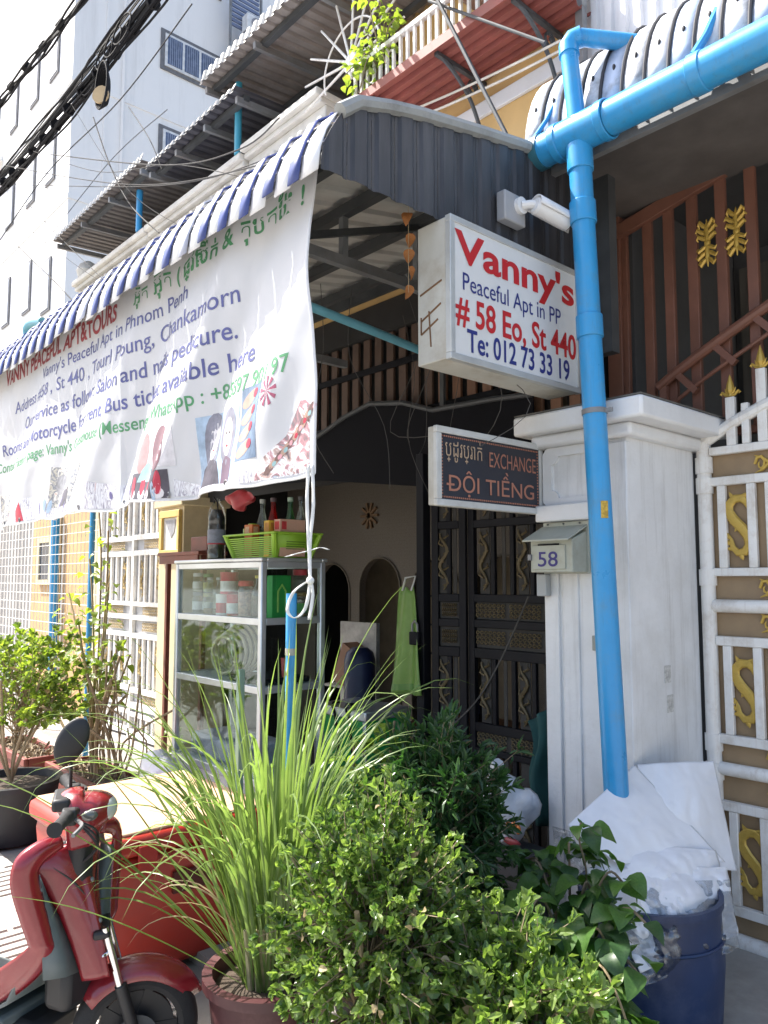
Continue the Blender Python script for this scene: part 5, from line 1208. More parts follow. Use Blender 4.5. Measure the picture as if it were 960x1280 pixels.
part('sill', MB().bx(-15, -10.4, 3.28, 3.45, .05, .34), mat('sill_grey', (.34, .33, .33), .7), t); part('header', MB().bx(-15, -10.36, 3.3, 3.5, 2.91, 3.5), ORNG, t)
for k in range(4): part('slat', MB().bx(-15, -10.4, 3.262, 3.279, .07 + k * .07, .12 + k * .07), mat('sill_slat', (.40, .39, .38), .6), t)
# wire mesh fence
t = thing('wire_mesh_fence', 'white welded wire mesh panel on a blue post behind the left plants', 'fence', (-7.3, 2.4, 0))
part('post', MB().tube([(-6.18, 2.40, .056), (-6.18, 2.40, 2.35)], .022, 12), BLUE_PVC, t); part('post', MB().tube([(-8.9, 2.40, .056), (-8.9, 2.40, 2.3)], .022, 12), GREY_STEEL, t)
wm = mat('galvanised_wire', (.60, .60, .58), .5, metal=.3)
wf = MB(); x = -8.88
while x < -6.0: wf.tube([(x, 2.40, .92), (x, 2.40, 2.20)], .0025, 4); x += .085
z = .92
while z < 2.21: wf.tube([(-8.9, 2.40, z), (-6.0, 2.40, z)], .0025, 4); z += .085
part('mesh_wires', wf, wm, t, kind='stuff')
t = thing('pipe_elbow', 'pale blue pipe elbow sticking up behind the left end of the striped awning', 'pipe', (-8.1, 2.4, 3.6))
part('pipe', MB().tube(cat([(-8.08, 2.42, 3.46), (-8.09, 2.41, 3.98), (-8.06, 2.40, 4.08), (-7.9, 2.40, 4.09), (-7.6, 2.40, 4.03)], 4), .038, 12), mat('pale_blue_pvc', (.13, .36, .46), .45), t); part('wall_stub', MB().bx(-8.2, -7.9, 2.46, 3.3, 3.35, 3.47), CONCRETE, t)

# ================================================================== white tower block
tw = thing('apartment_tower', 'tall white apartment tower at the upper left', 'building', (-28, 16, 0))
TWL = mat('tower_white', (.87, .86, .85), .7, var=.05, scale=.3, dirt=(.62, .61, .60), dirt_amt=.35, dscale=.15, streak=.35, streak_scale=2.2, streak_col=(.42, .41, .39))
for_pipes = ((-23.36, 9.6), (-23.36, 14.6))
TX, TY = -23.4, 8.0
part('wall', MB().bx(-48, TX, TY, 30, 0, 30), TWL, tw)
part('corner_fillet', MB().bx(TX + .002, TX + .06, TY + 1.0, TY + 1.06, 0, 30), TWL, tw)
for x_, y_ in for_pipes: part('rainwater_pipe', MB().tube([(x_, y_, .2), (x_, y_, 29.8)], .06, 8), TWL, tw)
part('floor_band', MB().bx(-48, TX + .03, TY - .03, 29.9, 13.2, 13.35), TWL, tw); part('floor_band', MB().bx(-48, TX + .03, TY - .03, 29.9, 17.0, 17.15), TWL, tw)
WFR = mat('window_grey_frame', (.17, .17, .18), .6); WWH = mat('window_white', (.72, .73, .74), .5)
def barred(): 
    return mat('barred_pane', (.10, .14, .24), .25, var=.3)
def wide_window(y0, y1, z0, z1, n=3):
    w = part('window', MB().bx(TX + .01, TX + .05, y0, y1, z0, z1), WFR, tw)
    part('sash', MB().bx(TX + .05, TX + .09, y0 + .14, y1 - .14, z0 + .14, z1 - .14), WWH, w)
    pw_ = (y1 - y0 - .28 - .09 * (n + 1)) / n
    for i in range(n):
        a = y0 + .14 + .09 + i * (pw_ + .09); part('pane', MB().bx(TX + .09, TX + .10, a, a + pw_, z0 + .23, z1 - .23), barred(), w)
        for k in range(1, 7): part('bar', MB().bx(TX + .10, TX + .12, a + pw_ * k / 7 - .02, a + pw_ * k / 7 + .02, z0 + .23, z1 - .23), mat('window_bar', (.22, .26, .36), .5), w)
wide_window(10.85, 13.1, 18.72, 20.16); wide_window(10.85, 13.1, 15.05, 16.75); wide_window(10.85, 13.1, 22.3, 23.8)
for (x_, zs) in ((-25.05, (17.9, 14.3, 10.0)), (-27.0, (17.9, 14.3, 10.5)), (-29.3, (18.0, 14.3, 10.6)), (-32.2, (14.3, 10.6)), (-35.4, (18, 14.3, 10.6)), (-39, (18, 14.3, 10.6))):
    for z in zs:
        w = part('window', MB().bx(x_ - .42, x_ + .42, TY - .05, TY - .005, z, z + 1.75), WFR, tw); part('pane', MB().bx(x_ - .34, x_ + .34, TY - .07, TY - .05, z + .08, z + 1.67), mat('pale_pane', (.55, .58, .62), .15), w)
b_ = part('balcony', MB().bx(-33.4, -30.6, TY - 1.1, TY - .002, 17.4, 17.6), TWL, tw)
for k in range(14): part('baluster', MB().bx(-33.35 + k * .2, -33.29 + k * .2, TY - 1.08, TY - 1.02, 17.6, 18.6), GREY_STEEL, b_)
part('rail', MB().bx(-33.4, -30.6, TY - 1.1, TY - 1.0, 18.6, 18.68), GREY_STEEL, b_); part('doorway', MB().bx(-33.0, -31.2, TY - .03, TY - .003, 17.6, 19.9), mat('window_dark', (.06, .07, .10), .2), b_)
s_ = part('service_balcony', MB().bx(TX + .01, TX + .7, 13.1, 16.4, 20.0, 20.15), WFR, tw)
SB = mat('blue_slats', (.16, .20, .32), .5, var=.2)
for k in range(9): part('slat', MB().bx(TX + .6, TX + .66, 13.15, 14.3, 21.1 + k * .18, 21.2 + k * .18), SB, s_)
for k in range(9): part('slat', MB().bx(TX + .6, TX + .66, 14.9, 16.4, 20.6 + k * .2, 20.72 + k * .2), SB, s_)
for y_ in (13.1, 14.35, 16.3): part('post', MB().bx(TX + .6, TX + .68, y_, y_ + .07, 20.15, 23.0), GREY_STEEL, s_)
for y_, z_ in ((13.55, 20.9), (13.5, 19.95 + .2)):
    a = thing('air_conditioner', 'white air conditioner unit on the tower, %s one' % ('upper' if z_ > 20.5 else 'lower'), 'air conditioner', (TX + .75, y_ + .5, z_ + .01))
    part('casing', MB().bx(TX + .72, TX + 1.1, y_, y_ + 1.15, z_ + .01, z_ + .62), WWH, a, bevel=.02); part('fan_grille', MB().tube([(TX + 1.1, y_ + .4, z_ + .31), (TX + 1.12, y_ + .4, z_ + .31)], .24, 18), GREYP, a); part('shelf', MB().bx(TX + .69, TX + 1.1, y_, y_ + 1.15, z_ - .05, z_), WFR, a)

# ================================================================== overhead cables
def sagline(a, b, sag, n=18, jit=0.0, seed=0):
    r_ = random.Random(seed); a = Vector(a); b = Vector(b); out = []; o1 = r_.uniform(0, 6)
    for k in range(n + 1):
        s = k / n; p = a.lerp(b, s); p.z -= sag * 4 * s * (1 - s); p += Vector((0, math.sin(o1 + s * 17) * jit, math.cos(o1 * 2 + s * 21) * jit)); out.append(p)
    return out
t = thing('cable_bundle', 'thick black bundle of overhead cables crossing the upper left corner', 'cables', (-7, 2.3, 5.6))
A0 = Vector((-4.3, 2.19, 5.60)); B0 = Vector((-10.4, 2.42, 6.15))
for k in range(16):
    off = Vector((0, rnd.gauss(0, .03), rnd.gauss(0, .035)))
    part('cable', MB().tube(sagline(A0 + off, B0 + off + Vector((0, rnd.gauss(0, .03), rnd.gauss(0, .05))), .10 + rnd.uniform(-.03, .05), 26, .012, k), rnd.choice([.007, .009, .013]), 6), CABLE, t)
for k in range(4):
    off = Vector((0, 0, .10 + .045 * k)); part('cable', MB().tube(sagline(A0 + off, B0 + off * .5, .06 + .01 * k, 20, .004, 50 + k), .006, 5), CABLE_GREY if k % 2 else CABLE, t)
for s in [.1 + .06 * k for k in range(13)]:
    p = A0.lerp(B0, s); p.z -= .11 * 4 * s * (1 - s); part('tie', MB().tube([p + Vector((-.012, 0, 0)), p + Vector((.012, 0, 0))], .055, 8), CABLE, t)
for k in range(3):
    c_ = A0.lerp(B0, .17 + .03 * k) + Vector((0, -.06, -.06 - .02 * k)); part('slack_loop', MB().tube([c_ + Vector((.16 * math.cos(a), 0, .09 * math.sin(a))) for a in [q * math.pi / 9 for q in range(19)]], .007, 5), CABLE, t)
c_ = Vector((-6.15, 2.24, 5.72)); part('slack_loop', MB().tube([c_ + Vector((.2 * math.cos(a), 0, .15 * math.sin(a))) for a in [q * math.pi / 9 for q in range(19)]], .006, 5), CABLE, t)
t = thing('cable_coil', 'hanging coil of black cable with a tan disc under the cable bundle', 'cable coil', (-5.72, 2.22, 5.2))
for k in range(6):
    part('loop', MB().tube([Vector((-5.72 + (.055 + .012 * k) * math.cos(a) + .008 * k, 2.22 - .012 * k, 5.36 + (.12 + .014 * k) * math.sin(a))) for a in [q * math.pi / 9 for q in range(19)]], .008, 5), CABLE, t)
part('disc', MB().tube([(-5.67, 2.16, 5.27), (-5.66, 2.145, 5.27)], .07, 14), mat('tan_disc', (.45, .33, .18), .6), t); part('drop', MB().tube([(-5.72, 2.22, 5.70), (-5.72, 2.22, 5.45)], .008, 5), CABLE, t)
t = thing('cable_bundle', 'thinner dark cable bundle near the top left edge', 'cables', (-7.4, 2.2, 6.4))
for k in range(7):
    off = Vector((0, rnd.gauss(0, .02), rnd.gauss(0, .022)))
    part('cable', MB().tube(sagline(Vector((-5.6, 2.2, 6.40)) + off, Vector((-9.4, 2.2, 6.76)) + off, .03, 16, .012, 90 + k), .010, 5), CABLE, t)
for s in (.3, .42, .55, .68, .8): part('splice', MB().tube([Vector((-5.6, 2.2, 6.39)).lerp(Vector((-9.4, 2.2, 6.75)), s), Vector((-5.6, 2.2, 6.39)).lerp(Vector((-9.4, 2.2, 6.75)), s + .025)], .035, 8), CABLE, t)
W = [([(-3.909, 4.902), (-4.916, 4.799), (-6.34, 4.868), (-7.627, 4.727)], .006, 0), ([(-6.358, 5.033), (-4.276, 4.077), (-3.385, 3.794), (-3.016, 3.796)], .008, 1), ([(-7.742, 5.52), (-4.873, 4.197), (-3.342, 3.68), (-2.488, 3.532)], .007, 1),
     ([(-7.451, 5.221), (-4.381, 4.002), (-3.118, 3.657), (-2.6, 3.56)], .006, 1), ([(-7.009, 5.364), (-5.46, 4.54), (-4.278, 4.104), (-3.341, 3.632)], .005, 1), ([(-5.663, 5.065), (-5.311, 4.538), (-4.931, 4.097), (-4.479, 3.743)], .007, 0),
     ([(-5.055, 4.866), (-4.704, 4.475), (-4.506, 4.184)], .005, 0), ([(-7.627, 4.727), (-6.645, 4.118), (-5.513, 3.416), (-4.922, 3.303)], .007, 0), ([(-7.432, 5.082), (-6.274, 4.271), (-5.084, 3.474)], .004, 0), ([(-7.663, 4.974), (-5.709, 3.833), (-4.824, 3.51)], .004, 1),
     ([(-6.415, 5.559), (-5.149, 4.295), (-3.752, 3.42)], .004, 1), ([(-4.657, 4.701), (-5.633, 4.736), (-7.129, 4.559)], .004, 0)]
WL = ['dark overhead wire slanting past the left of the barred tower window', 'pale overhead wire sagging low under the highest balcony canopy', 'longest pale overhead wire running to the end of the striped awning', 'pale overhead wire just below the longest one', 'short pale overhead wire crossing the blue canopy post', 'dark wire dropping steeply from the cable bundle to the striped awning', 'short dark wire dropping beside the cable coil', 'dark wire falling from the left edge to the striped awning', 'thin dark wire falling across the tower beside the left canopy', 'thin pale wire below the left balcony canopy', 'thin pale wire falling from the cable bundle across the left canopy', 'thin dark wire rising from the left edge towards the tower window']
for k, (pts, r_, grey) in enumerate(W):
    solo('overhead_wire', MB().tube(cat([(x_, 2.0 + .02 * k, z_) for x_, z_ in pts], 8), r_ * (.5 if grey else .7), 5), CABLE_GREY if grey else CABLE, WL[k], 'wire', 'pale overhead wires' if grey else 'dark overhead wires')
for k, (a, b) in enumerate((((-3.05, 2.93, 4.23), (-1.98, 2.88, 4.05)), ((-2.92, 2.93, 4.15), (-1.95, 2.88, 4.0)))): solo('wall_cable', MB().tube(sagline(a, b, .012), .007, 5), mat('cream_cable', (.6, .57, .5), .6), 'cream cable in front of the yellow wall, %s of the two' % ('upper' if k == 0 else 'lower'), 'cable')
# ================================================================== plants
def rdir(r_, up=0.0):
    while True:
        d = Vector((r_.uniform(-1, 1), r_.uniform(-1, 1), r_.uniform(-1, 1)))
        if .05 < d.length < 1: break
    d.normalize(); d.z += up; return d.normalized()
def leaf4(mb, p, d, nrm, L, w, fold=.25):
    d = d.normalized(); s_ = d.cross(nrm)
    if s_.length < 1e-4: s_ = d.orthogonal()
    s_.normalize(); n_ = s_.cross(d)
    up_ = n_ * fold * w; q = p + d * L * .5
    mb.add([p, p + d * L * .28 + s_ * w * .42 + up_ * .8, p + d * L * .62 + s_ * w * .46 + up_, p + d * L * .9 + s_ * w * .2 - n_ * .06 * L, p + d * L - n_ * .12 * L, p + d * L * .9 - s_ * w * .2 - n_ * .06 * L, p + d * L * .62 - s_ * w * .46 + up_, p + d * L * .28 - s_ * w * .42 + up_ * .8, q],
           [(0, 1, 8), (1, 2, 8), (2, 3, 8), (3, 4, 8), (4, 5, 8), (5, 6, 8), (6, 7, 8), (7, 0, 8)])
def bush(t, base, cen, rad, ntwig, npl, L, w, lm, tm, seed, lobes=.28, up=.35, droop=0.0, lo=-.6):
    r_ = random.Random(seed); fo = MB(); br = MB(); base = Vector(base); cen = Vector(cen)
    for _ in range(ntwig):
        d = rdir(r_)
        if d.z < lo: d.z = -d.z
        lob = 1 + lobes * noise.noise(d * 2.3 + Vector((seed, 0, 0))) * 2
        end = cen + Vector((d.x * rad[0], d.y * rad[1], d.z * rad[2])) * lob * r_.uniform(.70, 1.06)
        st = base.lerp(cen, r_.uniform(.35, 1.0)) + rdir(r_) * .04
        mid = st.lerp(end, .55) + Vector((0, 0, .04)) + rdir(r_) * .03
        pts = [st, mid, end]
        br.tube(pts, [.003, .0022, .001], 3, cap=False)
        for k in range(npl):
            s = r_.uniform(.30, 1.0) ** .7
            p = st.lerp(mid, s / .55) if s < .55 else mid.lerp(end, (s - .55) / .45)
            ld = ((end - mid).normalized() * .5 + rdir(r_, up) * .9); ld.z -= droop
            leaf4(fo, p, ld, rdir(r_, .8), L * r_.uniform(.4, 1.35), w * r_.uniform(.6, 1.25))
        for k in range(4):
            leaf4(fo, end, ((end - mid).normalized() + rdir(r_) * .7), rdir(r_, .8), L * r_.uniform(.7, 1.1), w)
    dl = MB()
    for _ in range(ntwig // 6):
        d = rdir(r_); p = cen + Vector((d.x * rad[0], d.y * rad[1], d.z * rad[2])) * r_.uniform(.5, .98); leaf4(dl, p, rdir(r_), rdir(r_, .5), L * r_.uniform(.6, 1.1), w)
    part('withered_leaves', dl, LV_DRY, t, smooth=0, kind='stuff')
    part('foliage', fo, lm, t, smooth=0, kind='stuff'); part('twigs', br, tm, t, kind='stuff')
TWIG = mat('twig_bark', (.22, .17, .11), .85, var=.3, scale=20); DRYT = mat('dry_twig', (.36, .27, .16), .9, var=.3, scale=20)
SOIL = mat('dark_soil', (.07, .05, .035), .95, var=.4, scale=30, bump=.6)
LV_BRIGHT = leaf_mat('bush_leaf', (.062, .12, .032), (.22, .30, .085), .40, (1.75, 1.9, .85), .22)
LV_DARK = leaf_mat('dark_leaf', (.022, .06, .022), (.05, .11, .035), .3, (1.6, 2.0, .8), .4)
LV_MID = leaf_mat('vine_leaf', (.05, .12, .03), (.10, .20, .045), .4, (1.9, 2.1, .7), .38)
LV_LEFT = leaf_mat('left_bush_leaf', (.09, .15, .035), (.26, .34, .09), .45, (2.0, 2.0, .6), .4)
LV_GRASS = leaf_mat('lemongrass_blade', (.10, .175, .05), (.22, .30, .10), .46, (1.45, 1.5, .85), .32)
LV_DRY = leaf_mat('dry_blade', (.33, .25, .13), (.45, .38, .24), .35, (1.3, 1.2, 1.0), .6)
def pot(t, c, r, h, m_, r0=.78, rim=.018, n=26):
    part('pot_wall', MB().lathe([(r * r0, 0), (r * (r0 + .1), h * .3), (r * .98, h * .8), (r, h - .03), (r + rim, h - .028), (r + rim, h), (r - .012, h), (r - .02, h - .05)], c, n, cap=False), m_, t)
    part('soil', MB().lathe([(.0, h - .032), (r * .6, h - .03), (r - .016, h - .042)], c, n, cap=False), SOIL, t)
MAROON = mat('maroon_clay', (.085, .028, .03), .45, var=.3, scale=4, dirt=(.22, .13, .11), dirt_amt=.5, dscale=4)
BLKPOT = mat('black_plastic_pot', (.022, .022, .025), .5, var=.3)

# --- lemongrass
t = thing('lemongrass_plant', 'tall arching lemongrass clump in a maroon glazed pot', 'plant', (-2.07, 1.39, 0.028))
pot(t, (-2.07, 1.39, 0.028), .185, .345, MAROON, .78)
def blade_mesh(i, L, lean, curl, w):
    m = MB(); n = 13; p = Vector((0, 0, 0)); a = lean; fv = []
    r_ = random.Random(i)
    tw = r_.uniform(-.5, .5)
    for k in range(n + 1):
        s = k / n; ww = w * (.55 + 1.2 * s if s < .4 else 1.03 * (1 - ((s - .4) / .6) ** 1.6) + .02)
        ct, st_ = math.cos(tw * s * 2), math.sin(tw * s * 2)
        sd = Vector((0, ct, st_)); nn = Vector((math.cos(a), 0, -math.sin(a)))
        fv += [p - sd * ww / 2 + nn * ww * .22, p.copy(), p + sd * ww / 2 + nn * ww * .22]
        a += curl * (s ** 1.6) * 2.2 / n * 1.4
        p = p + Vector((math.sin(a), 0, math.cos(a))) * L / n
    m.add(fv, [f for k in range(n) for f in ((3 * k, 3 * k + 1, 3 * k + 4, 3 * k + 3), (3 * k + 1, 3 * k + 2, 3 * k + 5, 3 * k + 4))])
    return m.mesh('blade', smooth=180)
r_ = random.Random(7); blades = []
CURLS = []
for i in range(26):
    L = r_.uniform(.72, 1.22); blades.append(blade_mesh(i, L, r_.uniform(.02, .16), r_.choice([.2, .35, .5, .8, 1.3, 2.0]) * r_.uniform(.8, 1.2), r_.uniform(.009, .016)))
for b in blades: b.materials.append(LV_GRASS)
dryb = []
for i in range(6):
    b = blade_mesh(100 + i, r_.uniform(.5, .9), .25, r_.uniform(1.6, 2.8), .008); b.materials.append(LV_DRY); dryb.append(b)
for k in range(215):
    me = r_.choice(dryb) if k % 9 == 0 else r_.choice(blades)
    a = r_.uniform(0, 2 * math.pi); rr = .085 * math.sqrt(r_.random())
    aw = a + r_.gauss(0, .5); lean_ = abs(r_.gauss(0, .10)) + rr * 1.1
    lean_ *= .45 if math.cos(aw - .84) > .1 else 1.0
    if math.cos(aw - .84) > .1: me = blades[(k * 5) % 26] if k % 9 else me
    o = put(me, 'blade', None, t, (rr * math.cos(a), rr * math.sin(a), .30), (r_.gauss(0, .05), lean_, aw), (1, 1, r_.uniform(.8, 1.12)))
for k in range(18):       # long blades weeping out to the left, towards the red box
    a = r_.uniform(2.75, 4.6)
    put(r_.choice(blades), 'blade', None, t, (.06 * math.cos(a), .06 * math.sin(a), .30), (0, r_.uniform(.35, .75), a), (1.1, 1, r_.uniform(.8, 1.05)))
stk = MB()
for k in range(34):
    a = r_.uniform(0, 6.28); rr = .08 * math.sqrt(r_.random()); x_, y_ = -2.07 + rr * math.cos(a), 1.39 + rr * math.sin(a)
    stk.tube([(x_, y_, .33), (x_ + rr * .4 * math.cos(a), y_ + rr * .4 * math.sin(a), .52)], [.011, .006], 6)
part('stalks', stk, mat('pale_stalk', (.40, .36, .20), .6, var=.3, scale=30), t, kind='stuff')

# --- round sunlit bush in front
t = thing('leafy_bush', 'dense sunlit small leaved bush in a dark pot at the front', 'bush', (-1.56, 1.36, 0.028))
pot(t, (-1.56, 1.36, 0.028), .16, .33, mat('dark_red_pot', (.07, .025, .025), .5, var=.3))
bush(t, (-1.56, 1.36, .36), (-1.575, 1.385, .63), (.30, .28, .345), 560, 16, .029, .0165, LV_BRIGHT, TWIG, 3, .20, .35, 0, -.75)
for k in range(6):
    a = k * 1.05; part('stem', MB().tube(cat([(-1.56, 1.36, .34), (-1.56 + .05 * math.cos(a), 1.36 + .05 * math.sin(a), .50), (-1.57 + .15 * math.cos(a), 1.38 + .15 * math.sin(a), .75)], 4), .007, 6), DRYT, t)
# --- dark shrub behind it, in the shade
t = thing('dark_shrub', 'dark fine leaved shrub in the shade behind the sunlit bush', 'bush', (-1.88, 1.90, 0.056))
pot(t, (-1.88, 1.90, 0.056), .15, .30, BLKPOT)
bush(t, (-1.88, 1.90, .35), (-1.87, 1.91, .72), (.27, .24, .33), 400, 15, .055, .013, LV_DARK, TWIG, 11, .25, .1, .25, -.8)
for k in range(5):
    a = k * 1.25; part('stem', MB().tube([(-1.88, 1.90, .33), (-1.88 + .10 * math.cos(a), 1.90 + .10 * math.sin(a), .75)], .006, 6), TWIG, t)
# --- low bush with bright tips at the bottom right
t = thing('low_hedge_plant', 'low glossy plant with sunlit yellow green shoot tips at the bottom', 'bush', (-1.22, 1.50, 0.028))
pot(t, (-1.22, 1.50, 0.028), .14, .26, BLKPOT)
bush(t, (-1.22, 1.50, .28), (-1.235, 1.52, .46), (.25, .22, .25), 240, 14, .036, .020, LV_BRIGHT, TWIG, 21, .3, .5, 0, -.6)
part('stem', MB().tube([(-1.22, 1.50, .26), (-1.22, 1.51, .45)], .008, 6), TWIG, t)

# --- broad leaved plants: every leaf an object
def broad_mesh(nm, m_, heart=.0, pts=8):
    m = MB(); vs = []
    for k in range(pts + 1):
        s = k / pts; w_ = (.30 + heart) * (math.sin(math.pi * s ** .68) ** .85 if 0 < s < 1 else 0)
        c_ = Vector((s, .02 * math.sin(6 * s), .12 * math.sin(math.pi * s) - .26 * s * s)); wv = .018 * math.sin(s * 17)
        vs += [(c_.x - .10 * w_, -w_, c_.z + .22 * w_ + wv), (c_.x, -w_ * .5, c_.z + .15 * w_), tuple(c_), (c_.x, w_ * .5, c_.z + .15 * w_), (c_.x - .10 * w_, w_, c_.z + .22 * w_ - wv)]
    m.add(vs, [(5 * k + j, 5 * k + j + 1, 5 * k + j + 6, 5 * k + j + 5) for k in range(pts) for j in range(4)])
    me = m.mesh(nm, smooth=180); me.materials.append(m_); return me
BL_D = [broad_mesh('leaf', LV_MID, .06), broad_mesh('leaf', LV_MID, .14), broad_mesh('leaf', LV_DARK, .10)]
BL_B = [broad_mesh('leaf', LV_LEFT, .06), broad_mesh('leaf', LV_BRIGHT, .1)]
def leaves_on(t, path, n, size, meshes, r_, spread=.10, s0=.1):
    base = wpos(t); L = len(path) - 1
    for k in range(n):
        s = s0 + (1 - s0) * (k + r_.random() * .6) / n; i = min(int(s * L), L - 1); p = path[i].lerp(path[i + 1], s * L - i)
        d = rdir(r_, .15); d.z *= .5; q = p + d * spread * r_.uniform(.05, .35)
        put(r_.choice(meshes), 'leaf', None, t, q - base, (r_.uniform(-.5, .5), r_.uniform(-.1, .75), math.atan2(d.y, d.x) + r_.gauss(0, .4)), (size * r_.uniform(.7, 1.2),) * 3)
t = thing('broadleaf_plant', 'dark broad leaved trailing plant beside the blue barrel', 'plant', (-1.44, 2.05, 0.056))
pot(t, (-1.44, 2.05, 0.056), .15, .22, BLKPOT); r_ = random.Random(5)
for k, (dx, dy, zt) in enumerate(((.16, -.06, .55), (.22, .04, .60), (.02, .08, .62), (-.20, .06, .64), (-.30, -.05, .58), (.10, -.25, .50), (.22, -.18, .46), (.26, -.06, .50), (-.05, -.12, .60), (.10, .12, .66), (-.14, .20, .68), (.10, .02, .58), (.28, -.14, .36), (-.22, -.2, .48), (.02, -.2, .55), (-.30, -.16, .42), (-.26, .14, .62), (.14, -.12, .42))):
    path = cat([(-1.44, 2.05, .30), (-1.44 + dx * .35, 2.05 + dy * .35, .30 + (zt - .3) * .65), (-1.44 + dx * .75, 2.05 + dy * .75, zt), (-1.44 + dx * 1.05, 2.05 + dy * 1.05, zt - .03)], 5)
    part('stem', MB().tube(path, .004, 5), TWIG, t); leaves_on(t, path, 16, .082, BL_D, r_, .24, .25)
path = cat([(-1.40, 1.98, .32), (-1.26, 1.92, .50), (-1.16, 1.90, .38), (-1.13, 1.90, .22), (-1.12, 1.90, .10)], 6)
part('trailing_stem', MB().tube(path, .0035, 5), DRYT, t); leaves_on(t, path, 18, .085, BL_D[:2], r_, .15, .3)
path = cat([(-1.46, 2.10, .45), (-1.44, 2.14, .62), (-1.45, 2.12, .74), (-1.43, 2.10, .80)], 5)
part('tip_stem', MB().tube(path, .003, 5), TWIG, t); leaves_on(t, path, 12, .075, BL_D, r_, .15, .4)
t = thing('sapling', 'young sunlit broad leaved shoot between the lemongrass and the green case', 'plant', (-2.18, 1.84, 0.056)); r_ = random.Random(9)
for k, (dx, dy, zt) in enumerate(((0, 0, 1.00), (.10, .06, 1.05), (-.08, .02, .95), (.16, .10, 1.02), (.04, -.08, .92))):
    path = cat([(-2.18, 1.84, .06), (-2.17 + dx * .5, 1.84 + dy * .5, .6), (-2.16 + dx, 1.84 + dy, zt)], 6); part('stem', MB().tube(path, .005, 5), TWIG, t); leaves_on(t, path, 14, .075, BL_B, r_, .16, .55)
pot(t, (-2.18, 1.84, 0.056), .11, .22, BLKPOT)
# --- stakes
t = thing('blue_stake', 'bright blue plastic pipe stake standing up out of the lemongrass', 'stake', (-2.36, 1.66, .056))
part('pipe', MB().tube([(-2.36, 1.66, .056), (-2.36, 1.66, 1.5)], .020, 14), BLUE_PVC, t); part('tape', MB().tube([(-2.36, 1.66, 1.275), (-2.36, 1.66, 1.30)], .0212, 14), mat('old_tape', (.45, .42, .36), .7, var=.3), t); part('tape_tail', MB().grid(lambda u, v: (-2.345 + .008 * u, 1.640 - .012 * v, 1.285 - .08 * v), 1, 4), MATS['old_tape'], t, solid=.001)
solo('green_stake', MB().bx(-3.215, -3.185, 1.95, 1.98, .056, 1.13), mat('pale_green_paint', (.25, .38, .28), .6, var=.15), 'pale green post in front of the cabinet', 'post', bevel=.003)

# --- plants at the left
t = thing('potted_bush', 'sprawling sunlit bush in a black round tub at the left edge', 'bush', (-5.05, 1.52, 0.05))
pot(t, (-5.05, 1.52, 0.02), .27, .34, BLKPOT, .8, .02)
bush(t, (-5.05, 1.52, .36), (-5.25, 1.66, .88), (.58, .42, .36), 190, 8, .052, .034, LV_LEFT, DRYT, 31, .35, .3, .1, -.7)
for k in range(7):
    a = k * .9; part('stem', MB().tube(cat([(-5.05, 1.52, .34), (-5.05 + .08 * math.cos(a), 1.52 + .08 * math.sin(a), .55), (-5.2 + .30 * math.cos(a), 1.62 + .25 * math.sin(a), .95)], 4), .009, 6), DRYT, t)
t = thing('climbing_plant', 'leggy climbing plant with bright leaves on the wire mesh fence', 'plant', (-5.20, 2.08, .056)); r_ = random.Random(15)
CL = [broad_mesh('leaf', LV_LEFT, .08), broad_mesh('leaf', LV_LEFT, .16)]
for k, (dx, dy, zt) in enumerate(((-.25, .15, 1.9), (-.45, .10, 1.7), (-.1, .1, 1.5), (-.7, .05, 1.45), (-.3, -.02, 1.25), (-.9, .1, 1.30), (.05, .12, 1.15), (-.55, .2, 2.05), (.15, .05, .9), (-.2, .18, 1.05))):
    path = cat([(-5.20, 2.08, .30), (-5.20 + dx * .25, 2.08 + dy * .3, .8), (-5.20 + dx * .7, 2.08 + dy * .8, zt * .75 + .1), (-5.20 + dx, 2.08 + dy, zt)], 6); part('stem', MB().tube(path, .007, 5), DRYT, t); leaves_on(t, path, 19, .066, CL, r_, .34, .30)
BRICKP = mat('brown_red_planter', (.22, .055, .045), .6, var=.25, scale=4, dirt=(.3, .2, .16), dirt_amt=.4)
def trough(label, x0, x1, y0, y1, h, rz=0):
    t = thing('planter_trough', label, 'planter', ((x0 + x1) / 2, (y0 + y1) / 2, .056))
    w_ = .025
    for nm, a in (('long_side', (x0, x1, y0, y0 + w_)), ('long_side', (x0, x1, y1 - w_, y1)), ('short_side', (x0, x0 + w_, y0 + w_, y1 - w_)), ('short_side', (x1 - w_, x1, y0 + w_, y1 - w_))): part(nm, MB().bx(*a, .056, h), BRICKP, t, bevel=.006)
    part('rim', MB().bx(x0 - .012, x1 + .012, y0 - .012, y0 + .012, h - .05, h + .002), BRICKP, t, bevel=.005)
    part('soil', MB().bx(x0 + w_, x1 - w_, y0 + w_, y1 - w_, .06, h - .04), SOIL, t)
    deb = MB(); r_ = random.Random(int(x0 * 100))
    for k in range(240): leaf4(deb, Vector((r_.uniform(x0 + .03, x1 - .03), r_.uniform(y0 + .03, y1 - .03), h - .04 + r_.uniform(0, .04))), rdir(r_, .2), rdir(r_, 1), .05, .022)
    part('leaf_litter', deb, mat('dry_litter', (.36, .28, .19), .9, var=.4), t, smooth=0, kind='stuff')
trough('brown red planter trough of dry stems in front of the white folding gate', -5.62, -4.62, 1.92, 2.24, .30)
trough('brown red planter trough behind the black tub at the left edge', -6.6, -5.7, 1.80, 2.10, .32)
dr_ = thing('dry_shrub', 'bare dry tangled stems standing in the planter trough', 'plant', (-5.0, 2.08, .26)); r_ = random.Random(77)
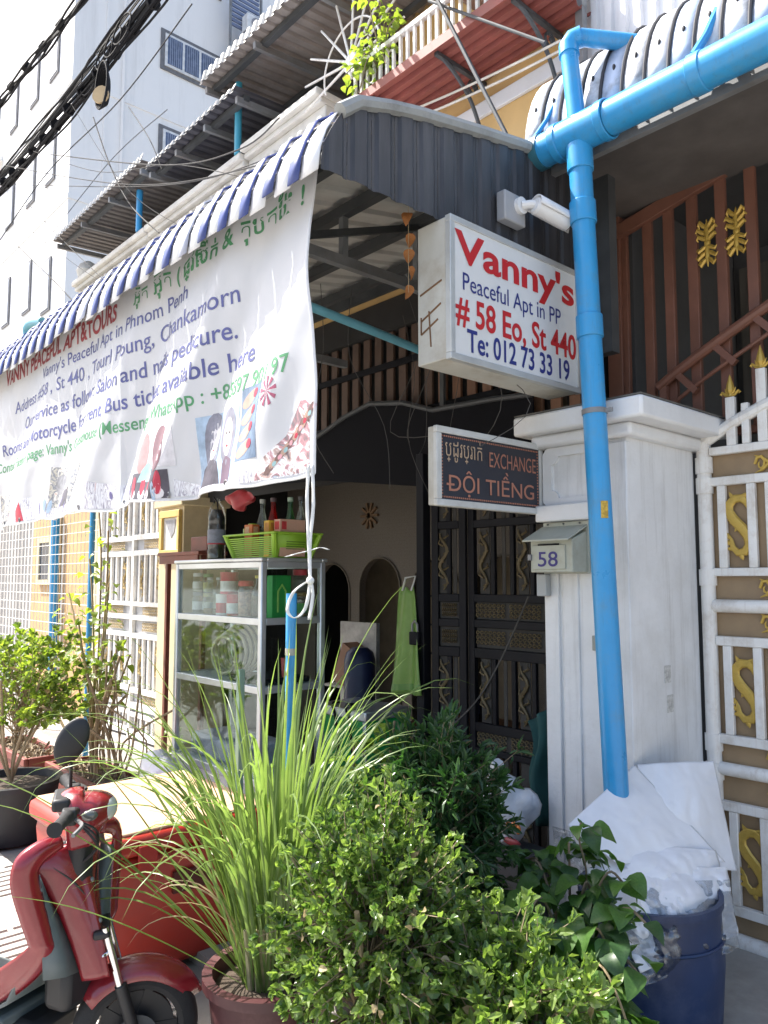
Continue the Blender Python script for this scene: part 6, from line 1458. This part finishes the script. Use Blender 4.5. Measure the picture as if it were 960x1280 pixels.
for k in range(26):
    b0 = Vector((-5.0 + r_.gauss(0, .13), 2.08 + r_.gauss(0, .05), .25)); part('dry_stem', MB().tube(cat([b0, b0 + Vector((r_.gauss(0, .06), r_.gauss(0, .05), r_.uniform(.12, .3))), b0 + Vector((r_.gauss(0, .16), r_.gauss(0, .1), r_.uniform(.3, .8)))], 4), r_.uniform(.004, .011), 5), DRYT, dr_)
t = thing('round_planter', 'maroon round planter with a white rim near the cabinet', 'planter', (-4.86, 2.52, .056))
part('pot_wall', MB().lathe([(.17, 0), (.19, .1), (.20, .255)], (-4.86, 2.52, .056), 26, cap=False), MAROON, t); part('white_rim', MB().lathe([(.20, .256), (.222, .257), (.224, .295), (.20, .297), (.192, .28), (.19, .25)], (-4.86, 2.52, .056), 26, cap=False), WHITE, t); part('soil', MB().lathe([(0, .265), (.192, .262)], (-4.86, 2.52, .056), 26, cap=False), SOIL, t)
pathp = cat([(-4.86, 2.52, .30), (-4.84, 2.52, .42), (-4.88, 2.50, .56)], 4); part('stem', MB().tube(pathp, .012, 6), DRYT, t); leaves_on(t, pathp, 10, .06, CL, random.Random(3), .25, .3)
# --- plant on the upper shelf
t = thing('hanging_plant', 'leafy hanging plant with yellow green leaves in front of the spike guard', 'plant', (-3.10, 2.72, 4.31)); r_ = random.Random(41)
part('pot_wall', MB().lathe([(.05, 0), (.07, .10), (.075, .11)], (-3.10, 2.80, 4.289), 14), MAROON, t)
for k in range(16):
    a = r_.uniform(0, 6.28); ex_ = r_.uniform(.06, .24); dz = r_.choice([.34, .25, .15, .05, -.10, -.05])
    path = cat([(-3.10, 2.80, 4.40), (-3.10 + .5 * ex_ * math.cos(a), 2.70 + .3 * ex_ * math.sin(a), 4.46 + max(0, dz) * .6), (-3.10 + ex_ * math.cos(a), 2.66 + .4 * ex_ * math.sin(a), 4.40 + dz)], 5); part('stem', MB().tube(path, .004, 4), TWIG, t); leaves_on(t, path, 12, .048, CL, r_, .22, .2)
# --- dried leaves on strings under the awning
t = thing('dried_leaf_string', 'string of orange dried leaves hanging beside the light box sign', 'decoration', (-2.02, 1.95, 2.55))
part('string', MB().tube([(-2.03, 1.945, 3.18), (-2.03, 1.945, 2.62)], .0015, 4), DRYT, t)
ODL = broad_mesh('leaf', leaf_mat('orange_dry_leaf', (.30, .10, .03), (.45, .2, .06), .3, (1.2, 1.1, 1), .7), .1)
for k, z in enumerate((2.93, 2.85, 2.79, 2.72, 2.65)): put(ODL, 'leaf', None, t, Vector((-2.03, 1.945, z)) - wpos(t), (rnd.uniform(-1, 1), 1.2, rnd.uniform(0, 6)), (.055,) * 3)
r_ = random.Random(12)
for k in range(9):
    x_ = r_.uniform(-2.9, -2.1); y_ = r_.uniform(1.75, 2.9); solo('hanging_wire', MB().tube(cat([(x_, y_, 2.92), (x_ + r_.gauss(0, .04), y_ + .03, 2.6), (x_ + r_.gauss(0, .12), y_ + r_.gauss(0, .08), 2.25), (x_ + r_.gauss(0, .2), y_ + r_.gauss(0, .15), r_.uniform(1.95, 2.2))], 5), .002, 4), CABLE_GREY, 'thin loose wire dangling under the striped awning', 'wire', 'loose wires under the awning')

# ================================================================== blue barrel and white plastic sheets
t = thing('blue_barrel', 'scuffed dark blue plastic barrel in front of the pillar', 'barrel', (-1.47, 2.56, 0.056))
BB = mat('blue_barrel_plastic', (.010, .030, .095), .42, var=.3, scale=4, dirt=(.10, .12, .19), dirt_amt=.5, dscale=5)
bc = (-1.47, 2.56, .056)
part('drum_wall', MB().lathe([(.215, 0), (.225, .02), (.235, .15), (.24, .22), (.235, .33), (.232, .40), (.242, .402), (.242, .425), (.226, .425), (.222, .10), (0, .09)], bc, 36, cap=False), BB, t)
part('rib', MB().tube([(bc[0] + .2385 * math.cos(a), bc[1] + .2385 * math.sin(a), .056 + .30) for a in [k * math.pi / 20 for k in range(41)]], .006, 6), BB, t)
WSH = mat('white_plastic_sheet', (.74, .76, .80), .35, var=.04, scale=5)
def sheet(fn, label, nu=44, nv=44, m_=WSH):
    m = MB(); m.grid(fn, nu, nv); return solo('plastic_sheet', m, m_, label, 'plastic sheet', 'plastic sheets piled on the barrel', smooth=28, solid=.0012)
def tri(a, b, c_, d_, bulge, nz, seed, out=Vector((.55, -.75, .35))):
    a, b, c_, d_ = map(Vector, (a, b, c_, d_))
    def f(u, v):
        p = (a * (1 - u) + b * u) * (1 - v) + (d_ * (1 - u) + c_ * u) * v
        p = p + out.normalized() * (bulge * math.sin(math.pi * min(1, max(0, u))) * math.sin(math.pi * (.15 + .85 * v)) + nz * 1.3 * (abs(noise.noise(p * 6 + Vector((seed, 0, 0)))) * 2 - .4) + nz * .9 * (abs(noise.noise(p * 13 + Vector((0, seed, 0)))) * 2 - .4) + nz * .5 * (abs(noise.noise(p * 27 + Vector((0, 0, seed)))) * 2 - .4))
        return p
    return f
CLR = glass_mat('clear_sheet', (.86, .88, .90), .22, .3)
sheet(tri((-1.60, 2.73, .85), (-1.44, 3.02, .845), (-1.345, 2.97, .47), (-1.47, 2.60, .55), .05, .005, 2), 'tall white plastic sheet standing highest against the pillar side')
sheet(tri((-1.64, 2.33, .70), (-1.595, 2.70, .855), (-1.335, 2.86, .53), (-1.48, 2.38, .60), .045, .005, 1), 'folded white plastic sheet with a pointed top in front of the pillar')
sheet(tri((-1.62, 2.36, .645), (-1.36, 2.84, .57), (-1.30, 2.80, .44), (-1.41, 2.34, .44), .09, .012, 3), 'white plastic sheet sagging in the middle of the pile on the barrel')
sheet(tri((-1.57, 2.32, .575), (-1.31, 2.82, .53), (-1.235, 2.72, .35), (-1.345, 2.28, .33), .10, .020, 4), 'lowest crumpled white plastic sheet hanging over the barrel rim')
sheet(tri((-1.56, 2.30, .53), (-1.285, 2.79, .50), (-1.225, 2.70, .32), (-1.34, 2.27, .29), .115, .030, 6), 'clear plastic wrap around the lower edge of the white sheets', m_=CLR)
sheet(tri((-1.74, 2.38, .66), (-1.62, 2.33, .68), (-1.56, 2.33, .52), (-1.72, 2.38, .46), .05, .04, 5), 'small clear plastic wrap crumpled at the left of the barrel', 14, 14, CLR)
# ================================================================== red cool box
t = thing('red_cool_box', 'large red plastic cool box with a pale topped lid behind the scooter', 'cool box', (-3.25, 1.55, .02))
RBX = mat('red_box_plastic', (.44, .035, .022), .38, var=.16, scale=3, dirt=(.30, .06, .05), dirt_amt=.5)
rx0, rx1, ry0, ry1 = -3.66, -2.88, 1.20, 1.92
part('body', MB().add([(rx0 + .05, ry0 + .04, .03), (rx1 - .05, ry0 + .04, .03), (rx1 - .05, ry1 - .04, .03), (rx0 + .05, ry1 - .04, .03), (rx0, ry0, .50), (rx1, ry0, .50), (rx1, ry1, .50), (rx0, ry1, .50)], [(3, 2, 1, 0), (4, 5, 6, 7), (0, 1, 5, 4), (1, 2, 6, 5), (2, 3, 7, 6), (3, 0, 4, 7)]), RBX, t, bevel=.03)
part('lid', MB().bx(rx0 - .02, rx1 + .02, ry0 - .02, ry1 + .02, .505, .585), RBX, t, bevel=.025)
part('lid_panel', MB().bx(rx0 + .005, rx1 - .005, ry0 + .005, ry1 - .005, .583, .596), mat('pale_lid_top', (.62, .40, .25), .6, var=.15, scale=5, dirt=(.55, .16, .09), dirt_amt=.5, dscale=3), t, bevel=.006)  # top panel in a paler tone than the red lid
for y_ in (1.36, 1.76): part('latch', MB().bx(rx1 + .02, rx1 + .035, y_ - .04, y_ + .04, .43, .55), RBX, t, bevel=.006)
part('handle_recess', MB().bx(rx1 - .012, rx1 + .004, 1.48, 1.64, .33, .41), mat('recess_shade', (.10, .015, .012), .6), t)  # dark red plate; the shade of a recess is put into its colour
for x_ in (rx0 + .08, rx1 - .14):
    for y_ in (ry0 + .07, ry1 - .13): part('foot', MB().bx(x_, x_ + .06, y_, y_ + .06, .0045 if y_ < 1.6 else .03, .032), BLACK_IRON, t)
# ================================================================== scooter
sc = thing('motor_scooter', 'dark red motor scooter with grey inserts parked at the lower left', 'scooter', (-2.707, .778, .032), .41)
sc.scale = (.80, .80, .80)
SR = mat('scooter_red', (.23, .014, .022), .24, var=.10, scale=3, dirt=(.34, .07, .06), dirt_amt=.3, dscale=6, coat=.6)
SG = mat('scooter_grey', (.10, .125, .13), .45, var=.2, scale=6)
SK = mat('scooter_black', (.018, .018, .02), .5, var=.3)
CHR = mat('chrome', (.75, .76, .78), .12, metal=1.0, var=.05)
RUB = mat('tyre_rubber', (.02, .02, .021), .8, var=.25, bump=.3)
UPZ = .075
HEAD = Matrix.Translation((.45, 0, 0)) @ Matrix.Rotation(R(44), 4, 'Z') @ Matrix.Translation((-.45, 0, 0))
TOPS = ('handlebar_cowl', 'headlamp', 'cowl_skirt', 'dashboard', 'handlebar', 'grip', 'switch_block', 'brake_lever', 'indicator', 'mirror_stalk', 'mirror', 'cable')
def sp(name, mb, m_, turn=False, bevel=0, smooth=50, solid=0, parent=None):
    if turn:
        if name in TOPS: mb.xf(Matrix.Translation((0, 0, UPZ)))
        mb.xf(HEAD)
    return part(name, mb, m_, parent or sc, bevel, smooth, local=True, solid=solid)
def loft(secs):
    m = MB(); n = len(secs[0]); m.add([p for s_ in secs for p in s_], [(i * n + j, i * n + j + 1, (i + 1) * n + j + 1, (i + 1) * n + j) for i in range(len(secs) - 1) for j in range(n - 1)]); return m
# wheels
def wheel(cx, turn, r=.228, w=.048):
    m = MB(); prof = [(r - .055, -w), (r - .02, -w * .98), (r - .004, -w * .6), (r, 0), (r - .004, w * .6), (r - .02, w * .98), (r - .055, w)]
    n = 40; vs = [(cx + rr * math.cos(2 * math.pi * k / n), yy, .228 + rr * math.sin(2 * math.pi * k / n)) for k in range(n) for rr, yy in prof]; q = len(prof)
    m.add(vs, [(k * q + j, k * q + j + 1, ((k + 1) % n) * q + j + 1, ((k + 1) % n) * q + j) for k in range(n) for j in range(q - 1)])
    w_ = sp('wheel', m, RUB, turn)
    m = MB(); prof = [(r - .056, -w * .9), (r - .075, -w * .8), (r - .08, 0), (r - .075, w * .8), (r - .056, w * .9)]; q = 5
    vs = [(cx + rr * math.cos(2 * math.pi * k / n), yy, .228 + rr * math.sin(2 * math.pi * k / n)) for k in range(n) for rr, yy in prof]
    m.add(vs, [(k * q + j, k * q + j + 1, ((k + 1) % n) * q + j + 1, ((k + 1) % n) * q + j) for k in range(n) for j in range(q - 1)])
    sp('rim', m, SK, turn, parent=w_)
    for k in range(5):
        a = k * 2 * math.pi / 5; sp('spoke', MB().bar((cx, 0, .228), (cx + (r - .07) * math.cos(a), 0, .228 + (r - .07) * math.sin(a)), .03, .03, (0, 1, 0)), SK, turn, parent=w_)
    sp('hub', MB().tube([(cx, -.05, .228), (cx, .05, .228)], .045, 16), GREY_STEEL, turn, parent=w_)
    sp('brake_disc', MB().tube([(cx, -.062, .228), (cx, -.058, .228)], .075, 24), DARK_STEEL, turn, parent=w_)
    sp('wheel_fill', MB().tube([(cx, -.012, .228), (cx, .012, .228)], r - .09, 28), SK, turn, parent=w_)  # dark disc added between the spokes to hide the bright ground behind
wheel(.66, True); wheel(-.60, False)
# fork
for s_ in (-1, 1):
    sp('fork_leg', MB().tube([(.66, s_ * .085, .228), (.60, s_ * .085, .43)], .022, 12), SK, True); sp('fork_tube', MB().tube([(.60, s_ * .085, .42), (.54, s_ * .085, .64)], .014, 12), CHR, True)
sp('fork_crown', MB().bx(.50, .56, -.10, .10, .60, .63), SK, True, .01)
# front mudguard, a beak over the wheel
secs = []
for k in range(15):
    a = R(22 + 118 * k / 14); rr = .262; cx, cz = .66 + rr * math.cos(a), .228 + rr * math.sin(a)
    hw = .080 * (1 - max(0, (5 - k) / 5) ** 2 * .92); row = []
    for j in range(9):
        b = -1 + 2 * j / 8; d = .05 * b * b; row.append((cx - d * math.cos(a) * 1.2, hw * b, cz - d * math.sin(a) * 1.2))
    secs.append(row)
sp('mudguard', loft(secs), SR, True, solid=.006, smooth=180)
# leg shield: a spade shaped front panel, grey inserts and outer wings
def lerp_t(tab, z):
    for (a, ya), (b, yb) in zip(tab, tab[1:]):
        if a <= z <= b: return ya + (yb - ya) * (z - a) / (b - a)
    return tab[0][1] if z < tab[0][0] else tab[-1][1]
PE = [(.46, .042), (.52, .050), (.60, .064), (.70, .088), (.80, .128), (.86, .168), (.90, .165), (.93, .115)]
def fp(u, v):
    z = .475 + .45 * v; hw = lerp_t(PE, z); b = -1 + 2 * u
    return (.600 - .165 * v - .055 * b * b - .02 * abs(b) ** 3 - .03 * (v - .5) ** 2 + .010 * max(0, 1 - abs(b) * 5), b * hw, z - .012 * b * b * (1 - v))
m = MB(); m.grid(fp, 28, 24); sp('front_panel', m, SR, solid=.006, smooth=180)
for s_ in (0, 1):
    sp('panel_crease', MB().tube([Vector(fp((.40 - .24 * k / 8) if s_ == 0 else (.60 + .24 * k / 8), .60 + .28 * k / 8)) + Vector((.002, 0, 0)) for k in range(9)], [.001, .003, .004, .0045, .0045, .004, .003, .002, .001], 5), SK)
for u, v in ((.56, .70), (.56, .40)): p = Vector(fp(u, v)); sp('bolt', MB().blob(p + Vector((.004, 0, 0)), .008, .010, .010, 10, 6), GREY_STEEL)
p = Vector(fp(.5, .16)); sp('badge', MB().blob(p + Vector((.002, 0, 0)), .006, .018, .008, 12, 6), CHR)
path = [(.44, .08, .952), (.425, .145, .938), (.41, .185, .905), (.408, .192, .85), (.424, .172, .74), (.44, .150, .645), (.438, .146, .605), (.37, .152, .53), (.21, .160, .42), (-.05, .165, .29)]
wid = [.04, .065, .085, .088, .082, .076, .088, .108, .112, .09]
for s_ in (-1, 1):
    rows = []; pv_ = [Vector((x_, y_ * s_ * 1.12, z_)) for x_, y_, z_ in path]
    for k, p in enumerate(pv_):
        d = (pv_[min(k + 1, len(pv_) - 1)] - pv_[max(k - 1, 0)]).normalized(); outw = Vector((.80, s_ * .50, .20)).normalized(); side = d.cross(outw).normalized() * s_
        rows.append([p + side * b * wid[k] * .5 + outw * (.022 * (1 - b * b)) for b in [-1 + 2 * j / 8 for j in range(9)]])
    cols = [cat([r_[j] for r_ in rows], 4) for j in range(9)]
    sp('shield_wing', loft([[c_[i] for c_ in cols] for i in range(len(cols[0]))]), SR, solid=.012, smooth=70)
    zs = [.86, .81, .75, .69, .63, .57, .505]; rr_ = []
    for z in zs:
        v = (z - .475) / .45; pe = Vector(fp(0 if s_ < 0 else 1, v)); f_ = (.86 - z) / .355
        yo = s_ * (.178 - .014 * f_); wx = .425 + .02 * f_
        rr_.append([pe + Vector((-.004, 0, 0)), (pe + Vector((wx, yo, z))) / 2 + Vector((.024, 0, 0)), Vector((wx + .012, yo, z))])
    sp('grey_insert', loft(rr_), SG, solid=.006, smooth=180)
sp('inner_shield', loft([[(.38 - .02 * abs(b), b * .19, .92) for b in (-1, -.5, 0, .5, 1)], [(.40, b * .20, .75) for b in (-1, -.5, 0, .5, 1)], [(.40, b * .17, .60) for b in (-1, -.5, 0, .5, 1)], [(.30, b * .18, .40) for b in (-1, -.5, 0, .5, 1)], [(.12, b * .18, .30) for b in (-1, -.5, 0, .5, 1)]]), SG, solid=.01)
sp('lower_cowl', MB().bx(.38, .50, -.10, .10, .36, .52), SK, bevel=.03); sp('underbody', MB().bx(-.15, .36, -.11, .11, .20, .30), SK, bevel=.03)
# handlebar cowl with headlamp
m = MB(); m.blob((.455, 0, .97), .10, .105, .075, 24, 16)
for p in m.v:
    f = (p.x - .455) / .115
    if f > 0: p.z += .02 * f - .015; p.y *= 1 - .25 * f * f; p.x += .02 * f
    else: p.z += .025 * -f; p.y *= 1.05
sp('handlebar_cowl', m, SR, True)
m = MB(); m.blob((.520, 0, .968), .055, .072, .052, 20, 12); sp('headlamp', m, mat('lamp_lens', (.55, .56, .55), .08, var=.2, coat=1), True)
sp('cowl_skirt', MB().add([(.40, -.06, .83), (.50, -.045, .84), (.50, .045, .84), (.40, .06, .83), (.39, -.09, .96), (.53, -.07, .94), (.53, .07, .94), (.39, .09, .96)], [(3, 2, 1, 0), (4, 5, 6, 7), (0, 1, 5, 4), (1, 2, 6, 5), (2, 3, 7, 6), (3, 0, 4, 7)]), SR, True, .02)
sp('dashboard', MB().bx(.345, .41, -.09, .09, .985, 1.03), SK, True, .012)
for s_ in (-1, 1):
    sp('handlebar', MB().tube([(.43, s_ * .10, .99), (.40, s_ * .22, 1.00)], .014, 10), SK, True)
    sp('grip', MB().tube([(.405, s_ * .20, 1.0), (.395, s_ * .245, 1.0), (.375, s_ * .335, 1.0), (.373, s_ * .345, 1.0)], [.024, .021, .021, .026], 14), RUB, True)
    sp('switch_block', MB().bx(.385, .435, s_ * .175 - .025, s_ * .175 + .025, .965, 1.02), SK, True, .008)
    sp('brake_lever', MB().tube(cat([(.43, s_ * .19, .985), (.455, s_ * .25, .98), (.43, s_ * .34, .975)], 5), .007, 6), SK if s_ > 0 else GREY_STEEL, True)
    sp('indicator', MB().blob((.475, s_ * .098, .968), .030, .016, .020, 12, 8), mat('smoked_lens', (.12, .12, .12), .12, coat=1), True)
    if s_ < 0: continue
    c_ = Vector((.40, .10, 1.20))
    sp('mirror_stalk', MB().tube(cat([(.40, .12, 1.0), (.40, .115, 1.06), (.40, .105, 1.12)], 5), .0065, 8), SK, True)
    m = MB(); m.blob(c_, .060, .018, .088, 20, 12)
    for p in m.v: p.x += (p.z - c_.z) * .28
    sp('mirror', m, SK, True)
for k in range(3): sp('cable', MB().tube(cat([(.42, -.17 + .02 * k, .98), (.50, -.15, .93 - .02 * k), (.50, -.08, .84), (.45, -.03, .78)], 5), .005, 5), SK, True)
sp('steering_cover', MB().tube([(.44, 0, .62), (.44, 0, .92)], .05, 12), SK)
# floor, seat and tail
sp('floorboard', MB().bx(-.22, .26, -.17, .17, .285, .335), SG, bevel=.015)
def tail(u, v):
    a = math.pi * (-.08 + 1.16 * u); x_ = -.20 - .72 * v; hw = .15 * (1 - .35 * v) * (.75 + .25 * math.sin(math.pi * min(1, v + .25))); zc = .50 + .16 * v; zh = .20 - .07 * v
    return (x_, hw * math.cos(a), zc + zh * math.sin(a))
m = MB(); m.grid(tail, 16, 14); sp('rear_cowl', m, SR, solid=.008, smooth=180)
m = MB(); m.blob((-.48, 0, .755), .36, .125, .07, 24, 10); sp('seat', m, SK)
sp('rear_mudguard', MB().bar((-.70, 0, .60), (-1.0, 0, .40), .12, .02), SK); sp('tail_lamp', MB().blob((-.93, 0, .66), .03, .07, .035, 12, 8), mat('red_lens', (.4, .02, .02), .15), False)
sp('engine', MB().bx(-.62, -.15, -.09, .09, .22, .42), DARK_STEEL, bevel=.03); sp('exhaust', MB().tube([(-.30, -.13, .27), (-.60, -.15, .28), (-.92, -.16, .36)], [.03, .045, .05], 14), SK)
sp('stand', MB().tube([(-.05, .12, .24), (-.08, .24, .004)], .011, 8), GREY_STEEL)
